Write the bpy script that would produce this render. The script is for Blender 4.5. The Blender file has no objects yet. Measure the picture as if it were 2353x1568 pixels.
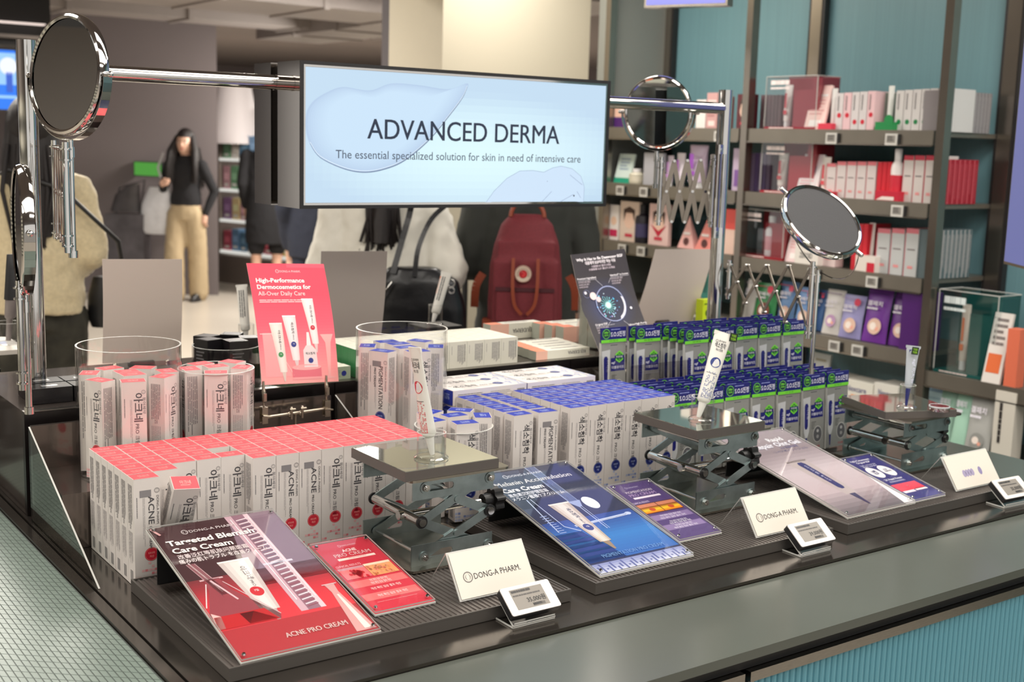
import bpy, bmesh, math, random
from mathutils import Vector, Matrix, noise
random.seed(7)
R=math.radians
SC=bpy.context.scene
COL=SC.collection
# ---------------------------------------------------------------- camera, light, exposure
CAMH=0.72
RT=Vector((0.8157,-0.5774,0.0287)); DN=Vector((-0.0683,-0.1459,-0.9869)); FW=Vector((0.5740,0.8031,-0.1585))
RT.normalize(); FW=(FW-RT*FW.dot(RT)).normalized(); DN=FW.cross(RT)
FPX=2844.24
cd=bpy.data.cameras.new('camera'); cam=bpy.data.objects.new('camera',cd); COL.objects.link(cam)
cam.matrix_world=Matrix(((RT.x,-DN.x,-FW.x,0),(RT.y,-DN.y,-FW.y,0),(RT.z,-DN.z,-FW.z,CAMH),(0,0,0,1)))
cd.sensor_width=36; cd.lens=36*FPX/2353; cd.clip_start=.05; cd.clip_end=100
cd.dof.use_dof=True; cd.dof.focus_distance=2.05; cd.dof.aperture_fstop=6.0
SC.camera=cam
w=bpy.data.worlds.new('world'); SC.world=w; w.use_nodes=True
w.node_tree.nodes['Background'].inputs[0].default_value=(.95,.92,.88,1)
w.node_tree.nodes['Background'].inputs[1].default_value=.9
SC.view_settings.view_transform='Standard'; SC.view_settings.look='None'
SC.view_settings.gamma=1; SC.view_settings.use_curve_mapping=False
SC.view_settings.exposure=0.14
def area(name,loc,sx,sy,power,col=(1,.94,.86),rot=(0,0,0)):
    l=bpy.data.lights.new(name,'AREA'); l.shape='RECTANGLE'; l.size=sx; l.size_y=sy; l.energy=power; l.color=col
    o=bpy.data.objects.new(name,l); COL.objects.link(o); o.location=loc; o.rotation_euler=rot; return o
# ceiling lamps of the shop, with an added fill lamp at the left
area('ceiling_or_fill_lamp',(1.3,.75,1.82),3.6,1.2,44)
area('ceiling_or_fill_lamp',(2.1,1.95,1.82),2.2,.35,24)
area('ceiling_or_fill_lamp',(.2,3.2,1.82),1.0,.6,22)
area('ceiling_or_fill_lamp',(3.35,4.35,1.82),.4,1.0,26)
area('ceiling_or_fill_lamp',(3.5,1.6,1.82),.4,1.4,26)
area('ceiling_or_fill_lamp',(-.9,1.2,1.82),.5,1.6,20)
area('ceiling_or_fill_lamp',(1.6,-.6,1.82),1.6,.5,26)
area('ceiling_or_fill_lamp',(1.4,6.6,1.82),1.8,.8,130)
area('ceiling_or_fill_lamp',(3.9,7.2,1.82),1.6,.7,150)
area('ceiling_or_fill_lamp',(8.9,13.0,1.82),2.0,1.0,260)
area('ceiling_or_fill_lamp',(-1.9,3.2,1.82),.6,2.6,70)  # fill lamp added to brighten the side that the left mirrors reflect
area('ceiling_or_fill_lamp',(5.6,15.2,1.82),2.0,.6,220)
# ---------------------------------------------------------------- pixel rays (photo 2353 x 1568) onto real planes
def ray(px,py): return RT*((px-1176.5)/FPX)+DN*((py-784)/FPX)+FW
C0=Vector((0,0,CAMH))
def PX(px,py,X): r=ray(px,py); return C0+r*(X/r.x)
def PY(px,py,Y): r=ray(px,py); return C0+r*(Y/r.y)
def PZ(px,py,Z): r=ray(px,py); return C0+r*((Z-CAMH)/r.z)
def PD(px,py,d): return C0+ray(px,py)*d
_l=area('ceiling_or_fill_lamp',PD(800,185,11.2),.9,.4,75); _l.rotation_euler=Vector((-.75,.35,-.75)).to_track_quat('-Z','Y').to_euler()  # fill lamp added out of view behind the sign to brighten the distant shelving
# ---------------------------------------------------------------- materials
def lin(c):
    o=[]
    for v in c:
        v=v/255; o.append(v/12.92 if v<=.04045 else ((v+.055)/1.055)**2.4)
    return (*o,1)
MC={}
def mat(name,rgb,rough=.5,metal=0,emit=0,var=0,scale=40,bump=0,coat=0,spec=.5,aniso=None,sheen=0):
    if name in MC: return MC[name]
    m=bpy.data.materials.new(name); m.use_nodes=True; nt=m.node_tree; b=nt.nodes['Principled BSDF']
    c=lin(rgb); b.inputs['Base Color'].default_value=c; b.inputs['Roughness'].default_value=rough
    b.inputs['Metallic'].default_value=metal; b.inputs['Coat Weight'].default_value=coat
    b.inputs['Specular IOR Level'].default_value=spec; b.inputs['Sheen Weight'].default_value=sheen
    if emit:
        b.inputs['Emission Color'].default_value=c; b.inputs['Emission Strength'].default_value=emit
    if var or bump:
        tc=nt.nodes.new('ShaderNodeTexCoord'); n=nt.nodes.new('ShaderNodeTexNoise'); n.inputs['Scale'].default_value=scale; n.inputs['Detail'].default_value=5
        if aniso:
            mp=nt.nodes.new('ShaderNodeMapping'); mp.inputs['Scale'].default_value=aniso
            nt.links.new(tc.outputs['Object'],mp.inputs[0]); nt.links.new(mp.outputs[0],n.inputs['Vector'])
        else: nt.links.new(tc.outputs['Object'],n.inputs['Vector'])
        if var:
            r=nt.nodes.new('ShaderNodeValToRGB'); r.color_ramp.elements[0].position=.3; r.color_ramp.elements[1].position=.7
            r.color_ramp.elements[0].color=(*[x*(1-var) for x in c[:3]],1); r.color_ramp.elements[1].color=(*[min(1,x*(1+var)) for x in c[:3]],1)
            nt.links.new(n.outputs['Fac'],r.inputs[0]); nt.links.new(r.outputs[0],b.inputs['Base Color'])
        if bump:
            bp=nt.nodes.new('ShaderNodeBump'); bp.inputs['Strength'].default_value=bump; bp.inputs['Distance'].default_value=.002
            nt.links.new(n.outputs['Fac'],bp.inputs['Height']); nt.links.new(bp.outputs[0],b.inputs['Normal'])
    MC[name]=m; return m
def em(name,rgb,k=1.0):
    if name in MC: return MC[name]
    m=mat(name,(0,0,0),.4); b=m.node_tree.nodes['Principled BSDF']; b.inputs['Emission Color'].default_value=lin(rgb); b.inputs['Emission Strength'].default_value=k; return m
def attr_mat(name,rough=.35,emit=0,coat=0):
    m=bpy.data.materials.new(name); m.use_nodes=True; nt=m.node_tree; b=nt.nodes['Principled BSDF']; a=nt.nodes.new('ShaderNodeAttribute'); a.attribute_name='ink'
    if emit:
        b.inputs['Base Color'].default_value=(0,0,0,1); nt.links.new(a.outputs['Color'],b.inputs['Emission Color']); b.inputs['Emission Strength'].default_value=emit
    else: nt.links.new(a.outputs['Color'],b.inputs['Base Color'])
    b.inputs['Roughness'].default_value=rough; b.inputs['Coat Weight'].default_value=coat; return m
def clear(name,tint=(1,1,1),refl=1.0,base=.03,rough=.02,alpha=0):
    """clear acrylic: see-through with mirror reflections at grazing angles"""
    if name in MC: return MC[name]
    m=bpy.data.materials.new(name); m.use_nodes=True; nt=m.node_tree; nt.nodes.clear()
    o=nt.nodes.new('ShaderNodeOutputMaterial'); t=nt.nodes.new('ShaderNodeBsdfTransparent'); g=nt.nodes.new('ShaderNodeBsdfGlossy')
    t.inputs[0].default_value=(*tint,1); g.inputs['Roughness'].default_value=rough
    f=nt.nodes.new('ShaderNodeLayerWeight'); f.inputs[0].default_value=.5
    pw=nt.nodes.new('ShaderNodeMath'); pw.operation='POWER'; pw.inputs[1].default_value=4.2; nt.links.new(f.outputs['Facing'],pw.inputs[0])
    ma=nt.nodes.new('ShaderNodeMath'); ma.operation='MULTIPLY_ADD'; ma.inputs[1].default_value=refl*.8; ma.inputs[2].default_value=base; ma.use_clamp=True
    mx=nt.nodes.new('ShaderNodeMixShader'); nt.links.new(pw.outputs[0],ma.inputs[0]); nt.links.new(ma.outputs[0],mx.inputs[0])
    nt.links.new(t.outputs[0],mx.inputs[1]); nt.links.new(g.outputs[0],mx.inputs[2]); nt.links.new(mx.outputs[0],o.inputs[0])
    MC[name]=m; return m
CHROME=mat('polished chrome',(205,203,200),.07,1)
STEEL=mat('brushed stainless steel',(150,146,140),.28,1,var=.08,scale=60,aniso=(1,1,12))
ZINC=mat('zinc plated steel',(168,180,180),.36,1,var=.18,scale=35)
BLACKP=mat('black plastic',(26,25,26),.4)
WHITEC=mat('white coated carton',(226,219,214),.42)
PINKW=mat('carton edge white',(240,222,218),.45)
CORAL=mat('coral print',(250,92,100),.62,spec=.3)
CORALD=mat('light print on coral',(255,170,165),.45)
REDP=mat('crimson print',(208,38,58),.42)
INK=mat('dark print',(78,76,80),.5)
INKL=mat('grey small print',(128,124,126),.5)
INKLL=mat('pale small print',(176,170,170),.5)
NAVY=mat('navy print',(30,42,120),.42)
BLUEP=mat('royal blue print',(40,56,158),.62,spec=.3)
LBLUE=mat('light print on blue',(170,185,235),.45)
WHT=mat('white print',(245,243,240),.45)
ACR=clear('clear acrylic')
ACRE=mat('acrylic cut edge',(205,205,200),.25,spec=.6)
GREEN=mat('lime green print',(110,210,50),.42)
PRN=attr_mat('printed colours',.38)
PRG=attr_mat('glossy printed colours',.48)
SCRN=attr_mat('lit screen colours',.4,emit=1.0)
DARKST=mat('dark mirror steel',(104,98,92),.14,.85,var=.12,scale=8)
# ---------------------------------------------------------------- mesh builder
class MB:
    def __init__(s,pr=None): s.v=[]; s.f=[]; s.m=[]; s.ms=[]; s.sm=[]; s.c={}; s.pr=pr or PRN
    def mi(s,m):
        if m not in s.ms: s.ms.append(m)
        return s.ms.index(m)
    def add(s,vs,fs,m,mx=None,smooth=False):
        b=len(s.v)
        if isinstance(m,tuple):
            cc=lin(m); m=s.pr
            for q in range(len(fs)): s.c[len(s.f)+q]=cc
        k=s.mi(m)
        s.v+=[tuple(mx@Vector(v)) if mx else tuple(v) for v in vs]
        s.f+=[tuple(i+b for i in f) for f in fs]; s.m+=[k]*len(fs); s.sm+=[smooth]*len(fs)
        return s
    def box(s,x0,y0,z0,x1,y1,z1,m,mx=None,mtop=None,mleft=None,bev=0):
        vs=[(x0,y0,z0),(x1,y0,z0),(x1,y1,z0),(x0,y1,z0),(x0,y0,z1),(x1,y0,z1),(x1,y1,z1),(x0,y1,z1)]
        fs=[(0,3,2,1),(0,1,5,4),(1,2,6,5),(2,3,7,6),(3,0,4,7)]
        s.add(vs,fs,m,mx); s.add(vs,[(4,5,6,7)],mtop or m,mx)
        return s
    def rbox(s,x0,y0,z0,x1,y1,z1,r,m,mx=None,seg=3):
        """box whose vertical corners are rounded"""
        pts=[]
        for cx,cy,a0 in ((x1-r,y1-r,0),(x0+r,y1-r,90),(x0+r,y0+r,180),(x1-r,y0+r,270)):
            for i in range(seg+1):
                a=R(a0+90*i/seg); pts.append((cx+r*math.cos(a),cy+r*math.sin(a)))
        return s.prism(pts,z0,z1,m,mx)
    def prism(s,pts,z0,z1,m,mx=None,mtop=None,smooth=False):
        n=len(pts); vs=[(x,y,z0) for x,y in pts]+[(x,y,z1) for x,y in pts]
        s.add(vs,[(i,(i+1)%n,n+(i+1)%n,n+i) for i in range(n)],m,mx,smooth)
        s.add(vs,[tuple(range(n-1,-1,-1))],m,mx); s.add(vs,[tuple(range(n,2*n))],mtop or m,mx)
        return s
    def cyl(s,p,q,r,m,r2=None,seg=16,cap=True,smooth=True,mx=None):
        p=Vector(p);q=Vector(q);d=(q-p).normalized(); a=d.orthogonal().normalized(); b=d.cross(a); r2=r if r2 is None else r2
        vs=[]
        for c,rr in ((p,r),(q,r2)):
            for i in range(seg):
                t=2*math.pi*i/seg; vs.append(c+a*(rr*math.cos(t))+b*(rr*math.sin(t)))
        s.add(vs,[(i,(i+1)%seg,seg+(i+1)%seg,seg+i) for i in range(seg)],m,mx,smooth)
        if cap: s.add(vs,[tuple(range(seg-1,-1,-1)),tuple(range(seg,2*seg))],m,mx)
        return s
    def lathe(s,prof,m,seg=24,mx=None,cx=0,cy=0,smooth=True):
        runs=[[prof[0]]]
        for i in range(1,len(prof)):
            runs[-1].append(prof[i])
            if i<len(prof)-1:
                a=math.atan2(prof[i][1]-prof[i-1][1],prof[i][0]-prof[i-1][0]); c=math.atan2(prof[i+1][1]-prof[i][1],prof[i+1][0]-prof[i][0])
                if abs((c-a+math.pi)%(2*math.pi)-math.pi)>R(34): runs.append([prof[i]])
        for run in runs:
            vs=[];n=len(run)
            for r,z in run:
                for i in range(seg):
                    t=2*math.pi*i/seg; vs.append((cx+r*math.cos(t),cy+r*math.sin(t),z))
            flat=n==2 and abs(run[0][1]-run[1][1])<1e-7
            s.add(vs,[(k*seg+i,k*seg+(i+1)%seg,(k+1)*seg+(i+1)%seg,(k+1)*seg+i) for k in range(n-1) for i in range(seg)],m,mx,smooth and not flat)
        return s
    def tube(s,pts,r,m,seg=10,closed=False,mx=None,rs=None):
        pts=[Vector(p) for p in pts]; n=len(pts); vs=[]; up=None
        for i,p in enumerate(pts):
            t=(pts[(i+1)%n]-pts[i-1]) if closed else (pts[min(i+1,n-1)]-pts[max(i-1,0)])
            t.normalize()
            if up is None: up=t.orthogonal().normalized()
            up=(up-t*up.dot(t)).normalized(); b=t.cross(up); rr=rs[i] if rs else r
            for k in range(seg):
                a=2*math.pi*k/seg; vs.append(p+up*(rr*math.cos(a))+b*(rr*math.sin(a)))
        fs=[]
        for i in range(n if closed else n-1):
            for k in range(seg):
                fs.append((i*seg+k,i*seg+(k+1)%seg,((i+1)%n)*seg+(k+1)%seg,((i+1)%n)*seg+k))
        s.add(vs,fs,m,mx,True)
        if not closed: s.add(vs,[tuple(range(seg-1,-1,-1)),tuple(range((n-1)*seg,n*seg))],m,mx)
        return s
    def loft(s,rings,m,mx=None,seg=24,cap=True):
        """rings: (cx,cy,z,rx,ry) ellipses"""
        vs=[]
        for cx,cy,z,rx,ry in rings:
            for i in range(seg):
                t=2*math.pi*i/seg; vs.append((cx+rx*math.cos(t),cy+ry*math.sin(t),z))
        n=len(rings)
        s.add(vs,[(k*seg+i,k*seg+(i+1)%seg,(k+1)*seg+(i+1)%seg,(k+1)*seg+i) for k in range(n-1) for i in range(seg)],m,mx,True)
        if cap: s.add(vs,[tuple(range(seg-1,-1,-1)),tuple(range((n-1)*seg,n*seg))],m,mx)
        return s
    def sphere(s,c,r,m,seg=16,rings=10,mx=None,sc=(1,1,1)):
        vs=[];
        for j in range(rings+1):
            ph=math.pi*j/rings
            for i in range(seg):
                t=2*math.pi*i/seg
                vs.append((c[0]+sc[0]*r*math.sin(ph)*math.cos(t),c[1]+sc[1]*r*math.sin(ph)*math.sin(t),c[2]-sc[2]*r*math.cos(ph)))
        return s.add(vs,[(j*seg+i,j*seg+(i+1)%seg,(j+1)*seg+(i+1)%seg,(j+1)*seg+i) for j in range(rings) for i in range(seg)],m,mx,True)
    def mesh(s,name):
        me=bpy.data.meshes.new(name); me.from_pydata([tuple(v) for v in s.v],[],s.f)
        for m in s.ms: me.materials.append(m)
        me.polygons.foreach_set('material_index',s.m); me.polygons.foreach_set('use_smooth',s.sm)
        if s.c:
            at=me.attributes.new('ink','FLOAT_COLOR','FACE'); fl=[0.0]*(4*len(s.f))
            for i,cc in s.c.items(): fl[4*i:4*i+4]=cc
            at.data.foreach_set('color',fl)
        me.update(); return me
    def build(s,name,parent=None,**kw):
        o=bpy.data.objects.new(name,s.mesh(name)); COL.objects.link(o); o.parent=parent; tag(o,**kw); return o
def tag(o,label=None,cat=None,group=None,kind=None):
    if label: o['label']=label
    if cat: o['category']=cat
    if group: o['group']=group
    if kind: o['kind']=kind
    return o
def empty(name,loc=(0,0,0),rz=0,rot=None,**kw):
    o=bpy.data.objects.new(name,None); COL.objects.link(o); o.location=loc; o.rotation_euler=rot or (0,0,rz); o.empty_display_size=.02; return tag(o,**kw)
def link(name,me,parent=None,mx=None,loc=None,rz=0,**kw):
    o=bpy.data.objects.new(name,me); COL.objects.link(o); o.parent=parent
    if mx is not None: o.matrix_world=mx
    if loc is not None: o.location=loc; o.rotation_euler=(0,0,rz)
    return tag(o,**kw)
def copy_tree(o,parent=None):
    c=o.copy(); COL.objects.link(c); c.parent=parent
    for ch in list(o.children): copy_tree(ch,c)
    return c
ORD='first second third fourth fifth sixth seventh eighth ninth tenth eleventh twelfth thirteenth fourteenth fifteenth sixteenth seventeenth eighteenth nineteenth twentieth'.split()
# ---------------------------------------------------------------- flat print drawn in a frame (u right, v up, n out)
TC={}
def text_geo(body,bold=0,res=2):
    k=(body,bold,res)
    if k in TC: return TC[k]
    c=bpy.data.curves.new('t','FONT'); c.body=body; c.resolution_u=res; c.offset=bold; c.size=1
    o=bpy.data.objects.new('t',c); me=bpy.data.meshes.new_from_object(o)
    vs=[(v.co.x,v.co.y) for v in me.vertices]; fs=[tuple(p.vertices) for p in me.polygons]
    if vs:
        x0=min(v[0] for v in vs);x1=max(v[0] for v in vs)
        vs=[(x-x0,y) for x,y in vs]; wd=x1-x0
    else: wd=0
    bpy.data.objects.remove(o); bpy.data.curves.remove(c); bpy.data.meshes.remove(me)
    TC[k]=(vs,fs,wd); return TC[k]
def clip(pts,h,sg):
    o=[];n=len(pts)
    for i in range(n):
        a,b=pts[i],pts[(i+1)%n]; da,db=(a[1]-h)*sg,(b[1]-h)*sg
        if da>=0: o.append(a)
        if (da>=0)!=(db>=0): t=da/(da-db); o.append((a[0]+(b[0]-a[0])*t,h))
    return o
class Frame:
    """draws flat shapes on a surface: mb, mapping fn(u,v,layer)->3D"""
    def __init__(s,mb,o,u,v,eps=.00025,fn=None):
        s.mb=mb; s.o=Vector(o); s.u=Vector(u).normalized() if not fn else None; s.fn=fn; s.eps=eps
        if not fn: s.v=Vector(v).normalized(); s.n=s.u.cross(s.v).normalized()
        s.L=1; s.bands=0
    def p(s,a,b,l):
        if s.fn: return s.fn(a,b,l*s.eps)
        return s.o+s.u*a+s.v*b+s.n*(l*s.eps)
    def poly(s,pts,m,l=None):
        l=l or s.L
        if s.bands:
            y0=min(p[1] for p in pts); y1=max(p[1] for p in pts); h=s.bands
            if y1-y0>h*1.2:
                k=math.floor(y0/h)
                while k*h<y1:
                    q=clip(clip(pts,k*h,1),(k+1)*h,-1)
                    if len(q)>2: s.mb.add([s.p(a,b,l) for a,b in q],[tuple(range(len(q)))],m)
                    k+=1
                return s
        s.mb.add([s.p(a,b,l) for a,b in pts],[tuple(range(len(pts)))],m); return s
    def rect(s,x0,y0,x1,y1,m,l=None): return s.poly([(x0,y0),(x1,y0),(x1,y1),(x0,y1)],m,l)
    def disc(s,x,y,r,m,l=None,seg=24,ry=None):
        ry=ry or r; return s.poly([(x+r*math.cos(2*math.pi*i/seg),y+ry*math.sin(2*math.pi*i/seg)) for i in range(seg)],m,l)
    def ring(s,x,y,r0,r1,m,l=None,seg=24,k=1):
        l=l or s.L; pts=[]
        for r in (r0,r1): pts+=[s.p(x+r*math.cos(2*math.pi*i/seg),y+k*r*math.sin(2*math.pi*i/seg),l) for i in range(seg)]
        s.mb.add(pts,[(i,seg+i,seg+(i+1)%seg,(i+1)%seg) for i in range(seg)],m); return s
    def grad(s,x0,y0,x1,y1,cols,n=20,l=None,horiz=False):
        for i in range(n):
            t=(i+.5)/n*(len(cols)-1); k=min(int(t),len(cols)-2); t-=k; c=tuple(cols[k][j]*(1-t)+cols[k+1][j]*t for j in range(3))
            if horiz: s.rect(x0+(x1-x0)*i/n,y0,x0+(x1-x0)*(i+1)/n,y1,c,l)
            else: s.rect(x0,y0+(y1-y0)*i/n,x1,y0+(y1-y0)*(i+1)/n,c,l)
        return s
    def line(s,x0,y0,x1,y1,w,m,l=None):
        d=Vector((x1-x0,y1-y0)); n=Vector((-d.y,d.x)).normalized()*(w/2)
        return s.poly([(x0-n.x,y0-n.y),(x1-n.x,y1-n.y),(x1+n.x,y1+n.y),(x0+n.x,y0+n.y)],m,l)
    def text(s,body,x,y,size,m,w=None,bold=.01,al='l',rot=0,l=None,sx=1,res=2):
        mm='M' in body and bold>0
        vs,fs,wd=text_geo(body,0 if mm else bold,res)
        if not vs: return s
        if mm:
            for q in (-1,1): s.text(body,x+q*bold*.75*size*math.cos(R(rot)),y+q*bold*.75*size*math.sin(R(rot)),size,m,w,0,al,rot,l,sx,res)
        l=l or s.L; kx=size*sx
        if w: kx=w/wd
        off={'l':0,'c':-wd*kx/2,'r':-wd*kx}[al]; c,sn=math.cos(R(rot)),math.sin(R(rot)); out=[]
        for a,b in vs:
            a=a*kx+off; b=b*size; out.append(s.p(x+a*c-b*sn,y+a*sn+b*c,l))
        s.mb.add(out,fs,m); return s
    def lines(s,x0,y0,x1,y1,n,m,fill=.5,vert=False,seed=1,l=None,dash=True):
        """n rows of small unreadable print"""
        rd=random.Random(seed)
        if vert:
            st=(x1-x0)/n
            for i in range(n):
                a=x0+st*i; b=y1; e=y0+(y1-y0)*(rd.random()*.25)
                while b>e:
                    d=(y1-y0)*rd.uniform(.05,.22); s.rect(a,max(e,b-d),a+st*fill,b,m,l); b-=d+(y1-y0)*.012
                    if not dash: break
        else:
            st=(y1-y0)/n
            for i in range(n):
                b=y1-st*i; a=x0; e=x1-(x1-x0)*(rd.random()*.3)
                while a<e:
                    d=(x1-x0)*rd.uniform(.05,.2); s.rect(a,b-st*fill,min(e,a+d),b,m,l); a+=d+(x1-x0)*.012
        return s
def logo(F,x,y,r,m,l=None,rot=0):
    """ring with a split leaf, as on the company mark"""
    F.ring(x,y,r*.82,r,m,l,20)
    c,sn=math.cos(R(rot)),math.sin(R(rot))
    def T(a,b): return (x+(a*c-b*sn)*r,y+(a*sn+b*c)*r)
    for k in (-1,1):
        o=[T(k*.06,-.72+1.44*i/8) for i in range(9)]; q=[T(k*(.06+.36*math.sin(math.pi*i/8)),-.72+1.44*i/8) for i in range(9)]
        q2=[T(k*(.0+.5*math.sin(math.pi*i/8)+.04),-.72+1.44*i/8) for i in range(9)]
        for i in range(8): F.poly([q[i],q2[i],q2[i+1],q[i+1]],m,l)
def brand(F,x,y,h,m,l=None,al='l',w=None,bold=.0):
    logo(F,x+h*.5,y+h*.38,h*.62,m,l); F.text('DONG-A PHARM.',x+h*1.35,y,h,m,bold=bold,l=l,w=w)
# ================================================================= the room
def struct(mb,name): return mb.build(name,kind='structure')
FZ=-.85
mfloor=mat('pale shop floor',(196,187,174),.3,var=.05,scale=1.2,spec=.5)
mceil=mat('dark painted ceiling',(112,103,100),.8,var=.1,scale=.6)
mdark=mat('dark grey wall paint',(112,103,103),.75,var=.04,scale=.8)
mbeige=mat('beige wall paint',(190,182,162),.7,var=.03,scale=.7)
mgrey=mat('grey end panel',(138,140,134),.5,var=.04,scale=2)
mteal=mat('teal fluted wall panel',(112,152,160),.38,var=.05,scale=4,aniso=(1,30,.3),bump=.15)
mblk=mat('matt black metal',(22,21,22),.5)
struct(MB().box(-8,-6,FZ-.1,18,26,FZ,mfloor),'floor')
struct(MB().box(-8,-6,1.95,18,26,2.05,mceil),'ceiling')
struct(MB().box(-8,22,FZ,18,22.2,1.95,mdark),'wall_far')
struct(MB().box(13,5.3,FZ,13.2,22,1.95,mdark),'wall_right_far')
# dark pillar and beige wall
a=PD(232,400,12.6); b=PD(500,400,12.0)
pill=MB(); pill.prism([(3.2,12.4),(b.x,b.y),(PD(494,400,13.4).x,PD(494,400,13.4).y),(3.9,13.8)],FZ,1.95,mdark); struct(pill,'wall_grey_pillar')
xb=PY(1013,300,5.0).x
struct(MB().box(xb,5.0,FZ,4.0,5.5,1.95,mbeige),'wall_beige')
struct(MB().box(PY(962,300,5.6).x,5.6,FZ,xb+.5,6.0,1.95,mat('charcoal wall',(76,70,72),.8)),'wall_charcoal')
struct(MB().box(1.2,5.0,1.50,xb,5.5,1.95,mbeige),'trim_1')
struct(MB().box(4.0,4.87,FZ,4.45,4.93,1.95,mgrey),'wall_grey_panel')
struct(MB().box(4.43,-1,FZ,4.5,4.87,1.95,mteal),'wall_teal')
# ceiling services
md=mat('galvanised duct',(140,132,128),.5,var=.08,scale=2)
def duct(x0,y0,x1,y1,z0,z1,lab,m=md):
    o=MB().box(x0,y0,z0,x1,y1,z1,m)
    for i in range(1,6): 
        t=i/6
        if x1-x0>y1-y0: X=x0+(x1-x0)*t; o.box(X-.02,y0-.015,z0-.015,X+.02,y1+.015,z1,m)
        else: Y=y0+(y1-y0)*t; o.box(x0-.015,Y-.02,z0-.015,x1+.015,Y+.02,z1,m)
    o.build('ceiling_duct',label=lab,cat='duct')
duct(1.8,8.1,6.4,9.0,1.62,1.9,'wide grey air duct under the dark ceiling nearest the beige bulkhead')
duct(2.0,10.6,8.2,11.1,1.70,1.92,'narrow grey air duct under the ceiling in front of the dark pillar')
duct(5.2,6.6,5.9,11.8,1.66,1.9,'grey air duct running away under the ceiling behind the lit sign')
pp=MB().cyl((-1,7.4,1.72),(5.0,7.4,1.72),.035,md).cyl((-1,7.6,1.78),(5.0,7.6,1.78),.025,md); pp.build('ceiling_pipe',label='pair of thin grey pipes along the dark ceiling above the mirror',cat='pipe')
mlamp=em('spot lamp glow',(255,244,228),6)
def spots(px0,py0,n,dpx,dpy,d,lab,gap=4):
    e=None
    r=MB(); r0=PD(px0,py0-14,d); r1=PD(px0+dpx*(n+1),py0-14+dpy*(n+1),d)
    e=empty('spot_lamp_bar',r0,label=lab,cat='ceiling lamp')
    o=MB().cyl(r0-Vector(r0),r1-r0,.05,mblk,seg=8).build('bar',e)
    for t in (.15,.85): q=(r1-r0)*t; MB().cyl(q,(q.x,q.y,1.95-r0.z),.012,mblk,seg=6).build('drop_rod',e)
    for i in range(n):
        k=i+(1 if i>=gap else 0); p=PD(px0+dpx*k,py0+dpy*k+(6 if i%2 else 0),d)-r0
        s=MB().cyl(p+Vector((0,0,.05)),p+Vector((0,0,-.03)),.05,mblk,.065,seg=12).cyl(p+Vector((0,0,-.032)),p+Vector((0,0,-.036)),.056,mlamp,seg=12)
        s.build('spot_lamp',e)
spots(266,118,8,13,.8,13.,'lower bar of eight small glowing spot lamps beside the round mirror')
spots(354,100,8,14,1.2,14.,'upper bar of eight small glowing spot lamps under the dark ceiling')
spots(903,148,7,10,1.2,14.,'bar of tiny glowing spot lamps just above the lit sign')
# bright strip and screen at the far left
scr=empty('wall_screen',PD(18,180,9.2),label='blue lit wall screen with white figure behind the chrome mast',cat='screen')
msb=em('screen blue',(20,120,245)); msl=em('screen pale blue',(150,200,255)); mstr=em('light strip glow',(235,215,205),1.2)
def quad_at(px0,py0,px1,py1,Y,m,t=.04):
    a=PY(px0,py0,Y); b=PY(px1,py1,Y); return a,b
a=PY(-90,105,9.0); b=PY(43,256,9.0)
s=MB().box(a.x,9.0,b.z,b.x,9.06,a.z,mblk); F=Frame(s,(a.x,9.0,b.z),(1,0,0),(0,0,1),.004)
W_=b.x-a.x;H_=a.z-b.z
F.rect(0.01,0.01,W_-.01,H_-.01,msb); F.L=2; F.rect(.01,H_*.42,W_-.01,H_*.93,msl); F.L=3
F.disc(W_*.83,H_*.72,H_*.14,em('screen white',(235,240,255))); F.rect(W_*.78,H_*.3,W_*.9,H_*.62,em('screen deep blue',(40,90,200))); F.rect(.01,H_*.2,W_-.01,H_*.25,msl)
o=s.build('screen_panel',scr); o.matrix_parent_inverse=Matrix.Translation(scr.location).inverted()
a=PY(-120,-60,9.3); b=PY(118,110,9.3)
MB().box(a.x,9.3,b.z,b.x,9.6,a.z,mblk).build('black_bulkhead',label='black bulkhead above the blue wall screen',cat='bulkhead')
a=PY(-120,38,9.2); b=PY(105,58,9.2)
MB().box(a.x,9.2,b.z,b.x,9.28,a.z,mstr).build('light_strip',label='long warm light strip across the black bulkhead top left',cat='light strip')
a=PY(-120,76,9.2); b=PY(105,84,9.2)
MB().box(a.x,9.2,b.z,b.x,9.27,a.z,md).build('metal_rail',label='thin grey rail below the light strip on black bulkhead',cat='rail')
# ================================================================= display island
ledge=mat('sage lacquered glass ledge',(86,90,84),.2,var=.05,scale=3,spec=.35)
tealf=mat('teal fluted front',(98,160,178),.4)
CX0,CX1,CY0,CY1=.33,2.72,1.19,3.62
isl=empty('display_counter',(0,0,0),label='glossy dark steel display island with sage glass ledges and teal fluted front',cat='counter')
MB().box(CX0+.05,CY0+.06,FZ,CX1-.05,CY1-.05,-.045,mblk).build('body',isl)
m=MB()   # glass ledge frame round the steel top
m.box(CX0,CY0,-.021,CX1,1.388,-.006,ledge); m.box(CX0,1.388,-.021,.54,CY1,-.006,ledge); m.box(2.50,1.388,-.021,CX1,CY1,-.006,ledge)
m.build('glass_ledge',isl)
mb=MB().box(.563,1.39,-.02,2.50,CY1-.2,0,DARKST); mb.build('steel_top',isl)
MB().box(.541,1.39,-.02,.5585,CY1-.2,.0,DARKST).build('steel_strip',isl)
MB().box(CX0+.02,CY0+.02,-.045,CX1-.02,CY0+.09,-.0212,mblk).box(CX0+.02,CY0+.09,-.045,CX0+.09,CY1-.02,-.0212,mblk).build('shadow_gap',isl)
xs=PY(1717,1550,1.2).x
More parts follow.
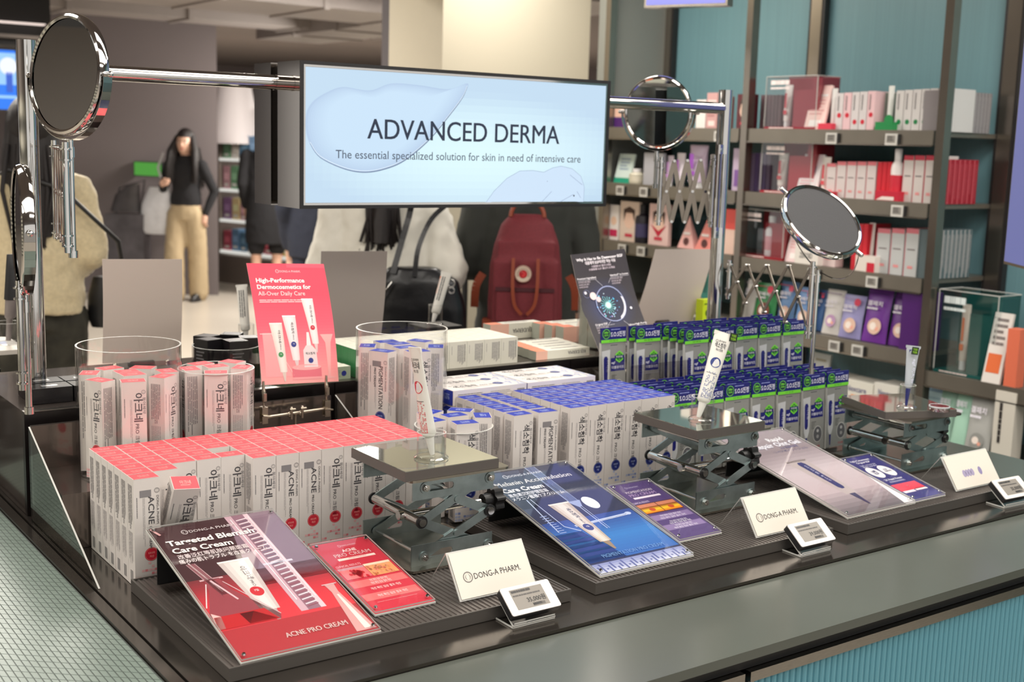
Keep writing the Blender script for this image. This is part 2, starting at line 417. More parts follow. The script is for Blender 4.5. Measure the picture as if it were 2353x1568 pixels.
for x0,x1 in ((CX0,xs-.006),(xs+.006,CX1)):
    d=empty('door_panel',(0,0,0)); d.parent=isl
    MB().box(x0,CY0+.008,-.062,x1,CY0+.03,-.046,STEEL).build('frame',d)
    p=[];x=x0+.012
    pts=[]
    while x<x1-.012:
        for k in range(6): pts.append((x+.0138*k/6,CY0+.0195-.0062*math.sin(math.pi*k/6)**.7))
        x+=.0138
    pts+=[(x,CY0+.0195),(x,CY0+.03),(x0+.012,CY0+.03)]
    MB().prism(pts,FZ+.1,-.062,tealf).build('fluted_panel',d)
    MB().box(x0,CY0+.012,FZ+.1,x0+.0118,CY0+.03,-.062,STEEL).build('stile',d)
# reflection of the ceiling grid in the left ledge, modelled as sheared raised cells
mt_=mat('sage reflected grid',(112,126,118),.32,var=.06,scale=20,spec=.4)
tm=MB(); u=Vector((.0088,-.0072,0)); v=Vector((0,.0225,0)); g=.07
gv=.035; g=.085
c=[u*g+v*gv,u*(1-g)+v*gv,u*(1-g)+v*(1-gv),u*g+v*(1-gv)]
def reflected_cell_mb(mb,o,z=.0016):
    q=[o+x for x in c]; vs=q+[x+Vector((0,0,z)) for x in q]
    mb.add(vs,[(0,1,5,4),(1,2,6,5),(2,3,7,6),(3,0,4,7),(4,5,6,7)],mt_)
reflected_cell_mb(tm,Vector((0,0,0))); tme=tm.mesh('reflected_cell')
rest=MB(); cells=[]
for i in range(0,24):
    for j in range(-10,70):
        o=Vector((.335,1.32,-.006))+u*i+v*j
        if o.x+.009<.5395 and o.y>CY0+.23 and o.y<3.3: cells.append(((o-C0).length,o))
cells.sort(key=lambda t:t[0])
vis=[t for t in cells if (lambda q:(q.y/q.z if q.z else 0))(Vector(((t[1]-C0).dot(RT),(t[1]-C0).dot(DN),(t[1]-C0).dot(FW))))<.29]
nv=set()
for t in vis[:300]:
    link('reflected_cell',tme,isl,loc=t[1]); nv.add(tuple(t[1]))
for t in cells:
    if tuple(t[1]) not in nv: reflected_cell_mb(rest,t[1])
rest.build('reflected_grid_cells',isl,kind='stuff')
MB().box(CX0,1.4,-.0062,.5395,3.4,-.0052,mat('dark reflected grid lines',(70,78,74),.5)).build('reflected_grid_bed',isl)  # dark lines of the reflected ceiling grid, built as a bed under the cells
# ---------------------------------------------------------------- trays with ribbed tops
TX=[.606,1.231,1.848]
ribm=mat('ribbed anthracite tray',(98,92,88),.3,.35,var=.1,scale=10)
tframe=mat('grey tray edge',(92,88,84),.42,.3)
for i,x in enumerate(TX):
    e=empty('display_tray',(x,1.47,0),label=['dark ribbed tray in front of the coral cartons','dark ribbed tray in front of the blue topped cartons','dark ribbed tray in front of the blister packs'][i],cat='tray',group='ribbed display trays')
    W=.575
    m=MB(); m.box(0,0,0.001,W,.395,.017,tframe); m.build('frame',e)
    pts=[];n=64
    for k in range(n):
        xx=.004+(W-.008)*k/n; st=(W-.008)/n
        pts+=[(xx,.0175),(xx+st*.55,.0175),(xx+st*.6,.0192),(xx+st*.95,.0192)]
    pts+=[(W-.004,.0175),(W-.004,.0168),(.004,.0168)]
    vs=[(a,.0035,b) for a,b in pts]+[(a,.3915,b) for a,b in pts]; N=len(pts)
    m=MB(); m.add(vs,[(j,(j+1)%N,N+(j+1)%N,N+j) for j in range(N)],ribm); m.add(vs,[tuple(range(N)),tuple(range(2*N-1,N-1,-1))],ribm)
    m.build('ribbed_top',e)
    MB().box(0,0,.0172,W,.0033,.0205,tframe).box(0,.392,.0172,W,.395,.0205,tframe).box(0,.0034,.0172,.0034,.3915,.0205,tframe).box(W-.0034,.0034,.0172,W,.3915,.0205,tframe).build('rim',e)
# ---------------------------------------------------------------- stepped risers and acrylic cheeks
smoke=mat('smoked mirror steel',(120,110,104),.12,.8,var=.1,scale=6)
for i,x in enumerate([.567,1.19,1.813]):
    x1=x+.617 if i<2 else 2.495
    e=empty('stepped_riser',(x,0,0),label=['smoked steel step behind the coral cartons','smoked steel step behind the blue topped cartons','smoked steel step under the upper tier of blister packs'][i],cat='riser',group='stepped risers')
    w_=x1-x-.004
    MB().box(.004,2.112,0.001,w_,2.30,.1,smoke).build('step',e)
    MB().box(.004,2.301,0.001,w_,2.311,.182,smoke).build('back_panel',e)
    s=MB(); pts=[(1.90,0.0012),(2.30,0.0012),(2.30,.182)]
    vs=[(-.0015,a,b) for a,b in pts]+[(.0015,a,b) for a,b in pts]
    s.add(vs,[(0,1,4,3),(1,2,5,4)],ACR); s.add(vs,[(2,0,3,5)],ACRE); s.add(vs,[(0,2,1),(3,4,5)],clear('reflective acrylic cheek',(.86,.9,.88),1.0,.16,.03))
    s.build('side_cheek',e)
lip=mat('black gloss lip',(24,20,20),.25)
e=empty('centre_shelf',(.57,2.345,0),label='black raised shelf along the middle of the island under the sign',cat='shelf')
MB().box(0,0.015,.001,1.925,.42,.1995,smoke).build('platform',e)
for k in range(3): MB().box(k*.6425,0,.001,k*.6425+.6405,.0145,.199,lip).build('front_board',e)
MB().box(0,-.001,.1992,1.925,.0145,.2005,STEEL).build('edge_strip',e)
e=empty('centre_shelf',(.57,2.77,0),label='lower black shelf on the far side of the island',cat='shelf')
MB().box(-.02,0,.001,1.925,.28,.1,lip).build('platform',e)
# ================================================================= cartons
RW,RD,RH=.043,.0325,.178
BW,BD,BH=.0478,.0335,.19
def carton(kind,front,side=True):
    blue=kind=='blue'; W,D,H=(BW,BD,BH) if blue else (RW,RD,RH)
    W-=.0008; D-=.0008
    col,lt,seal=(BLUEP,LBLUE,NAVY) if blue else (CORAL,CORALD,REDP)
    b=MB(); b.box(0,0,0,W,D,H-.0004,WHITEC)
    T=Frame(b,(0,0,H-.0004),(1,0,0),(0,1,0)); T.rect(.0006,.0002,W-.0006,D-.0006,col); T.L=2
    T.rect(0,0,W,.0008,PINKW); T.rect(0,0,.0007,D,PINKW)
    T.text('색소침착' if blue else '아크네',W/2,D*.42,.0095,lt,al='c',w=W*.42,bold=.015); T.lines(W*.3,D*.26,W*.7,D*.36,2,lt,.5,seed=3)
    T.rect(W*.2,D*.985,W*.8,D*.995,INKL)
    F=Frame(b,(0,0,0),(1,0,0),(0,0,1)); s=H/.178
    kx=W*.66
    if front=='korean':
        t='색소침착' if blue else '아크네'
        F.text(t,W*.52,H-.02,.0165*s,INK,w=(.052 if not blue else .056)*s,rot=-90,bold=.018)
        F.text('PRO 크림제',W*.54,H-(.076 if not blue else .081)*s,.0085*s,INK,w=.046*s,rot=-90)
        F.text('동아제약',W*.85,H-.028,.006,INKL,w=.03*s,rot=-90); logo(F,W*.88,H-.0185,.0036,INKL,rot=-90)
    else:
        t='PIGMENTATION' if blue else 'ACNE'
        F.L=2; F.text(t,W*.55,H-.03,.0135*s,INK,w=(.082 if blue else .046)*s,rot=-90,bold=.01)
        F.text('PRO CREAM',W*.3 if blue else W*.57,H-(.032 if blue else .08)*s,.0062*s,INK,w=.036*s,rot=-90)
        F.text('DONG-A PHARM.',W*.86,H-.03,.0055,INKL,w=.048*s,rot=-90); logo(F,W*.88,H-.0215,.0042,INKL,rot=-90)
        F.L=1; F.rect(W*.22,H-.031,W*.66,H-.0195,mat('grey seal sticker',(138,134,136),.4))
    F.lines(W*.34,H-.112*s,W*.44,H-.032,2,INKLL,.4,vert=True,seed=5); F.lines(W*.1,H-.066,W*.16,H-.03,1,INKL,.5,vert=True,seed=8)
    cy=.052*s; F.disc(W*.64,cy,.0112*s,seal); F.L=2
    F.ring(W*.64,cy,.0098*s,.0102*s,lt); F.text('피부과학',W*.64,cy+.0005,.0042*s,lt,al='c',w=.011*s); F.text('7일' if blue else '개선',W*.64,cy-.005*s,.0042*s,lt,al='c'); F.L=1
    rd=random.Random(4); mp=mat('pale blue mosaic print' if blue else 'pale pink mosaic print',(186,194,220) if blue else (240,190,190),.45); mp2=mat('mid blue mosaic print' if blue else 'mid pink mosaic print',(140,155,205) if blue else (232,140,146),.45)
    st=W/8
    for i in range(8):
        for j in range(7):
            if rd.random()<.62-.075*j: F.rect(i*st+.0004,.001+j*st*1.1,(i+1)*st-.0004,j*st*1.1+st*.92,mp if rd.random()<.72 else mp2)
    # left side: small print, barcode
    S=Frame(b,(0,D,0),(0,-1,0),(0,0,1))
    S.lines(D*.16,H*.52,D*.78,H-.012,6,INKL,.45,vert=True,seed=11); S.lines(D*.16,H*.2,D*.78,H*.5,6,INKLL,.45,vert=True,seed=12)
    for k in range(9): S.rect(D*.3,.006+k*.0022,D*.72,.0072+k*.0022,INK)
    S2=Frame(b,(W,0,0),(0,1,0),(0,0,1)); S2.lines(D*.16,H*.3,D*.78,H-.012,6,INKL,.45,vert=True,seed=13)
    return b.mesh('carton')
M_RK=carton('red','korean'); M_RE=carton('red','english'); M_BK=carton('blue','korean'); M_BE=carton('blue','english')
def put(me,x,y,z,rz=0,**kw): return link('carton',me,loc=(x,y,z),rz=rz,**kw)
rr=random.Random(3)
# coral block on the steel top
NC,NR=13,7
Y0=1.874
for r in range(NR):
    for c in range(NC):
        # stepped front edge: how many rows are missing from the front of each column
        miss=0 if c==0 else 1 if c==1 else 2 if c in (2,3,4) else 1
        if r<miss or (c==4 and r==3): continue
        if c==0 and r==6: pass
        eng=(r==0 and c==0) or (r==1 and c in (6,7)) or (rr.random()<.08 and r>2)
        lab='coral-topped carton, %s row from the front, %s column in the coral block'%(ORD[r],ORD[c])
        put(M_RE if eng else M_RK,.6165+c*RW+rr.uniform(-.0003,.0002),Y0+r*.033+rr.uniform(-.0001,.0001),.001,group='coral-topped cartons in the big block',label=lab,cat='carton')
# the single one leaning in front
o=put(M_RK,0,0,0,label='single coral-topped carton leaning on the back of the large red poster',cat='carton')
p=PY(402,1152,1.862)
rot_=Matrix.Rotation(R(-6),4,'Z')@Matrix.Rotation(R(4),4,'Y')@Matrix.Rotation(R(27),4,'X'); P_=PY(400,1142,1.845)-(rot_@Vector((0,0,RH))); P_.z=.0045
o.matrix_world=Matrix.Translation(P_)@rot_
# blue block
for r in range(6):
    for c in range(9):
        x=1.5275+(c-3)*BW
        if c<3: x=1.362+c*.0492 if r else (1.384,1.444)[c-1] if c else 1.36
        if r==0 and c==0: continue
        if c==0 and r<2: continue
        if x<1.372 and r>0: continue
        eng=(r==0 and c==2)
        lab='blue-topped carton, %s row from the front, %s column in the blue block'%(ORD[r],ORD[c-1])
        y=1.926+r*.0345
        if r==0 and c in (1,2): y-=.004
        if c<3 and r: x=1.384+(c-1)*.058; 
        put(M_BE if eng else M_BK,x,y,.001,rz=R(-4) if eng else 0,group='blue-topped cartons in the big block',label=lab,cat='carton')
# blue cartons lying on the step behind
lie=Matrix(((0,0,1,0),(1,0,0,0),(0,1,0,0),(0,0,0,1)))  # long side along X, wide face up (face -Y -> up)
def lying(x,y,z,me=M_BK,**kw):
    # carton axes: width->Y(-), depth->-Z, height->X
    m=Matrix(((0,0,1,x),(-1,0,0,y+BW),(0,-1,0,z+BD),(0,0,0,1)))
    m=Matrix(((0,0,-1,x+BH),(1,0,0,y),(0,-1,0,z+BD),(0,0,0,1)))
    return link('carton',me,mx=m,**kw)
for k in range(3):
    for g_,x in enumerate((1.378,1.5705)):
        for layer in range(3):
            lying(x,2.134+k*.0482-.012*0,.101+layer*.0342,group='blue cartons lying on the step',cat='carton',label='flat blue carton in the %s stack, %s row from front, %s layer up'%(('left','right')[g_],ORD[k],ORD[layer]))
# ================================================================= clear cylinders full of cartons
def cylinder(name,cx,cy,z0,r,h,label,m=ACR):
    b=MB(); seg=48; b.lathe([(r-.003,.003),(r-.003,h),(r,h),(r,0)],m,seg); b.lathe([(0.0,.003),(r-.003,.003)],m,seg); b.lathe([(r,0),(0,0)],m,seg)
    b.lathe([(r-.0032,h-.0002),(r-.003,h+.0004),(r,h+.0004),(r+.0002,h-.0002)],ACRE,seg)
    return link(name,b.mesh(name),loc=(cx,cy,z0),label=label,cat='container')
WH=['front','front left','left','back left','back right','right','front right','back']
def fill(cx,cy,z0,rad,me,W,D,n,nc,name,grp,a0=-90,mex=None,every=0,tilt=0):
    for k in range(n):
        a=R(a0+360*k/n); c,s=math.cos(a),math.sin(a)
        # carton front (-Y) points outwards
        rz=a+math.pi/2
        ox,oy=cx+c*(rad)-( -W/2*0),cy+s*rad
        loc=Vector((cx+c*rad,cy+s*rad,z0))+Matrix.Rotation(rz,3,'Z')@Vector((-W/2,-D/2,0))
        deg=(math.degrees(a)%360); names=['right','back right','back','back left','left','front left','front','front right']
        link('carton',mex if (mex and k in every) else me,loc=(loc.x,loc.y,z0+rr.uniform(0,.004)),rz=rz,group=grp,cat='carton',label='%s, at the %s side'%(name,names[int((deg+22.5)//45)%8]) if n<=8 else name)
    for k in range(nc):
        link('carton',me,loc=(cx-W/2+rr.uniform(-.001,.001),cy-D*nc/2+k*D,z0+rr.uniform(.001,.004)),rz=0,group=grp,cat='carton',label='%s, %s of those in the middle'%(name,ORD[k]))
cylinder('acrylic_cylinder',.722,2.206,.101,.0925,.237,'tall clear acrylic cylinder of coral cartons at the left')
fill(.722,2.206,.1045,.069,M_RK,RW,RD,7,2,'coral-topped carton inside the tall left cylinder','cartons in the tall left cylinder',-103)
cylinder('acrylic_cylinder',.888,2.206,.101,.0715,.180,'low clear acrylic cylinder of coral cartons beside the tall one')
fill(.888,2.206,.1045,.050,M_RK,RW,RD,5,1,'coral-topped carton inside the low cylinder of coral cartons','cartons in the low coral cylinder',-112)
cylinder('acrylic_cylinder',1.291,2.20,.101,.095,.232,'tall clear acrylic cylinder of blue-topped cartons')
fill(1.291,2.20,.1045,.0705,M_BK,BW,BD,6,2,'blue-topped carton inside the tall middle cylinder','cartons in the tall middle cylinder',-93,M_BE,(5,))
cylinder('acrylic_cylinder',1.272,1.965,.001,.0765,.176,'low clear acrylic cylinder of blue-topped cartons behind the first lab jack')
fill(1.272,1.965,.0045,.0545,M_BK,BW,BD,5,1,'blue-topped carton inside the low cylinder behind the jack','cartons in the low blue cylinder',-100,M_BE,(1,))
# black cartons cylinder on the centre shelf
mbk=mat('black gloss carton',(24,23,25),.2); mbl=mat('grey print on black',(110,110,112),.5)
b=MB().box(0,0,0,.042,.042,.088,mbk); F=Frame(b,(0,0,0),(1,0,0),(0,0,1)); F.lines(.006,.02,.034,.07,7,mbl,.35,seed=2); T=Frame(b,(0,0,.088),(1,0,0),(0,1,0)); T.rect(.004,.004,.038,.038,mat('dark flap',(52,50,52),.3)); F.rect(.01,.008,.03,.018,WHT)
M_BKC=b.mesh('carton')
cylinder('acrylic_cylinder',1.02,2.475,.2005,.072,.075,'clear acrylic tub of black cartons behind the pink poster')
fill(1.02,2.475,.2035,.0475,M_BKC,.042,.042,5,0,'black carton inside the tub behind the pink poster','black cartons in the tub',-90)
# white cartons on the centre shelf
def plain(W,D,H,front,top,side,fn=None,name='carton'):
    b=MB(); b.box(0,0,0,W,D,H,front,mtop=top); S=Frame(b,(0,D,0),(0,-1,0),(0,0,1)); S.rect(0,0,D,H,side)
    F=Frame(b,(0,0,0),(1,0,0),(0,0,1)); T=Frame(b,(0,0,H),(1,0,0),(0,1,0))
    if fn: fn(F,T,S)
    return b.mesh(name)
cream=mat('ivory carton',(232,230,214),.45); greyg=mat('grey green carton side',(170,174,160),.5); green=mat('green carton end',(50,120,70),.45)
def f1(F,T,S):
    F.lines(.022,.006,.040,.054,6,INKL,.5,vert=True,seed=6); F.lines(.006,.03,.008,.052,1,INKL,.5,vert=True,seed=7); F.lines(.041,.01,.044,.055,1,INK,.6,vert=True,seed=7)
    T.rect(0,.0,.0478,.0006,INKL); T.rect(0,0,.0005,.0325,INKL); T.lines(.008,.012,.04,.018,1,INKL,.3,seed=9)
M_W1=plain(.0478,.0325,.062,mat('warm grey carton',(205,202,188),.5),cream,green,f1)
for r in range(5):
    for c in range(9):
        put(M_W1,1.272+c*.0482,2.362+r*.0328,.2006,group='ivory cartons on the centre shelf',cat='carton',label='ivory-topped carton on the centre shelf, %s row from the front, %s column from the left'%(ORD[r],ORD[c]))
def f2(F,T,S):
    F.disc(.028,.013,.006,NAVY); F.lines(.004,.004,.02,.02,4,INKL,.4,seed=4); T.rect(0,0,.044,.0006,INKL); T.rect(0,0,.0006,.034,INKL); T.lines(.01,.012,.036,.02,1,INKLL,.3,seed=9)
M_W2=plain(.044,.034,.028,mat('sage carton',(150,165,140),.5),cream,green,f2)
for r in range(4):
    for c in range(3):
        put(M_W2,1.125+c*.0445-.003*r,2.362+r*.0345,.2006,group='low sage cartons on the centre shelf',cat='carton',label='low sage-fronted carton behind the pink poster, %s row, %s from the left'%(ORD[r],ORD[c]))
orange=mat('orange carton end',(250,130,84),.45)
def f3(F,T,S):
    T.rect(0,0,.034,.031,orange); T.L=2; T.lines(.06,.006,.15,.024,1,INKL,.3,seed=3); T.rect(0,.0303,.165,.031,INKL)
    F.text('REJUDERMA',.125,.0165,.012,INK,al='c',w=.055,rot=180); F.rect(0,0,.034,.0215,mat('pale peach print',(240,190,170),.5))
    T.rect(.0335,.012,.0355,.031,INK)
M_OR=plain(.165,.031,.0215,cream,cream,greyg,f3)
for r in range(5):
    put(M_OR,1.762+.004*r,2.363+r*.0315,.2006,group='orange-ended cartons on the shelf',cat='carton',label='orange-ended long carton lying on the centre shelf, %s row from the front'%ORD[r])
def f3b(F,T,S):
    T.rect(0,0,.04,.034,orange); T.L=2; T.rect(.0395,.014,.0415,.034,INK); T.lines(.06,.006,.14,.024,1,INKL,.3,seed=3)
    F.rect(0,0,.06,.042,mat('pale peach print',(240,190,170),.5)); F.L=2; F.text('REJUDERMA',.108,.027,.016,INK,al='c',w=.07,rot=180)
M_OR2=plain(.165,.034,.042,cream,cream,greyg,f3b)
for k,(x,y) in enumerate(((1.985,2.545),(1.975,2.582),(1.962,2.62),(1.83,2.66))):
    put(M_OR2,x,y,.2006,group='upright orange-ended cartons',cat='carton',label='orange-ended carton lying behind the dark poster, %s row from the front'%ORD[k])
def f4(F,T,S): F.text('REJUDERMA',.016,.108,.017,INK,w=.078,rot=-90); F.lines(.006,.03,.01,.1,1,INKL,.4,vert=True); T.rect(0,0,.034,.0005,INKL)
M_RJ=plain(.034,.034,.125,mat('warm grey carton b',(200,194,178),.5),cream,greyg,f4)
cylinder('acrylic_cylinder',2.035,2.462,.2005,.056,.19,'clear acrylic cylinder of upright cartons behind the dark poster')
for k,(dx,dy) in enumerate(((-.036,-.036),(.001,-.036),(-.036,.001),(.001,.001))):
    put(M_RJ,2.035+dx,2.462+dy,.204,group='upright cartons in the cylinder behind the dark poster',cat='carton',label='upright pale carton in cylinder behind the dark poster, %s %s'%(('front','back')[k//2],('left','right')[k%2]))
# black lying cartons behind, far left
b=MB().box(0,0,0,.075,.05,.03,mbk); T=Frame(b,(0,0,.03),(1,0,0),(0,1,0)); T.rect(.022,.016,.052,.03,mat('silver label',(190,190,190),.25,.6)); T.rect(0,0,.075,.001,mbl)
M_B2=b.mesh('carton')
for k,(px,py,Y) in enumerate(((112,940,2.62),(112,915,2.76),(150,930,2.62))):
    pass
for k in range(4):
    put(M_B2,.60+(k%2)*.078,2.40+(k//2)*.058,.2006,label='flat black carton with silver label beside the left mast, %s row %s'%(ORD[k//2],('left','right')[k%2]),cat='carton',group='flat black cartons')
b=MB().box(0,0,0,.05,.05,.1,mbk); F=Frame(b,(0,0,0),(1,0,0),(0,0,1)); F.lines(.03,.03,.045,.09,3,mbl,.4,vert=True); M_B3=b.mesh('carton')
for k,(x,y,z) in enumerate(((.52,2.80,.02),(.455,2.80,.02),(.585,2.80,.101),(.48,2.90,.02))):
    put(M_B3,x,y,z,label='upright black carton behind the left mirror post, %s from the left'%ORD[(1,0,2,3)[k]] if k<3 else 'upright black carton behind the others near the left mirror post',cat='carton',group='upright black cartons')
# ================================================================= blister packs
PW,PH=.078,.187
def pack():
    b=MB(PRG); b.box(0,0.0015,.002,PW,.0065,PH-.034,mat('silver pack card',(156,156,152),.3,.2,var=.06,scale=30))
    b.box(0,0,PH-.036,PW,.004,PH,mat('navy header card',(28,30,110),.4)); b.box(-.0004,.0004,.0,.0006,.007,PH-.036,ACRE)
    F=Frame(b,(0,0,0),(1,0,0),(0,0,1)); g=(120,215,60); nv=(28,30,112); F.rect(0,PH-.036,PW,PH-.0285,g); F.text('EGF 올인원',PW*.5,PH-.0335,.0045,(40,110,30),al='c',w=.026)
    F.ring(.0155,PH-.0145,.0105,.0118,g); F.disc(.0155,PH-.0145,.0098,(20,50,60)); F.L=2; F.text('24hr',.0155,PH-.0135,.0075,g,al='c',w=.0145,bold=.03); F.text('진정케어',.0155,PH-.0195,.0045,g,al='c',w=.013,bold=.03); F.L=1
    F.text('S.O.S진정',.030,PH-.0215,.0145,(240,240,250),w=.0445,bold=.01); F.lines(.030,PH-.0075,.070,PH-.004,1,(150,160,220),.5,seed=2)
    G=Frame(b,(0,.0015,0),(1,0,0),(0,0,1))
    G.lines(.03,PH-.046,.06,PH-.042,1,(80,80,90),.4,seed=2)
    # tube picture
    G.poly([(.003,PH-.056),(.029,PH-.053),(.026,.05),(.02,.035),(.012,.035),(.0075,.05)],(196,198,200)); G.L=2
    G.poly([(.009,PH-.075),(.012,PH-.069),(.019,PH-.069),(.022,PH-.075),(.021,.062),(.018,.056),(.012,.056),(.0095,.062)],nv); G.text('이지듀',.0175,PH-.078,.008,(225,225,240),w=.03,rot=-90)
    G.poly([(.013,.034),(.019,.034),(.0175,.008),(.0145,.008)],nv); G.L=1
    # right panel
    G.rect(.031,PH-.106,.074,PH-.074,nv); G.L=2; G.text('egf',.033,PH-.088,.008,(230,230,245),w=.012); G.text('더블유이즈',.034,PH-.1,.008,(235,235,245),w=.038); G.L=3
    hx=.0575; hy=PH-.072; r=.0135; G.poly([(hx+r*math.cos(R(30+60*k)),hy+r*1.1*math.sin(R(30+60*k))) for k in range(6)],g); G.L=4
    G.poly([(hx+r*.72*math.cos(R(30+60*k)),hy+r*.8*math.sin(R(30+60*k))) for k in range(6)],(30,110,60)); G.rect(hx-.0145,hy-.0035,hx+.0145,hy+.0035,nv); G.L=5; G.text('EGF',hx,hy+.004,.0055,g,al='c',bold=.03); G.text('1%',hx,hy-.0085,.005,g,al='c',bold=.03); G.text('더마',hx,hy-.002,.005,(240,240,240),al='c',w=.02); G.L=1
    G.rect(.034,.07,.05,.0716,(90,90,90)); G.lines(.034,.052,.046,.068,4,(90,90,90),.4,seed=1)
    G.disc(.056,.04,.0158,(220,220,216),seg=28,ry=.02); G.L=2; G.disc(.056,.04,.0145,(92,92,96),ry=.0186); G.L=3; G.disc(.056,.048,.004,(190,190,190)); G.disc(.056,.034,.0045,(160,160,160)); G.L=1
    G.text('12.5%',.056,.008,.006,(180,40,60),al='c',w=.018,bold=.02)
    return b.mesh('blister_pack')
M_PK=pack()
def pk(x,y,z,lab,grp): link('blister_pack',M_PK,mx=Matrix.Translation((x,y,z))@Matrix.Rotation(R(rr.uniform(-.8,.8)),4,'Y')@Matrix.Rotation(R(-3),4,'X'),label=lab,cat='blister pack',group=grp)
for c in range(7):
    for r in range(6 if c<6 else 5):
        x=1.818+c*.0848+(.004 if c>4 else 0); y=1.938+r*.0262
        pk(x,y,.0035+rr.uniform(0,.003),'navy and green blister pack on the lower tier, %s column, %s from the front'%(ORD[c],ORD[r]),'blister packs on the lower tier')
for c in range(5):
    for r in range(5):
        pk(2.036+c*.0846,2.128+r*.0272,.1015+rr.uniform(0,.003),'navy and green blister pack on the upper tier, %s column, %s from the front'%(ORD[c],ORD[r]),'blister packs on the upper tier')
for k,(x,r) in enumerate(((1.951,3),(1.951,4),(1.866,4))):
    pk(x,2.128+r*.0272,.102,'navy blister pack at the left back of the upper tier, %s of three'%ORD[k],'blister packs on the upper tier')
# clear racks
e=empty('acrylic_rack',(1.8165,1.93,.001),label='clear acrylic rack holding the lower tier of blister packs',cat='rack')
for c in range(8):
    x=(c)*.0848-.0019+(.004 if c>4 else 0)
    if c==5: x+=.002
    MB().box(x,.0,0,x+.0012,.165,.13,ACR).build('divider',e)
e=empty('acrylic_rack',(1.85,2.118,.101),label='clear acrylic rack holding the upper tier of blister packs',cat='rack')
for x in (0,.1,.1835,.2685,.353,.4375,.5225,.607):
    MB().box(x,.0,0,x+.0012,.165,.125,ACR).build('divider',e)
MB().box(0,-.0016,0,.183,-.0003,.12,clear('reflective clear front',(.9,.88,.86),1,.14)).build('front_panel',e)
# ================================================================= lab jacks
def slotted(b,W,H,m,y0,y1,slot=(.25,.55,.35,.6)):
    """side plate in XZ with an obround slot"""
    a0,a1,c0,c1=slot[0]*W,slot[1]*W,slot[2]*H,slot[3]*H; r=(c1-c0)/2; n=8
    inner=[(a1-r+r*math.cos(R(-90+180*i/n)),(c0+c1)/2+r*math.sin(R(-90+180*i/n))) for i in range(n+1)]+[(a0+r+r*math.cos(R(90+180*i/n)),(c0+c1)/2+r*math.sin(R(90+180*i/n))) for i in range(n+1)]
    def outer(t):
        p=(a0+a1)/2,(c0+c1)/2; dx,dy=t[0]-p[0],t[1]-p[1]
        k=min((W-p[0])/dx if dx>1e-9 else 1e9,(-p[0])/dx if dx<-1e-9 else 1e9,(H-p[1])/dy if dy>1e-9 else 1e9,(-p[1])/dy if dy<-1e-9 else 1e9)
        return (p[0]+dx*k,p[1]+dy*k)
    out=[outer(t) for t in inner]
    # square off corners
    for cx,cy in ((0,0),(W,0),(W,H),(0,H)):
        j=min(range(len(out)),key=lambda i:(out[i][0]-cx)**2+(out[i][1]-cy)**2); out[j]=(cx,cy)
    N=len(inner)
    for y,fl in ((y0,0),(y1,1)):
        vs=[(a,y,c) for a,c in inner]+[(a,y,c) for a,c in out]
        b.add(vs,[((i,N+i,N+(i+1)%N,(i+1)%N) if fl else (i,(i+1)%N,N+(i+1)%N,N+i)) for i in range(N)],m)
    for ring in (inner,out):
        vs=[(a,y0,c) for a,c in ring]+[(a,y1,c) for a,c in ring]; b.add(vs,[(i,(i+1)%N,N+(i+1)%N,N+i) for i in range(N)],m)
def bar(b,p,q,w,y0,y1,m,hole=True):
    """flat link with round ends in the XZ plane"""
    p=Vector((p[0],p[1]));q=Vector((q[0],q[1])); d=(q-p).normalized(); a0=math.atan2(d.y,d.x); pts=[]
    for c,s_ in ((q,-90),(p,90)):
        for i in range(7): a=a0+R(s_+180*i/6); pts.append((c.x+w/2*math.cos(a),c.y+w/2*math.sin(a)))
    vs=[(x,y0,z) for x,z in pts]+[(x,y1,z) for x,z in pts]; n=len(pts)
    b.add(vs,[(i,(i+1)%n,n+(i+1)%n,n+i) for i in range(n)],m); b.add(vs,[tuple(range(n)),tuple(range(2*n-1,n-1,-1))],m)
def bolt(x,y,z,s,par,r=.0078):
    b=MB(); b.cyl((x,y,z),(x,y+s*.0016,z),r*1.25,ZINC,seg=20); b.cyl((x,y+s*.0016,z),(x,y+s*.0055,z),r*.8,CHROME,seg=6,smooth=False); b.cyl((x,y+s*.0055,z),(x,y+s*.0075,z),r*.42,CHROME,seg=12)
    b.build('bolt',par)
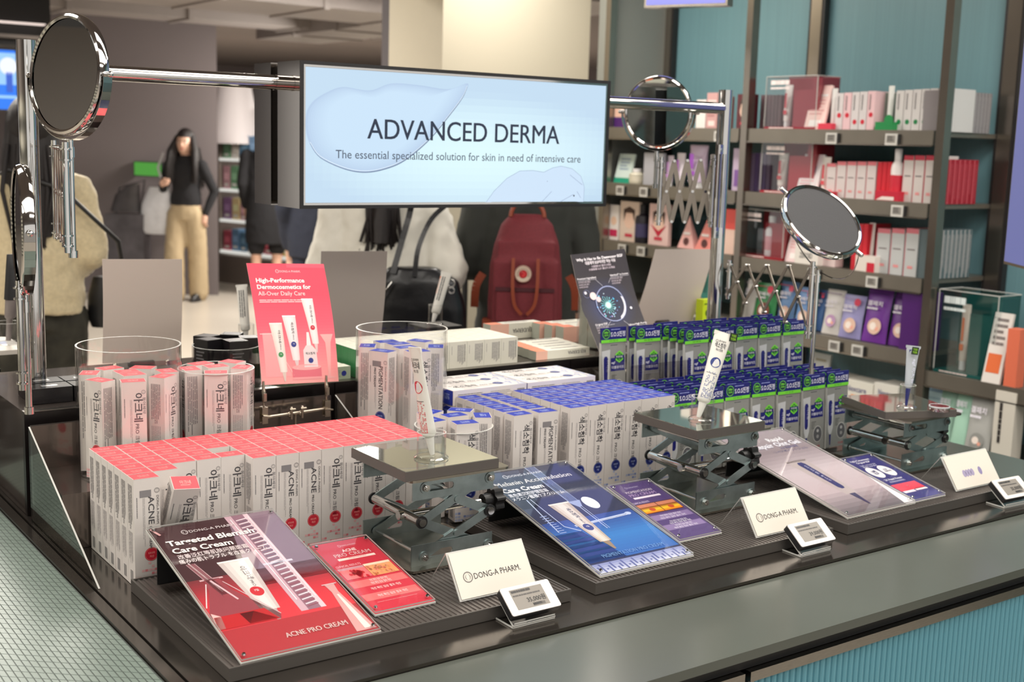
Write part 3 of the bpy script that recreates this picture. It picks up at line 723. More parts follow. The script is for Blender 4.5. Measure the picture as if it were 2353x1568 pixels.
def jack(x,y,z,top,label,rot_top=0,off=(0,0)):
    W,D=.180,.195; e=empty('lab_jack',(x,y,z),label=label,cat='lab jack',group='steel lab jacks')
    MB().rbox(-.003,-.006,0,W+.006,D+.004,.0042,.012,mat('nickel plate',(168,162,150),.25,1,var=.08,scale=20)).build('base_plate',e)
    tz=top-z; deck=tz-.021
    nick=MC['nickel plate']
    MB().rbox(-.007,-.008,deck,W+.009,D,deck+.0042,.010,nick).build('deck_plate',e)
    sh=.036
    lo0,up0=.004,deck-sh-.0008
    for nm,zz in (('lower_side_plate',lo0),('upper_side_plate',up0)):
        for y0,y1 in ((.014,.0165),(D-.0165,D-.014)):
            b=MB(); t=MB(); slotted(t,W-.02,sh,ZINC,y0,y1,(.18,.5,.34,.66)); b.add(t.v,t.f,ZINC,Matrix.Translation((.010,0,zz))); b.build(nm,e)
    zl,zu=lo0+.014,up0+sh*.55; zm=(zl+zu)/2; xl,xr=.034,W-.026; ml,mr=.030,W-.014
    for s,yy in ((-1,.0185),(1,D-.0215)):
        for k,(p,q) in enumerate((((xl,zl),(mr,zm)),((xr,zl),(ml,zm)),((ml,zm),(xr,zu)),((mr,zm),(xl,zu)))):
            yo=yy+(.0031 if k%2 else 0)*(-s); b=MB(); bar(b,p,q,.0155,yo,yo+.0027,ZINC); b.build('scissor_arm',e)
        fy=.0139 if s<0 else D-.0139
        for bx,bz in ((xl,zl),(xr+.008,zl),(xl,zu),(xr+.008,zu)): bolt(bx,fy,bz,s,e)
        fy=.0184 if s<0 else D-.0184
        for bx in (ml,mr):
            b=MB(); b.cyl((bx,fy,zm),(bx,fy+s*.003,zm),.0105,BLACKP,seg=20); b.cyl((bx,fy+s*.003,zm),(bx,fy+s*.006,zm),.0065,CHROME,seg=16); b.build('pivot_cap',e)
        for bz in ((zl+zm)/2,(zm+zu)/2):
            b=MB(); b.cyl(((xl+mr)/2,fy,bz),((xl+mr)/2,fy+s*.0022,bz),.006,ZINC,seg=16); b.build('rivet',e)
    for nm,px_,pz_,r_ in (('axle',xl,zl,.0028),('axle',xl,zu,.0032),('cross_tube',ml,zm,.0082),('cross_tube',mr,zm,.006)):
        MB().cyl((px_,.022,pz_),(px_,D-.022,pz_),r_,CHROME,seg=14).build(nm,e)
    MB().cyl((ml-.012,D*.36,zm),(W+.008,D*.36,zm),.0052,CHROME,seg=12).cyl((ml-.014,D*.36,zm),(ml-.005,D*.36,zm),.008,CHROME,seg=12).build('drive_screw',e)
    b=MB(); kx=W+.006; b.cyl((kx,D*.36,zm),(kx+.018,D*.36,zm),.012,BLACKP,seg=20); n=40; pr=[]
    for i in range(n):
        a=2*math.pi*i/n; rad=.0195+.0028*math.cos(7*a); pr.append((rad*math.cos(a),rad*math.sin(a)))
    mx=Matrix.Translation((kx+.018,D*.36,zm))@Matrix.Rotation(R(90),4,'Y'); b.prism(pr,0,.018,BLACKP,mx); b.build('knob',e)
    # mirrored plate on the deck
    t=MB(); mx=Matrix.Translation((W/2+off[0],D/2+off[1],0))@Matrix.Rotation(rot_top,4,'Z'); a=.091
    t.box(-a,-a,deck+.0036,a,a,tz-.0012,mat('grey plate edge',(104,98,94),.35,.4),mx)
    t.box(-a+.0008,-a+.0008,tz-.0012,a-.0008,a-.0008,tz,mat('mirror glass plate',(176,180,170),.03,.9),mx)
    t.build('plate',e); return e
jack(.998,1.662,.0205,.195,'steel lab jack with mirrored plate between the coral cartons and the first name plate',0,(-.015,-.012))
jack(1.636,1.660,.0205,.193,'steel lab jack with mirrored plate in front of the blister packs',0,(-.022,-.02))
jack(2.257,1.655,.0205,.157,'low steel lab jack with crooked plate at the right end',R(-19),(-.005,-.005))
# small clear cups with tester tubes
def cup(x,y,z,r,h,label):
    b=MB(); b.lathe([(r+.004,0),(r+.004,.002),(r,.004),(r,h),(r-.0015,h),(r-.0015,.003),(0,.003)],ACR,28); b.lathe([(r+.0045,.0),(r+.0045,.0012),(r+.001,.0035)],clear('acrylic foot ring',(.92,.93,.93),1,.2),28); b.lathe([(r-.0015,h),(r-.0015,h+.0006),(r,h+.0006),(r,h)],ACRE,28)
    link('acrylic_cup',b.mesh('acrylic_cup'),loc=(x,y,z),label=label,cat='cup')
def tube(base,top,W,label,draw,body,cap,face=None,flat=.0015,rt=.011,lab2=None,capl=.2):
    """squeeze tube: cap at base, crimp at top"""
    base=Vector(base);top=Vector(top);ax=(top-base);L=ax.length;ax.normalize()
    f=Vector(face or (-.57,-.8,.1)); f=(f-ax*f.dot(ax)).normalized(); u=(-f).cross(ax); u=ax.cross(f)*-1
    u=f.cross(ax)*-1
    if u.dot(RT)<0: u=-u
    e=empty('cream_tube',base,label=label,cat='tube')
    mx=Matrix(((u.x,-f.x,ax.x,0),(u.y,-f.y,ax.y,0),(u.z,-f.z,ax.z,0),(0,0,0,1)))
    c=L*capl
    def sec(t): # half width, half depth above cap
        k=(t-c)/(L-c); return rt+(W/2-rt)*k, rt*max(0,1-k)**.8+flat*k
    b=MB(PRG); rings=[(0,0,c*.82,rt*.45,rt*.45),(0,0,c*.9,rt*.8,rt*.8),(0,0,c,rt,rt)]
    for i in range(1,13):
        t=c+(L-c)*i/12; a,d=sec(t); rings.append((0,0,t,a,d))
    b.loft(rings,body,mx,seg=28); b.box(-W/2-.001,-flat*1.1,L*.955,W/2+.001,flat*1.1,L,body,mx)
    def fn(a,z,l):
        w_,d_=sec(max(z,c)); k=min(1,abs(a)/w_); return mx@Vector((a,-d_*math.sqrt(max(0,1-k*k))-l-.0002,z))
    F=Frame(b,(0,0,0),(1,0,0),(0,0,1),fn=fn); draw(F,L,c,W)
    b.build('tube_body',e)
    q=MB(); q.loft([(0,0,0,rt*.26,rt*.26),(0,0,.002,rt*.34,rt*.34),(0,0,c*.84,rt*.62,rt*.62)],cap,mx,seg=16); q.build('cap',e); return e
def drT(word,sub,ink,seal,fine):
    def d(F,L,c,W):
        logo(F,-.009,L*.885,.0028,(70,70,70)); F.text('동아제약',-.005,L*.88,.005,(80,80,80),w=.014)
        F.text(word,0,L*.815,.0125,ink,al='c',w=W*.62,bold=.015); F.text(sub,0,L*.775,.006,ink,al='c',w=W*.38)
        F.disc(0,L*.64,.0105,seal); F.L=2; F.text('7일',0,L*.645,.006,(235,235,250),al='c'); F.text('개선',0,L*.62,.005,(235,235,250),al='c'); F.L=1
        F.lines(-.012,L*.5,.010,L*.515,1,(110,110,110),.4)
        rd=random.Random(5)
        for i in range(9):
            for j in range(22):
                if rd.random()<.85-.035*j: x=-.0095+i*.0022; F.rect(x,c+.004+j*.0026,x+.0014,c+.0058+j*.0026,fine if rd.random()<.7 else seal)
    return d
wt=mat('white tube plastic',(228,226,218),.35); cp=mat('white cap plastic',(232,230,224),.3)
b0=PZ(991,1052,.196); cup(b0.x,b0.y,.1965,.0245,.043,'small clear acrylic cup standing on the first lab jack')
p=PY(966,828,b0.y); tube((b0.x+.002,b0.y,.201),(p.x-.004,b0.y+.012,p.z+.02),.030,'white cream tube with pale red print standing edge-on in the first cup',drT('아크네','PRO 크림',(70,70,74),(205,60,75),(226,120,120)),wt,cp,face=(-.98,-.1,.1),rt=.0125)
b1=PZ(1613,964,.194); cup(b1.x,b1.y,.1945,.0225,.045,'small clear acrylic cup standing on the middle lab jack')
p=PY(1672,766,b1.y); tube((b1.x-.010,b1.y,.199),(p.x,b1.y+.01,p.z),.036,'white cream tube with blue seal leaning right in the cup on the middle lab jack',drT('색소침착','PRO크림제',(50,50,60),(36,56,128),(120,132,180)),wt,cp,rt=.013)
s_=PY(1684,776,b1.y-.004); 
b=MB(PRG); b.box(-.0075,0,-.0085,.0075,.001,.0085,(30,42,30)); F=Frame(b,(-.0075,0,-.0085),(1,0,0),(0,0,1)); F.text('TES',.0075,.0095,.0065,(150,210,40),al='c',bold=.02); F.text('TER',.0075,.003,.0065,(150,210,40),al='c',bold=.02); M_ST=b.mesh('sticker')
link('tester_sticker',M_ST,mx=Matrix.Translation(s_+Vector((0,-.002,0)))@Matrix.Rotation(R(-36),4,'Z')@Matrix.Rotation(R(8),4,'Y'),label='small black tester sticker with green letters on the crimp of leaning blue-seal tube',cat='sticker')
b2=PZ(2083,936,.158); cup(b2.x,b2.y,.1585,.0175,.05,'small clear acrylic cup standing on the low lab jack')
def drN(F,L,c,W):
    F.rect(-.0085,c+.006,.0085,L*.93,(34,40,128)); F.L=2; F.text('egf 이지듀',.002,L*.78,.009,(225,228,245),w=.055,rot=-90)
p=PY(2106,796,b2.y); tube((b2.x-.002,b2.y,.162),(p.x,b2.y+.008,p.z),.031,'slim navy tube in a clear sleeve leaning in the cup on the low jack',drN,mat('milky clear tube',(178,184,190),.25),mat('navy cap',(32,38,110),.3),rt=.0085,flat=.0012,capl=.34)
s_=PY(2103,807,b2.y-.006)
link('tester_sticker',M_ST,mx=Matrix.Translation(s_)@Matrix.Rotation(R(-36),4,'Z')@Matrix.Rotation(R(6),4,'Y'),label='small black tester sticker on the slim navy tube',cat='sticker')
b3=PZ(2158,944,.158); b=MB(); b.lathe([(.022,0),(.0225,.001),(.0225,.010),(.021,.0112),(.0,.0112)],clear('petri glass',(.86,.87,.88),1,.3,.08),32); b.lathe([(.0,.0002),(.022,0)],clear('petri glass'),32); b.lathe([(.0228,.008),(.0232,.0095),(.0226,.0112),(.0215,.0117),(.0205,.0112)],mat('frosted rim',(180,182,184),.3),32)
link('petri_dish',b.mesh('petri_dish'),loc=(b3.x,b3.y,.158),label='small covered glass dish on the low lab jack plate',cat='dish')
# ================================================================= print panels
def lerp(a,b,t): return a+(b-a)*t
def panel(name,BL,BR,TL,W,H,draw,label,thick=.0035,legs=True,curve=0,backc=(215,205,198),cat='sign',acr=True,nlay=1):
    BL,BR,TL=Vector(BL),Vector(BR),Vector(TL); TR=BR+(TL-BL); n=(BR-BL).cross(TL-BL).normalized()
    e=empty(name,BL,label=label,cat=cat); I=BL
    def fn(a,b,l):
        t=b/H; k=curve*math.sin(math.pi*min(1,max(0,t))); return (BR-BL)*(a/W)+(TL-BL)*t+n*(l+k+.0004)
    b=MB(PRG)
    N=14 if curve else 1
    for i in range(N):
        q=[fn(0,H*i/N,0),fn(W,H*i/N,0),fn(W,H*(i+1)/N,0),fn(0,H*(i+1)/N,0)]; r_=[v-n*.0008 for v in q]
        b.add(q+r_,[(0,1,2,3)],backc); b.add(q+r_,[(7,6,5,4),(0,4,5,1),(1,5,6,2),(2,6,7,3),(3,7,4,0)],backc)
    if draw:
        F=Frame(b,(0,0,0),(1,0,0),(0,1,0),fn=fn,eps=.00022)
        if curve: F.bands=H/14
        draw(F,W,H)
    b.build('print_sheet',e)
    if acr:
        b=MB(); q=[fn(0,0,.004),fn(W,0,.004),fn(W,H,.004),fn(0,H,.004)]; r_=[v-n*.0022 for v in q]
        b.add(q+r_,[(0,1,2,3),(7,6,5,4)],clear('acrylic cover',(.98,.98,.98),.8,.022,.03)); b.add(q+r_,[(0,4,5,1),(1,5,6,2),(2,6,7,3),(3,7,4,0)],ACRE)
        q=[fn(-.001,-.001,-.0012),fn(W+.001,-.001,-.0012),fn(W+.001,H+.001,-.0012),fn(-.001,H+.001,-.0012)]; r_=[v-n*.0025 for v in q]
        b.add(q+r_,[(0,1,2,3),(7,6,5,4),(0,4,5,1),(1,5,6,2),(2,6,7,3),(3,7,4,0)],ACRE)
        b.build('acrylic_plate',e)
        for a,c in ((.08*W*0+.007,.008),(W-.007,.008),(.007,H-.008),(W-.007,H-.008)):
            s=MB(); s.cyl(fn(a,c,.0041),fn(a,c,.006),.0032,CHROME,.0022,seg=14); s.build('screw',e)
    if legs: # folded black support behind
        h=TL.z-BL.z; b=MB(); y1=(TL-BL).y; xo=(TL-BL).x
        q=[fn(.004,H*.9,-.004),fn(W-.004,H*.9,-.004),Vector((q_x(fn(W-.004,H*.9,-.004)),fn(W-.004,H*.9,-.004).y+.002,.0005)),Vector((q_x(fn(.004,H*.9,-.004)),fn(.004,H*.9,-.004).y+.002,.0005))]
        r_=[v+Vector((0,.002,0)) for v in q]; b.add(q+r_,[(0,1,2,3),(7,6,5,4),(0,4,5,1),(1,5,6,2),(2,6,7,3),(3,7,4,0)],mblk); b.build('support',e)
        b=MB(); b.box(q[3].x,q[3].y-.045,.0002,q[2].x,q[3].y,.003,clear('reflective clear front',(.9,.88,.86),1,.14)); b.build('foot',e)
    return e
def q_x(v): return v.x
def tubepic(F,x,y0,y1,w,ink,seal,word='아크네',lean=0,body=(232,226,222),shade=(180,160,158),nozzle=True):
    """printed picture of a tube standing crimp up; lean shifts the top"""
    L=y1-y0; X=lambda t,o: x+lean*t+o
    nz=y0+L*(.16 if nozzle else .1)
    F.poly([(X(0,-w*.05),y0),(X(0,w*.05),y0),(X(.1,w*.16),nz),(X(.1,-w*.16),nz)],shade)
    k0,k1=.27,.5; l=F.L
    for i in range(6):
        a0=-1+2*i/6; a1=-1+2*(i+1)/6; t=1-abs((a0+a1)/2-.0)**2*.75; c=tuple(shade[j]+(body[j]-shade[j])*t for j in range(3))
        F.poly([(X(.14,w*k0*a0),nz),(X(.14,w*k0*a1),nz),(X(1,w*k1*a1),y1),(X(1,w*k1*a0),y1)],c)
    F.L=l+1
    F.rect(X(1,-w*.5),y1-L*.02,X(1,w*.5),y1+L*.005,tuple(min(255,v+14) for v in body))
    F.text(word,X(.72,w*.02),y0+L*.88,w*.22,ink,w=L*.22,rot=-90,bold=.015); F.text('PRO',X(.6,w*.02),y0+L*.64,w*.13,ink,w=L*.1,rot=-90)
    F.disc(X(.5,0),y0+L*.46,w*.2,seal,ry=w*.2); F.L=l+2; F.text('7일',X(.5,0),y0+L*.46,w*.1,(245,240,240),al='c'); F.L=l
def drP1(F,W,H):
    F.rect(0,0,W,H,(64,30,36)); F.L=2
    F.grad(0,H*.2,W,H*.56,[(226,56,66),(205,44,58),(120,40,48)],20); 
    F.poly([(W*.42,H*.44),(W*.45,H*.52),(W*.62,H*1),(W*1,H*1),(W*1,H*.44)],(134,108,124)); F.poly([(W*.42,H*.44),(W*1,H*.44),(W*1,H*.56),(W*.445,H*.5)],(186,124,138))
    F.poly([(0,H*.0),(W,H*.0),(W,H*.2),(0,H*.2)],(176,44,52)); F.L=3
    # flask with red liquid
    gl=(214,180,184)
    F.poly([(W*.09,H*.68),(W*.15,H*.68),(W*.23,H*.43),(W*.18,H*.43)],(140,84,92)); F.line(W*.09,H*.68,W*.18,H*.42,.0012,gl); F.line(W*.15,H*.68,W*.24,H*.42,.0012,gl); F.line(W*.11,H*.69,W*.2,H*.45,.0022,(246,226,226))
    F.rect(W*.1,H*.545,W*.27,H*.555,gl)
    F.poly([(W*.13,H*.55),(W*.24,H*.55),(W*.26,H*.46),(W*.46,H*.235),(W*.44,H*.205),(W*.0,H*.205),(W*.0,H*.3),(W*.115,H*.47)],(150,62,72)); 
    F.L=4; F.poly([(W*.0,H*.205),(W*.43,H*.205),(W*.38,H*.29),(W*.02,H*.29)],(190,22,30)); F.poly([(W*.22,H*.21),(W*.42,H*.21),(W*.3,H*.285),(W*.2,H*.285)],(52,18,24)); F.poly([(W*.0,H*.21),(W*.05,H*.21),(W*.07,H*.29),(W*.02,H*.32)],(244,190,186))
    F.line(W*.245,H*.52,W*.46,H*.235,.0016,gl); F.line(W*.125,H*.52,W*.02,H*.36,.0016,(244,220,220)); F.line(W*.17,H*.54,W*.26,H*.38,.003,(226,190,196)); F.L=3
    # condenser
    for k,(a,b,c) in enumerate(((W*.60,W*.655,(206,170,182)),(W*.655,W*.75,(150,110,126)),(W*.75,W*.79,(226,200,208)))):
        F.poly([(a,H*1),(b,H*1),(b+W*.0,H*.22),(a+W*.0,H*.22)],c)
    F.L=4
    for i in range(44): F.poly([(W*.665,H*(.24+i*.0165)),(W*.755,H*(.25+i*.0165)),(W*.755,H*(.257+i*.0165)),(W*.665,H*(.247+i*.0165))],(240,224,230) if i%2 else ((150,84,100) if i<20 else (112,88,108)))
    F.rect(W*.6,H*.575,W*.83,H*.59,(214,206,220)); F.L=5; F.line(W*.63,H*.3,W*.63,H*.97,.0015,(250,240,244)); F.line(W*.775,H*.3,W*.775,H*.97,.0012,(250,240,244))
    F.L=4; F.poly([(W*.84,H*.02),(W*.99,H*.02),(W*.95,H*.3),(W*.965,H*.36),(W*.89,H*.36),(W*.9,H*.3)],(214,160,158)); F.L=5; F.poly([(W*.91,H*.03),(W*.96,H*.03),(W*.935,H*.28),(W*.92,H*.28)],(250,226,218)); F.rect(W*.87,H*.355,W*.985,H*.362,gl)
    F.L=3; tubepic(F,W*.42,H*.2,H*.655,W*.24,(110,100,104),(206,40,52),lean=W*.0)
    F.L=8
    brand(F,W*.22,H*.915,.0085,(232,222,222),w=W*.37)
    F.text('Targeted Blemish',W*.06,H*.835,.0165,(248,240,238),w=W*.67,bold=.03); F.text('Care Cream',W*.06,H*.772,.0165,(248,240,238),w=W*.455,bold=.025)
    F.text('改善泛红等肌肤问题面霜',W*.07,H*.728,.0105,(236,222,222),w=W*.53); F.text('痛みの肌トラブル を改善クリーム',W*.055,H*.69,.0105,(236,222,222),w=W*.67)
    F.text('ACNE PRO CREAM',W*.60,H*.075,.0125,(246,232,228),w=W*.45,al='c',bold=.022)
    F.line(W*.02,H*.99,W*.06,H*.93,.004,(210,160,160))
def drP2(F,W,H):
    F.rect(0,0,W,H,(206,46,66)); F.L=2; brand(F,W*.42,H*.915,.0042,(240,200,205),w=W*.26)
    F.text('ACNE',W*.53,H*.835,.0078,(250,226,224),w=W*.24,al='c',bold=.03); F.text('PRO CREAM',W*.53,H*.775,.0098,(252,236,234),w=W*.62,al='c',bold=.01); F.rect(W*.22,H*.722,W*.86,H*.752,(248,226,216)); F.L=3; F.lines(W*.4,H*.73,W*.72,H*.744,1,(230,150,150),.6); F.L=2
    F.text('CLINICAL RESULTS',W*.08,H*.635,.0055,(246,190,196),w=W*.42,bold=.01)
    F.rect(W*.07,H*.46,W*.5,H*.62,(206,150,158)); F.rect(W*.51,H*.455,W*.96,H*.625,(240,168,112)); F.L=3; F.rect(W*.51,H*.595,W*.96,H*.625,(250,222,196)); F.rect(W*.07,H*.46,W*.5,H*.59,(236,120,122)); F.L=4
    rd=random.Random(9)
    for i in range(34): F.disc(W*(.31+rd.gauss(0,.055)),H*(.52+rd.gauss(0,.022)),.0028,(206,rd.randint(18,50),48),seg=8)
    for i in range(40): F.disc(W*(.53+rd.random()*.4),H*(.465+rd.random()*.12),.0024,(rd.randint(236,250),rd.randint(140,176),rd.randint(96,126)),seg=8)
    F.disc(W*.73,H*.55,.003,(214,90,80),seg=10)
    F.L=2; F.rect(W*.05,H*.34,W*.97,H*.43,(226,112,112)); F.rect(W*.05,H*.16,W*.97,H*.245,(230,112,112)); F.L=3
    for y,w_ in ((.395,.3),(.355,.34),(.285,.5),(.19,.5)): F.text('개선 확인 임상 결과 개선',W*.53,H*y,.0052,(252,220,218),al='c',w=W*w_,bold=.01)
    F.lines(W*.18,H*.12,W*.88,H*.126,1,(246,180,184),.5)
def drP3(F,W,H):
    F.rect(0,0,W,H,(34,44,88)); F.L=2; F.grad(0,H*.1,W,H*.47,[(36,96,176),(44,122,196),(30,62,140)],16); F.rect(0,H*.47,W,H,(30,38,74)); 
    F.poly([(0,H*.62),(0,H),(W*.44,H),(W*.2,H*.62)],(112,128,170)); F.poly([(0,H*.1),(0,H*.36),(W*.3,H*.36),(W*.42,H*.1)],(36,66,150)); F.L=3
    F.grad(0,0,W,H*.085,[(214,218,232),(130,140,190)],5); F.L=4
    for i in range(26): F.rect(W*i/26,H*(.01+.02*(i%2)),W*(i+.45)/26,H*(.04+.02*(i%3)),(90,100,160))
    F.L=3
    gl=(190,204,236)
    for a,b_ in ((.52,.62),): 
        F.poly([(W*a,H*1),(W*b_,H*1),(W*b_,H*.62),(W*a,H*.62)],(84,98,140)); F.line(W*a,H*1,W*a,H*.62,.002,gl); F.line(W*b_,H*1,W*b_,H*.62,.001,gl); F.line(W*(a+.03),H*.98,W*(a+.03),H*.64,.0014,(236,240,250))
    F.poly([(W*.5,H*.62),(W*.64,H*.62),(W*.59,H*.56),(W*.55,H*.56)],(150,164,204)); F.line(W*.56,H*.56,W*.56,H*.34,.0016,gl); F.line(W*.585,H*.56,W*.585,H*.34,.001,gl)
    F.disc(W*.71,H*.58,W*.07,(226,232,244),ry=W*.085); F.line(W*.3,H*.41,W*.9,H*.43,.003,gl); F.line(W*.3,H*.4,W*.9,H*.42,.001,(240,244,252)); F.disc(W*.92,H*.43,.007,gl,ry=.004)
    F.line(W*.16,H*.7,W*.09,H*.38,.0022,gl); F.line(W*.2,H*.7,W*.2,H*.42,.0016,gl); F.line(W*.2,H*.42,W*.3,H*.36,.002,gl)
    for i in range(9): F.rect(W*.09,H*(.37+i*.02),W*.16,H*(.376+i*.02),(150,168,220))
    F.L=5; tubepic(F,W*.4,H*.17,H*.62,W*.22,(70,70,80),(34,52,120),word='색소침착',body=(222,214,206),shade=(150,130,112))
    F.L=8
    brand(F,W*.2,H*.925,.0085,(226,230,244),w=W*.38); F.text('Melanin Accumulation',W*.03,H*.85,.0165,(246,246,250),w=W*.84,bold=.03); F.text('Care Cream',W*.03,H*.785,.0165,(244,244,250),w=W*.44,bold=.025)
    F.text('黑色素沉积护理面霜',W*.04,H*.742,.0105,(226,228,240),w=W*.42); F.text('メラニン蓄積ケアクリーム',W*.03,H*.705,.0105,(226,228,240),w=W*.56)
    F.text('PIGMENTATION PRO CREAM',W*.53,H*.115,.0115,(140,190,240),w=W*.66,al='c',bold=.015)
def drP3b(F,W,H):
    F.rect(0,0,W,H,(82,62,118)); F.L=2; brand(F,W*.3,H*.91,.0042,(206,196,226),w=W*.26); F.text('PIGMENTATION',W*.5,H*.825,.0078,(250,240,250),w=W*.62,al='c',bold=.02); F.text('PRO CREAM',W*.5,H*.765,.0095,(226,200,240),w=W*.62,al='c'); F.rect(W*.2,H*.718,W*.84,H*.748,(238,226,240))
    F.text('CLINICAL RESULTS',W*.05,H*.645,.0055,(214,200,232),w=W*.38); F.rect(W*.05,H*.46,W*.95,H*.63,(90,50,40)); F.L=3
    for a in (.06,.51): 
        F.grad(W*a,H*.47,W*(a+.43),H*.57,[(232,120,20),(250,206,40),(120,50,20)],8); F.rect(W*a,H*.57,W*(a+.43),H*.62,(206,130,100)); F.L=4; F.disc(W*(a+.22),H*.52,.007,(196,80,40),ry=.004); F.L=3
    F.L=2
    for y in (.34,.17): F.rect(W*.04,H*y,W*.96,H*(y+.085),(138,118,166))
    F.L=3
    for y,w_ in ((.39,.5),(.352,.6),(.285,.4),(.255,.5),(.215,.4),(.18,.55)): F.text('개선 확인 임상 결과 개선',W*.5,H*y,.0044,(236,230,246),al='c',w=W*w_)
def drP4(F,W,H):
    F.grad(0,0,W,H,[(96,86,92),(196,178,184),(206,192,198),(150,134,140),(178,166,172)],26); F.L=2
    F.text('Rapid',W*.56,H*.865,.018,(250,250,255),w=W*.22,bold=.03,al='l'); F.text('Repair Oint Gel',W*.25,H*.80,.0205,(64,62,130),w=W*.68,bold=.05,al='l'); F.L=3; F.text('Repair Oint Gel',W*.25,H*.80,.0205,(250,248,255),w=W*.68,bold=.03,al='l'); F.L=2
    F.text('EGF 高濃度修復',W*.56,H*.765,.009,(90,84,130),w=W*.26); F.text('リペアポイントジェル',W*.4,H*.728,.0085,(96,90,130),w=W*.5)
    F.poly([(W*.33,H*.62),(W*.62,H*.62),(W*.56,H*.2),(W*.40,H*.2)],(190,176,176)); F.poly([(W*.33,H*.62),(W*.62,H*.62),(W*.615,H*.6),(W*.335,H*.6)],(150,130,126)); F.L=3
    F.poly([(W*.43,H*.57),(W*.45,H*.59),(W*.51,H*.59),(W*.53,H*.57),(W*.52,H*.28),(W*.50,H*.26),(W*.46,H*.26),(W*.44,H*.28)],(44,40,108)); F.L=4; F.text('이지듀 EGF',W*.47,H*.55,.007,(206,206,232),w=H*.2,rot=-90); F.L=3
    F.poly([(W*.44,H*.2),(W*.52,H*.2),(W*.49,H*.07),(W*.47,H*.07)],(58,48,90)); 
    F.poly([(W*.86,H*0),(W*1,H*0),(W*1,H*.35)],(236,232,236)); 
def drP4b(F,W,H):
    F.rect(0,0,W,H,(48,44,118)); F.L=2; F.text('Highly Concentrated',W*.46,H*.9,.0066,(240,240,250),w=W*.6,al='c',bold=.02); F.text('Original EGF',W*.46,H*.85,.0066,(240,240,250),w=W*.42,al='c',bold=.02); F.text('고농축 고순도 EGF 함유',W*.46,H*.79,.0045,(214,214,236),al='c',w=W*.5); F.text('高濃縮 EGF 配合',W*.46,H*.755,.0045,(214,214,236),al='c',w=W*.46)
    F.disc(W*.3,H*.63,W*.17,(240,238,242)); F.disc(W*.68,H*.63,W*.17,(240,238,242)); F.L=3; F.text('10배',W*.3,H*.635,.008,(50,48,110),al='c',bold=.02); F.text('EGF',W*.3,H*.59,.008,(50,48,110),al='c',bold=.02); F.text('EGF',W*.68,H*.64,.0068,(50,48,110),al='c'); F.text('10PPM',W*.68,H*.6,.0068,(50,48,110),al='c',w=W*.2)
    F.L=2; F.text('2X Rapid Repair',W*.46,H*.44,.0072,(240,240,250),w=W*.56,al='c',bold=.02); F.lines(W*.22,H*.385,W*.72,H*.415,2,(206,206,232),.5)
    F.grad(W*.1,H*.2,W*.88,H*.35,[(236,60,82),(232,84,104)],4); F.rect(W*.52,H*.17,W*.88,H*.215,(246,238,240)); F.rect(W*.12,H*.16,W*.48,H*.2,(236,230,240)); F.disc(W*.5,H*.28,.003,(246,190,196))
def tl(px,py,X,XL): p=PX(px,py,X); return (XL,p.y,p.z)
panel('display_poster',(.626,1.4765,.0225),(.838,1.4765,.0225),tl(625,1173,.838,.626),.21,.297,drP1,'large red poster in clear acrylic with flask and tube, front left tray')
panel('display_poster',(.861,1.533,.0225),(.965,1.533,.0225),tl(710,1257,.861,.861),.105,.148,drP2,'small red poster with two skin pictures beside the large red one')
panel('display_poster',(1.256,1.488,.0225),(1.463,1.488,.0225),tl(1300,1062,1.463,1.256),.21,.297,drP3,'large blue poster in clear acrylic on the middle tray')
panel('display_poster',(1.494,1.556,.0225),(1.598,1.556,.0225),tl(1395,1120,1.494,1.494),.105,.148,drP3b,'small purple poster with two orange pictures beside the large blue one')
panel('display_poster',(1.880,1.497,.0225),(2.086,1.497,.0225),tl(1798,985,2.090,1.880),.21,.297,drP4,'large silver grey poster in clear acrylic on the right tray')
panel('display_poster',(2.090,1.501,.0225),(2.191,1.501,.0225),tl(1998,1045,2.191,2.090),.105,.148,drP4b,'small navy poster with two white circles beside the silver one')
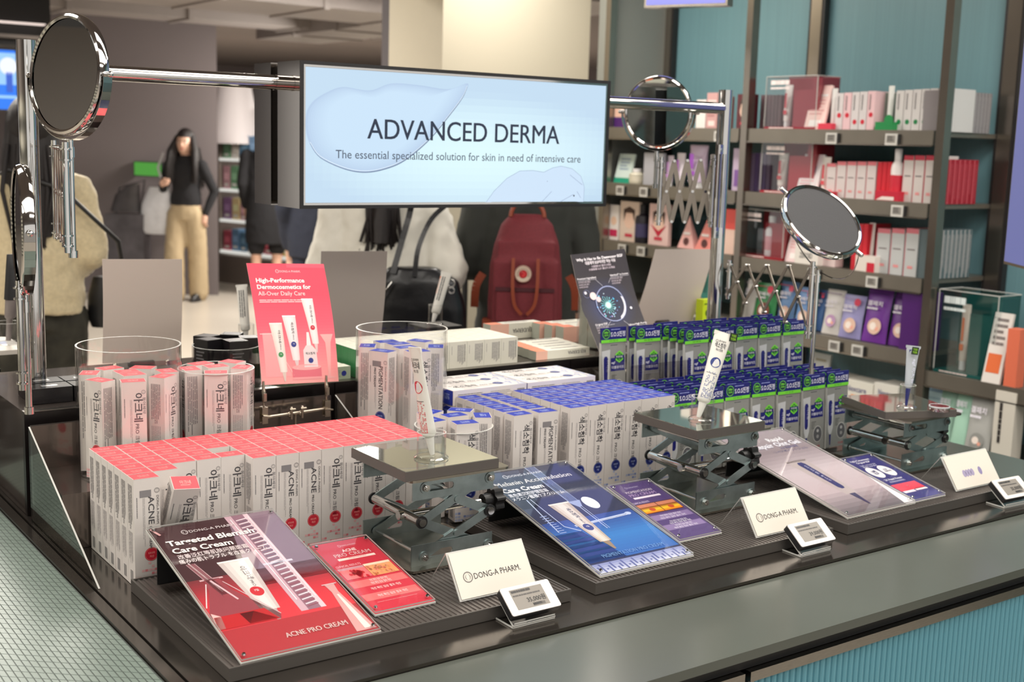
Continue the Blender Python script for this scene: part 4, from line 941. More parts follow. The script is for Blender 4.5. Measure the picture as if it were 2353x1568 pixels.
# hanging posters gripped by clips
PINKL=((.990+.01,2.355,.470),)
def drPK(F,W,H):
    F.grad(0,0,W,H,[(255,176,172),(252,140,148),(246,96,116),(238,70,94),(236,64,90)],40); F.L=2; F.rect(W*.5,H*.965,W,H,(246,84,106))
    brand(F,W*.35,H*.925,.0062,(255,214,218),w=W*.27)
    F.text('High-Performance',W*.08,H*.84,.0125,(255,246,244),w=W*.62,bold=.028); F.text('Dermocosmetics for',W*.08,H*.785,.0125,(255,246,244),w=W*.69,bold=.028); F.text('All-Over Daily Care',W*.08,H*.73,.0125,(255,232,230),w=W*.6,bold=0)
    F.lines(W*.08,H*.665,W*.76,H*.695,2,(255,210,210),.5,seed=3)
    gl=(255,206,204)
    F.poly([(W*.06,H*.06),(W*.4,H*.06),(W*.24,H*.3),(W*.16,H*.42),(W*.06,H*.42)],(250,170,172)); F.line(W*.17,H*.42,W*.25,H*.28,.0012,gl); F.line(W*.25,H*.28,W*.42,H*.07,.0012,gl); F.rect(W*.03,H*.41,W*.2,H*.417,gl)
    F.rect(W*.4,H*.03,W*.78,H*.13,(232,120,134)); F.L=3; F.disc(W*.59,H*.13,W*.19,(250,176,176),ry=.006); F.rect(W*.4,H*.03,W*.78,H*.05,(246,166,168)); F.L=2
    F.poly([(W*.8,H*.4),(W*.97,H*.4),(W*.93,H*.33),(W*.9,H*.05),(W*.98,H*.03),(W*.82,H*.03),(W*.87,H*.06),(W*.86,H*.33)],(250,180,178)); F.L=3
    tubepic(F,W*.30,H*.02,H*.5,W*.16,(90,90,92),(70,150,90),lean=-W*.06,body=(244,238,230),shade=(226,206,196)); tubepic(F,W*.47,H*.12,H*.56,W*.17,(90,90,92),(52,64,140),lean=-W*.05,word='색소침착',body=(248,240,240),shade=(230,206,206)); tubepic(F,W*.74,H*.25,H*.7,W*.15,(90,90,92),(210,50,70),lean=-W*.05,body=(248,240,238),shade=(232,206,204))
    F.poly([(W*.56,H*.13),(W*.74,H*.13),(W*.73,H*.27),(W*.68,H*.31),(W*.60,H*.31),(W*.56,H*.27)],(238,222,222)); F.poly([(W*.61,H*.31),(W*.67,H*.31),(W*.655,H*.42),(W*.625,H*.42)],(250,240,238)); F.L=4; F.text('색소침착',W*.65,H*.235,.006,(90,90,92),al='c'); F.disc(W*.65,H*.185,.0055,(52,64,140))
def drDK(F,W,H):
    F.rect(0,0,W,H,(34,26,34)); F.L=2
    cx,cy=W*.5,H*.45
    for i in range(14):
        t=1-i/14; F.L=2+i*.3; F.disc(cx-W*.05,cy,W*.48*t,tuple(lerp(a,b,1-t) for a,b in zip((34,28,42),(36,52,120))),seg=28,ry=H*.3*t)
    F.L=8
    F.text('Why It Has to Be Daewoong EGF',W*.5,H*.925,.0095,(246,240,244),al='c',w=W*.86,bold=.03); F.text('대웅제약 EGF여야만 하는 이유',W*.5,H*.885,.0095,(236,226,232),al='c',w=W*.56,bold=.03)
    for y,w_ in ((.852,.36),(.823,.48)): F.text('大雄製薬 EGF 選ばれる理由',W*.5,H*y,.0062,(206,190,200),al='c',w=W*w_)
    for x,y,t in ((.02,.745,'Premium Ingredient'),(.62,.745,"Identical* to human"),(.1,.27,'Original EGF'),(.68,.22,'Ultra-High Purity')):
        F.text(t,W*x,H*y,.0068,(240,234,238),w=W*.34 if t[0]!='O' else W*.22,bold=.015); F.rect(W*x,H*(y-.012),W*(x+.34),H*(y-.009),(200,196,206)); 
        for k in range(3): F.text('프리미엄 원료 成分',W*x,H*(y-.034-k*.024),.005,(200,186,196),w=W*(.22-.03*k))
    for a in (((.34,.73),(.44,.66)),((.62,.73),(.56,.68)),((.32,.26),(.4,.3)),((.72,.21),(.62,.28))): F.line(W*a[0][0],H*a[0][1],W*a[1][0],H*a[1][1],.0007,(210,206,216))
    F.disc(W*.5,H*.47,W*.27,(22,26,58),ry=H*.19); F.L=9; F.ring(W*.5,H*.47,W*.25,W*.265,(150,160,200),k=H*.19/(W*.27)); F.L=10
    pts=[(W*(.5+.255*math.cos(R(a))),H*.47+H*.18*math.sin(R(a))) for a in range(-70,25,8)]+[(W*(.5+.225*math.cos(R(a))),H*.47+H*.155*math.sin(R(a))) for a in range(24,-71,-8)]; F.poly(pts,(232,228,240))
    rd=random.Random(2)
    for i in range(40):
        a=rd.random()*6.28; r_=rd.random()**.7; F.disc(W*(.44+.2*r_*math.cos(a)),H*(.46+.13*r_*math.sin(a)),.0012+.0012*rd.random(),(rd.randint(70,200),rd.randint(150,230),235),seg=7)
    for i in range(18):
        a=6.28*i/18; F.line(W*.44,H*.46,W*(.44+.13*math.cos(a)),H*(.46+.09*math.sin(a)),.0012,(120,210,210))
    F.L=11; F.disc(W*.44,H*.46,.009,(180,236,226)); F.L=12; F.disc(W*.44,H*.46,.0055,(246,250,246)); F.disc(W*.22,H*.57,.010,(236,214,214)); F.disc(W*.3,H*.53,.007,(226,206,210)); F.disc(W*.1,H*.61,.004,(220,216,230)); F.disc(W*.83,H*.4,.0035,(240,240,250)); F.L=9; F.ring(W*.12,H*.6,.0095,.0105,(110,112,150))
    F.lines(W*.1,H*.02,W*.92,H*.045,2,(206,196,202),.35,seed=3)
def clipstand(xs,zb,y,zg,label,xe=None,base=.101):
    e=empty('clip_stand',(sum(xs)/2,y,base),label=label,cat='clip stand'); ox=sum(xs)/2; h=zb-base
    g=mat('tarnished nickel',(184,174,158),.25,1); a,b_=xs[0]-ox,xs[1]-ox
    MB().lathe([(0,0),(.03,0),(.03,.006),(.026,.009),(0,.009)],BLACKP,24).build('base',e)
    MB().cyl((0,0,.009),(0,0,h),.003,g).build('post',e)
    MB().cyl((a,0,h),(b_,0,h+.004),.0036,g).build('cross_bar',e)
    for k in (-.012,.012):
        q=MB(); q.cyl((k,-.007,h-.008),(k,-.007,h+.012),.003,g,seg=8); q.sphere((k,0,h),.0068,g,12,8); q.cyl((k-.006,-.012,h+.013),(k+.006,-.012,h+.013),.0024,g,seg=8); q.sphere((k,-.007,h+.014),.0035,g,8,6); q.build('wing_screw',e)
    for k in (a,b_):
        q=MB()
        for s in (-.006,.006): q.box(k-.006,s-.001,h-.012,k+.006,s+.001,h+.022,g); q.cyl((k,s-.0015,h+.016),(k,s+.0015,h+.016),.0055,g,seg=12); q.cyl((k,s-.0015,h-.006),(k,s+.0015,h-.006),.0055,g,seg=12)
        q.cyl((k,-.01,h+.005),(k,.01,h+.005),.002,g,seg=8); q.cyl((k-.007,-.012,h+.006),(k+.009,-.012,h+.003),.0022,g,seg=8); q.build('joint_plate',e)
        q=MB(); q.cyl((k,0,h+.014),(k,0,h+.036),.0022,g,seg=8); zt=zg-base
        q.loft([(k,0,h+.03,.003,.003),(k,-.001,h+.042,.005,.0055),(k,0,h+.055,.004,.005),(k,.001,zt-.004,.003,.004),(k,.001,zt+.012,.0022,.003)],g,seg=10); q.box(k-.003,-.008,h+.034,k+.003,-.0065,h+.05,g); q.build('alligator_clip',e)
panel('hanging_poster',(1.016,2.285,.2215),(1.189,2.285,.214),(1.010,2.345,.463),.17,.25,drPK,'curved pink poster with four printed tubes held by two clips',acr=False,legs=False,curve=.010)
panel('hanging_poster',(1.898,2.288,.2215),(2.073,2.288,.232),(1.905,2.425,.447),.172,.255,drDK,'black poster with glowing blue cell held by two clips',acr=False,legs=False,curve=-.012)
clipstand((1.000+.01,1.149),.160,2.262,.222,'nickel clip stand with two alligator clips under the pink poster')
clipstand((1.862+.045,2.008+.05),.170,2.272,.232,'nickel clip stand with two alligator clips under the black poster')
for px0,px1,py,pb,lab in ((225,407,593,785,'blank pale back of a hanging poster above the tall left cylinder'),(725,876,575,742,'blank grey back of a hanging poster behind the pink poster'),(1490,1625,571,755,'blank beige back of a hanging poster behind the black poster')):
    Y=2.72; a=PY(px0,py,Y); b_=PY(px1,py,Y); hh=.235; dx={225:.004,725:.0,1490:-.055}[px0]
    BLp=Vector((a.x+dx,Y,a.z-hh)); BRp=Vector((b_.x+dx,Y,b_.z-hh)); TLp=Vector((a.x,Y-.03,a.z))
    def drB(F,W,H): 
        F.L=1
    panel('hanging_poster',BLp,BRp,TLp,.175,.25,None,lab,acr=False,legs=False,curve=.006,backc=(206,192,182) if px0!=725 else (176,166,160))
    xm=(BLp.x+BRp.x)/2; clipstand((xm-.06,xm+.06),BLp.z-.055,Y+.004,BLp.z+.004,'nickel clip stand under the '+lab.replace(' of a hanging poster',' poster'),base=.101 if Y>2.76 else .2005)
# ================================================================= name plates and price tags
def nameplate(x,y,w_,label,blur=False,rz=0):
    e=empty('name_plate',(x,y,.0205),rz,label=label,cat='name plate'); h=.066; d=.045
    n=Vector((0,-h,d)); 
    b=MB(); s=(0,0,.001); T_=(0,d,h)
    b.add([(0,0,.001),(w_,0,.001),(w_,d,h),(0,d,h),(0,.002,.0),(w_,.002,0),(w_,d+.002,h-.001),(0,d+.002,h-.001)],[(0,1,2,3),(7,6,5,4),(0,4,5,1),(1,5,6,2),(2,6,7,3),(3,7,4,0)],ACRE)
    b.add([(0,d+.001,h-.0005),(w_,d+.001,h-.0005),(w_,d*2.1,.001),(0,d*2.1,.001)],[(0,1,2,3)],ACR); b.add([(0,d+.001,h-.0005),(0.0012,d+.0,h-.0015),(.0012,d*2.1,.0006),(0,d*2.1,.001)],[(0,1,2,3)],ACRE)
    b.build('acrylic_stand',e)
    b=MB(); F=Frame(b,(.0025,-.0012+.0015,.0035),(1,0,0),(0,d,h)); L=math.hypot(d,h)-.006; W=w_-.005
    F.rect(0,0,W,L,(232,224,212)); F.L=2
    if not blur: logo(F,W*.16,L*.44,.0088,(120,116,112)); F.text('DONG-A PHARM.',W*.24,L*.37,.0135,(96,96,96),w=W*.63,bold=.004)
    else:
        for i in range(4): F.disc(W*(.3+.06*i),L*.42,.006,(170,160,190),ry=.008)
        F.disc(W*.66,L*.42,.006,(150,140,180),ry=.009)
    b.build('card',e); return e
nameplate(.998,1.512,.145,'white name plate reading Dong-A Pharm in front of the first lab jack')
nameplate(1.632,1.500,.146,'white name plate reading Dong-A Pharm in front of the middle lab jack')
nameplate(2.236,1.505,.158,'white name plate with faint lavender marks at the right end of the trays',True)
def esl(x,y,price,label,rz=0):
    e=empty('price_tag',(x,y,.0005),rz,label=label,cat='price tag'); W=.092
    b=MB(); b.box(.0,-.012,0,W*.86,.032,.0025,ACR); b.box(0,-.0125,0,W*.86,-.012,.0025,ACRE); b.box(-.0004,-.0125,0,.0006,.032,.0025,ACRE)
    mx=Matrix.Translation((0,-.012,.0025))@Matrix.Rotation(R(38),4,'X'); b.box(0,0,0,W*.86,.045,.0025,ACR,mx); b.box(-.0005,0,0,.0004,.045,.0025,ACRE,mx); b.box(0,-.0004,0,W*.86,.0004,.0025,ACRE,mx)
    b.box(0.002,-.013,.0062,W*.85,-.004,.0082,ACR); b.box(.002,-.0134,.0062,W*.85,-.013,.0082,ACRE); b.build('acrylic_foot',e)
    mx=Matrix.Translation((.0,-.012,.006))@Matrix.Rotation(R(38),4,'X')@Matrix.Translation((0,.006,.0005))
    b=MB(); b.rbox(-.002,0,0,W-.002,.05,.011,.003,mat('black tag shell',(34,34,36),.4),mx); b.rbox(-.0015,.0005,.011,W-.0025,.0495,.0125,.003,mat('white tag face',(226,220,216),.4),mx); b.build('tag_body',e)
    b=MB(); F=Frame(b,mx@Vector((-.0015,.0005,.0126)),(1,0,0),(mx.to_3x3()@Vector((0,1,0)))); F.rect(.014,.008,.074,.043,(140,134,126)); F.L=2
    F.lines(.016,.036,.066,.041,1,(56,54,54),.8,seed=2); F.lines(.016,.029,.07,.033,1,(84,80,78),.6,seed=4); F.text(price,.071,.0175,.0105,(40,38,38),al='r',w=.034,bold=.02); F.lines(.044,.010,.062,.0145,1,(60,58,58),.8,seed=7)
    for i in range(12): F.rect(.044+i*.0019,.0095,.0449+i*.0019,.0145,(60,58,58))
    b.build('display',e); return e
esl(1.036,1.438,'35,000원','electronic price tag reading 35,000 in front of the first name plate')
esl(1.669,1.438,'39,000원','electronic price tag reading 39,000 at the right of the middle tray')
esl(2.281,1.432,'25,000원','electronic price tag with a bright reflection at the right end of counter',R(-3))
# ================================================================= lit sign on its masts
SX0,SX1,SZ0,SZ1=1.165,2.007,.567,.877
e=empty('lit_sign',(SX0,2.42,SZ0),label='lit sign reading Advanced Derma hung on a chrome bar above the cartons',cat='sign')
W=SX1-SX0;H=SZ1-SZ0; shell=mat('polished sign shell',(160,154,148),.1,1)
MB().box(0,.003,0,W,.112,H,shell).build('front_case',e); MB().box(.0,.147,0,W,.235,H,shell).build('rear_case',e); MB().box(.02,.112,.01,W-.02,.147,H-.01,mblk).build('spacer',e)
b=MB(); t=.0075
for q in ((0,0,W,t),(0,H-t,W,H),(0,t,t,H-t),(W-t,t,W,H-t)): b.box(q[0],-.002,q[1],q[2],.003,q[3],mblk)
b.build('bezel',e)
b=MB(); t2=.0045
for q in ((t,t,W-t,t+t2),(t,H-t-t2,W-t,H-t),(t,t+t2,t+t2,H-t-t2),(W-t-t2,t+t2,W-t,H-t-t2)): b.box(q[0],-.0005,q[1],q[2],.003,q[3],CHROME)
b.build('inner_frame',e)
b=MB(SCRN); t=.0125; F=Frame(b,(t,.0015,t),(1,0,0),(0,0,1),eps=.00035); w_=W-2*t;h_=H-2*t
NX,NY=40,18
for i in range(NX):
    for j in range(NY):
        u_,v_=(i+.5)/NX,(j+.5)/NY; k=max(0,1-((u_-.55)**2*3+(v_-.38)**2*4)); a=(188,212,232); c=(214,240,246); F.rect(w_*i/NX,h_*j/NY,w_*(i+1)/NX,h_*(j+1)/NY,tuple(lerp(a[q],c[q],k) for q in range(3)))
def dpt(px,py):
    p=PY(px,py,2.42); return (p.x-SX0-t,p.z-SZ0-t)
def smooth(pts,n=6):
    o=[];N=len(pts)
    for i in range(N):
        p0,p1,p2,p3=[Vector(pts[(i+k)%N]) for k in (-1,0,1,2)]
        for s in range(n):
            x=s/n; q=.5*((2*p1)+(p2-p0)*x+(2*p0-5*p1+4*p2-p3)*x*x+(3*p1-p0-3*p2+p3)*x**3); o.append((q.x,q.y))
    return o
drop=[(703,268),(708,320),(735,362),(790,388),(838,396),(885,388),(930,368),(985,322),(1030,268),(1062,225),(1076,192),(1030,205),(965,196),(900,192),(850,208),(790,200),(752,212),(718,235)]
D=smooth([dpt(*p) for p in drop]); F.L=2; cx=sum(p[0] for p in D)/len(D); cy=sum(p[1] for p in D)/len(D)
def fan(pts,c,m,k0=1.0):
    n=len(pts); l=F.L; vs=[F.p(c[0],c[1],l)]+[F.p(c[0]+(x-c[0])*k0,c[1]+(y-c[1])*k0,l) for x,y in pts]; b.add(vs,[(0,1+i,1+(i+1)%n) for i in range(n)],m)
for i in range(10):
    s=i/10; F.L=2+i*.5; c=tuple(lerp(x,y,(s)**.6) for x,y in zip((176,198,224),(196,220,240))); fan(D,(cx,cy+h_*.03*s),c,1-.3*s)
F.L=8
low=[dpt(*p) for p in [(712,330),(735,362),(790,388),(838,396),(885,388),(930,368),(985,322),(1030,268),(1062,225),(1074,196)]]
sm=[]; 
for i in range(len(low)-1):
    for s in range(5):
        p0=Vector(low[max(0,i-1)]);p1=Vector(low[i]);p2=Vector(low[i+1]);p3=Vector(low[min(len(low)-1,i+2)]);x=s/5
        sm.append(.5*((2*p1)+(p2-p0)*x+(2*p0-5*p1+4*p2-p3)*x*x+(3*p1-p0-3*p2+p3)*x**3))
for i in range(len(sm)-1):
    k=math.sin(math.pi*i/len(sm)); F.line(sm[i].x,sm[i].y,sm[i+1].x,sm[i+1].y,.0008+.0022*k,(120,138,166)); 
F.L=9
for i in range(len(sm)-1): F.line(sm[i].x,sm[i].y+.003,sm[i+1].x,sm[i+1].y+.003,.0012,(222,236,246))
F.L=2
d2=[dpt(*p) for p in [(1116,467),(1135,440),(1165,410),(1195,393),(1225,392),(1250,396),(1270,386),(1290,382),(1315,388),(1335,405),(1343,430),(1341,467)]]
fan(d2+[(d2[-1][0],.001),(d2[0][0],.001)],(sum(p[0] for p in d2)/12,.02),(200,220,240)); F.L=3
for i in range(len(d2)-1): F.line(*d2[i],*d2[i+1],.0009,(140,158,186))
for a_,b_ in (((1282,467),(1318,447)),((1243,467),(1268,440)),((1310,402),(1338,425)),((1326,440),(1335,455))): F.line(*dpt(*a_),*dpt(*b_),.0009,(120,136,170))
F.disc(*dpt(1319,450),.0022,(40,44,60)); F.disc(*dpt(1258,417),.001,(110,120,140))
F.L=12
a_=dpt(843,319); b_=dpt(1283,332); F.text('ADVANCED DERMA',a_[0],a_[1]+.0005,.0625,(58,64,78),w=b_[0]-a_[0],bold=.014,res=4)
a_=dpt(770,362); b_=dpt(1332,377); F.text('The essential specialized solution for skin in need of intensive care',a_[0],a_[1]-.0015,.026,(64,74,92),w=b_[0]-a_[0],bold=.0,res=3)
b.build('screen',e)
# masts and bar
e=empty('sign_stand',(.634,2.5,0),label='chrome stand of two masts and a crossbar carrying the lit sign',cat='stand')
MB().cyl((0,0,.001),(0,0,.885),.0185,CHROME,seg=28).build('mast',e); MB().cyl((1.853,0,.001),(1.853,0,.879),.0195,CHROME,seg=28).build('mast',e)
MB().cyl((.01,0,.832),(SX0-.634+.001,0,.832),.0155,CHROME,seg=24).build('crossbar',e); MB().cyl((SX1-.634-.001,0,.829),(1.845,0,.829),.0155,CHROME,seg=24).build('crossbar',e)
MB().lathe([(.0165,0),(.0165,.004)],CHROME,24,Matrix.Translation((.508,0,.832))@Matrix.Rotation(R(90),4,'Y')).build('collar',e)
# ================================================================= mirrors on scissor arms
mirr=mat('mirror glass',(206,210,208),.015,1)
def basis(n,up=Vector((0,0,1))):
    n=n.normalized(); x=up.cross(n).normalized(); y=n.cross(x); return x,y,n
def mirror(name,c,n,r,front,label,yoke,bot,stemlen,up=Vector((0,0,1))):
    c=Vector(c); e=empty(name,c,label=label,cat='mirror'); x,y,z=basis(n,up); mx=Matrix(((x.x,y.x,z.x,0),(x.y,y.y,z.y,0),(x.z,y.z,z.z,0),(0,0,0,1)))
    w_=r*.09
    b=MB(); b.lathe([(r-.006,w_),(r-.002,w_+.002),(r+.002,w_),(r+.004,w_*.4),(r+.004,-w_*.4),(r+.002,-w_),(r-.002,-w_-.002),(r-.006,-w_)],CHROME,64,mx); b.build('rim',e)
    b=MB(); b.lathe([(0,w_*.8),(r-.005,w_*.8),(r-.005,w_*.5)],mirr if front else mat('black mirror back',(48,48,50),.6,bump=.2,scale=300),64,mx); b.build('front_glass' if front else 'back_disc',e)
    b=MB(); b.lathe([(r-.005,-w_*.5),(r-.005,-w_*.8),(0,-w_*.8)],mirr,64,mx); b.build('rear_glass',e)
    # U yoke
    b=MB(); pts=[]
    px_=Vector(yoke).normalized(); dn_=Vector(bot).normalized()
    for i in range(25): a=R(180*i/24); pts.append(px_*((r+.010)*math.cos(a))+dn_*((r+.010)*math.sin(a)))
    for i in range(24):
        p,q=pts[i],pts[i+1]; t_=(q-p).normalized(); wv=px_.cross(dn_).normalized()*.0085; o_=(p.normalized())*.0012
        b.add([p-wv,p+wv,q+wv,q-wv,p-wv+o_,p+wv+o_,q+wv+o_,q-wv+o_],[(0,1,2,3),(7,6,5,4),(0,4,5,1),(1,5,6,2),(2,6,7,3),(3,7,4,0)],CHROME)
    b.build('yoke',e)
    for s in (1,-1):
        b=MB(); b.cyl(px_*(s*(r-.002)),px_*(s*(r+.018)),.005,CHROME,seg=12); b.sphere(px_*(s*(r+.018)),.0055,CHROME,12,8); b.build('pivot_knob',e)
    b=MB(); p=dn_*(r+.010); b.cyl(p,p+Vector((0,0,-stemlen)),.0055,CHROME,seg=14); b.cyl(p+Vector((0,0,-.012)),p+Vector((0,0,-.03)),.0075,CHROME,seg=14); b.cyl(p+Vector((0,0,-stemlen-.004)),p+Vector((0,0,-stemlen+.008)),.008,CHROME,seg=14); b.build('stem',e)
    return e
tocam=lambda c:(C0-Vector(c)).normalized()
def scissor(p0,p1,h0,h1,n,label,w_=.007,tilt=0):
    p0,p1=Vector(p0),Vector(p1); e=empty('scissor_arm_bracket',p0,label=label,cat='bracket'); d=(p1-p0)/n; nn=d.cross(Vector((0,0,1))).normalized()
    for i in range(n):
        ha=lerp(h0,h1,i/n)/2; hb=lerp(h0,h1,(i+1)/n)/2
        for s in (1,-1):
            a=d*i+Vector((0,0,ha*s)); c=d*(i+1)+Vector((0,0,-hb*s)); off=nn*(.0022*s); t_=(c-a).normalized(); wv=t_.cross(nn).normalized()*w_
            q=[a-wv-off*1.0,a+wv-off,c+wv-off,c-wv-off]; q2=[v+nn*.0016 for v in q]
            b=MB(); b.add(q+q2,[(0,1,2,3),(7,6,5,4),(0,4,5,1),(1,5,6,2),(2,6,7,3),(3,7,4,0)],mat('nickel flat bar',(150,142,132),.5,1)); b.build('flat_bar',e)
        b=MB(); m_=d*(i+.5); b.cyl(m_-nn*.005,m_+nn*.005,.004,CHROME,seg=10); b.build('rivet',e)
    for s in (1,-1):
        for k in range(n+1):
            hh=lerp(h0,h1,k/n)/2
            b=MB(); m_=d*k+Vector((0,0,hh*s)); b.cyl(m_-nn*.006,m_+nn*.006,.004,CHROME,seg=10); b.build('rivet',e)
    for k,hh in ((0,h0),(n,h1)):
        b=MB(); m_=d*k; b.cyl(m_+Vector((0,0,hh/2+.012)),m_-Vector((0,0,hh/2+.012)),.006,CHROME,seg=14)
        for z in (hh/2,hh/2-.018,-hh/2,-hh/2+.018): b.cyl(m_+Vector((0,0,z-.0015)),m_+Vector((0,0,z+.0015)),.010,CHROME,seg=14)
        b.build('end_rod',e)
    return e
c=PD(157,172,2.12); v=tocam(c); left=-RT
nrm=v*math.cos(R(46))+left*math.sin(R(46))+Vector((0,0,.12)); xx=Vector((0,0,1)).cross(nrm).normalized()
mirror('round_mirror',c,nrm,.100,True,'large round chrome-rimmed mirror at the upper left',xx,(0,0,-1),.20)
m0=PY(107,450,2.47); m1=c+Vector((0,0,-.21))
st=PD(153,455,2.12); scissor(Vector((.672,2.47,st.z)),st,.165,.165,5,'folded chrome scissor arm below the large left mirror',.0035)
c=PD(53,524,2.05); v=tocam(c); nrm=v*math.cos(R(66))+left*math.sin(R(66)); xx=Vector((0,0,1)).cross(nrm).normalized()
mirror('round_mirror',c,nrm,.101,True,'narrow-looking round mirror turned left, below the large left mirror',xx,(0,0,-1),.2)
st=PD(50,800,2.05); st2=PD(40,750,2.25); scissor(Vector((.603,2.475,st2.z)),st+Vector((.0,.004,.02)),.16,.16,4,'folded chrome scissor arm below the narrow left mirror',.0035)
c=PD(1513,258,3.44); v=tocam(c); nrm=v*math.cos(R(20))+left*math.sin(R(20)); xx=Vector((0,0,1)).cross(nrm).normalized()
mirror('round_mirror',c,nrm,.096,True,'round mirror behind the crossbar to the right of the lit sign',xx,(0,0,-1),.10)
a_=PD(1516,440,3.44); b_=PD(1636,440,3.44); scissor(b_,a_,.175,.165,4,'chrome scissor arm below the mirror right of the lit sign',.0062)
c=PD(1887,510,2.85); v=tocam(c); ur=(RT*.66-DN*.75).normalized(); nrm=v*math.cos(R(46))+ur*math.sin(R(46)); px_=nrm.cross(v).normalized()
up_=(nrm.cross(px_))
mirror('round_mirror',c,nrm,.100,False,'round mirror turned away, its black back showing, in front of the shelves',px_ if abs(px_.dot(RT))>.1 else RT,(-.12,-.1,-.98),.24)
a_=PD(1664,650,3.40); b_=PD(1862,690,2.86); scissor(Vector((2.508,2.47,a_.z)),Vector((b_.x,b_.y,b_.z)),.085,.155,4,'open chrome scissor arm between right mast and the turned mirror',.0055)
br=MB(); br.box(-.006,-.003,-.03,.006,.003,.13,CHROME)
for k,(px_,py_) in enumerate(((1650,430),)):
    p=PD(px_,py_,3.40); e=empty('hinge_plate',p,label='long chrome hinge plate on the right mast above the scissor arm',cat='bracket'); MB().rbox(-.010,-.006,-.14,.010,.006,.115,.005,CHROME).build('plate',e); MB().cyl((0,-.016,-.11),(0,-.016,.09),.006,CHROME,seg=14).build('pin',e)
    for z in (.1,-.125): MB().cyl((0,-.008,z),(0,-.005,z),.005,ZINC,seg=6,smooth=False).build('screw',e)
# ================================================================= wall shelving
mshelf=mat('grey steel shelf',(132,126,116),.35,.6,var=.06,scale=6); mup=mat('satin steel upright',(150,142,132),.22,.9,var=.05,scale=6); mupd=mat('dark upright',(40,38,38),.4)
SHX=4.0
SHZ=[.805,.533,.247,-.036]
for i,(px) in enumerate((1392,1713,2165)):
    Y=ray(px,300); Y=SHX*Y.y/Y.x
    MB().box(SHX-.012,Y-.018,FZ+.02,SHX+.03,Y+.018,1.93,mup).build('shelf_upright',label='front steel shelf upright, %s from the left'%ORD[i],cat='upright',group='front uprights')
for i,px in enumerate((1525,1862,2312)):
    Y=ray(px,300); Y=4.40*Y.y/Y.x
    e=empty('shelf_upright',(4.40,Y,FZ+.02),label='back steel shelf upright with dark slots, %s from the left'%ORD[i],cat='upright',group='back uprights')
    MB().box(-.012,-.03,0,.026,.03,2.77,mup).build('post',e); 
    for s in (-.036,.036): MB().box(-.008,s-.008,0,.024,s+.008,2.77,mupd).build('slot',e)
YA1=4.85;YA0=3.9;YB0=2.90
def shelf(z,y0,y1,lab,x0=SHX,x1=4.42):
    e=empty('wall_shelf',(x0,y0,z),label=lab,cat='shelf',group='wall shelves')
    MB().box(.012,0,-.018,x1-x0,y1-y0,0,mshelf).build('board',e); MB().box(-.004,0,-.050,.0115,y1-y0,.004,mshelf).build('front_lip',e); MB().box(-.010,0,-.056,.0,y1-y0,-.0505,mup).build('price_rail',e)
for k,z in enumerate(SHZ):
    shelf(z,YA0+.025,YA1,'steel shelf behind the right mast, %s from the top'%ORD[k]); shelf(z,YB0+.02,YA0-.03,'steel shelf in the teal bay, %s from the top'%ORD[k])
shelf(-.10,-.2,YB0-.025,'long low steel shelf of the bay at the right edge')
shelf(-.40,-.2,YA0-.03,'bottom steel shelf of the teal bays',SHX-.02); shelf(-.34,YA0+.03,YA1,'bottom steel shelf behind the right mast')
wb=MB().box(3.62,-.5,FZ,3.95,YA1,-.46,mat('sage glass base',(104,112,102),.2,var=.05,scale=2)); wb.build('base_cabinet',label='sage green base cabinet running below the wall shelves',cat='cabinet')
# ---- goods
def zat(py,X,px): return PX(px,py,X).z
gc=[0]
def span(px0,px1,X): 
    a=ray(px0,450);b=ray(px1,450); ya=X*a.y/a.x; yb=X*b.y/b.x; return min(ya,yb),max(ya,yb)
def gbox(px0,px1,ptop,z,rgb,lab,X=4.04,D=.05,top=None,draw=None,name='carton',cat='carton',grp=None,lean=0,gap=.002):
    y0,y1=span(px0,px1,X); h=PX((px0+px1)/2,ptop,X).z-z; W=y1-y0-gap
    # local frame: x along -Y (reading left to right from the room), y = depth, z up
    e=MB(); e.box(0,0,0,W,D,h,rgb,mtop=top or rgb); F=Frame(e,(0,0,0),(1,0,0),(0,0,1),eps=.0008)
    if draw: draw(F,W,h)
    me=e.mesh(name)
    mx=Matrix.Translation((X,y1-gap/2,z+.001))@Matrix.Rotation(R(-90),4,'Z')@Matrix.Rotation(R(lean),4,'X')
    return link(name,me,mx=mx,label=lab,cat=cat,group=grp)
def d_dot(c,low=False):
    def f(F,W,h):
        F.disc(W*.55,h*(.22 if low else .4),min(W*.28,.012),c,seg=14); F.lines(W*.25,h*.5,W*.5,h*.92,2,(120,116,118),.5,vert=True,seed=3)
    return f
def d_mid(c):
    def f(F,W,h): F.rect(W*.2,h*.55,W*.8,h*.575,(120,110,112)); F.rect(0,h*.9,W,h,c); F.rect(W*.3,h*.16,W*.7,h*.22,(230,150,150)); F.rect(0,0,W*.05,h,c)
    return f
def d_txt(c1,c2,t='dermaid'):
    def f(F,W,h): F.rect(W*.1,h*.75,W*.9,h*.8,c1); F.lines(W*.12,h*.3,W*.88,h*.68,5,c2,.4,seed=4); F.rect(W*.2,h*.08,W*.8,h*.22,c1)
    return f
def d_photo(F,W,h):
    F.disc(W*.5,h*.55,W*.28,(232,196,176),ry=h*.22); F.L=2; F.poly([(W*.2,h*.8),(W*.5,h*.88),(W*.8,h*.8),(W*.78,h*.5),(W*.68,h*.72),(W*.32,h*.72),(W*.22,h*.5)],(70,46,40)); F.rect(W*.3,h*.12,W*.7,h*.2,(200,60,80))
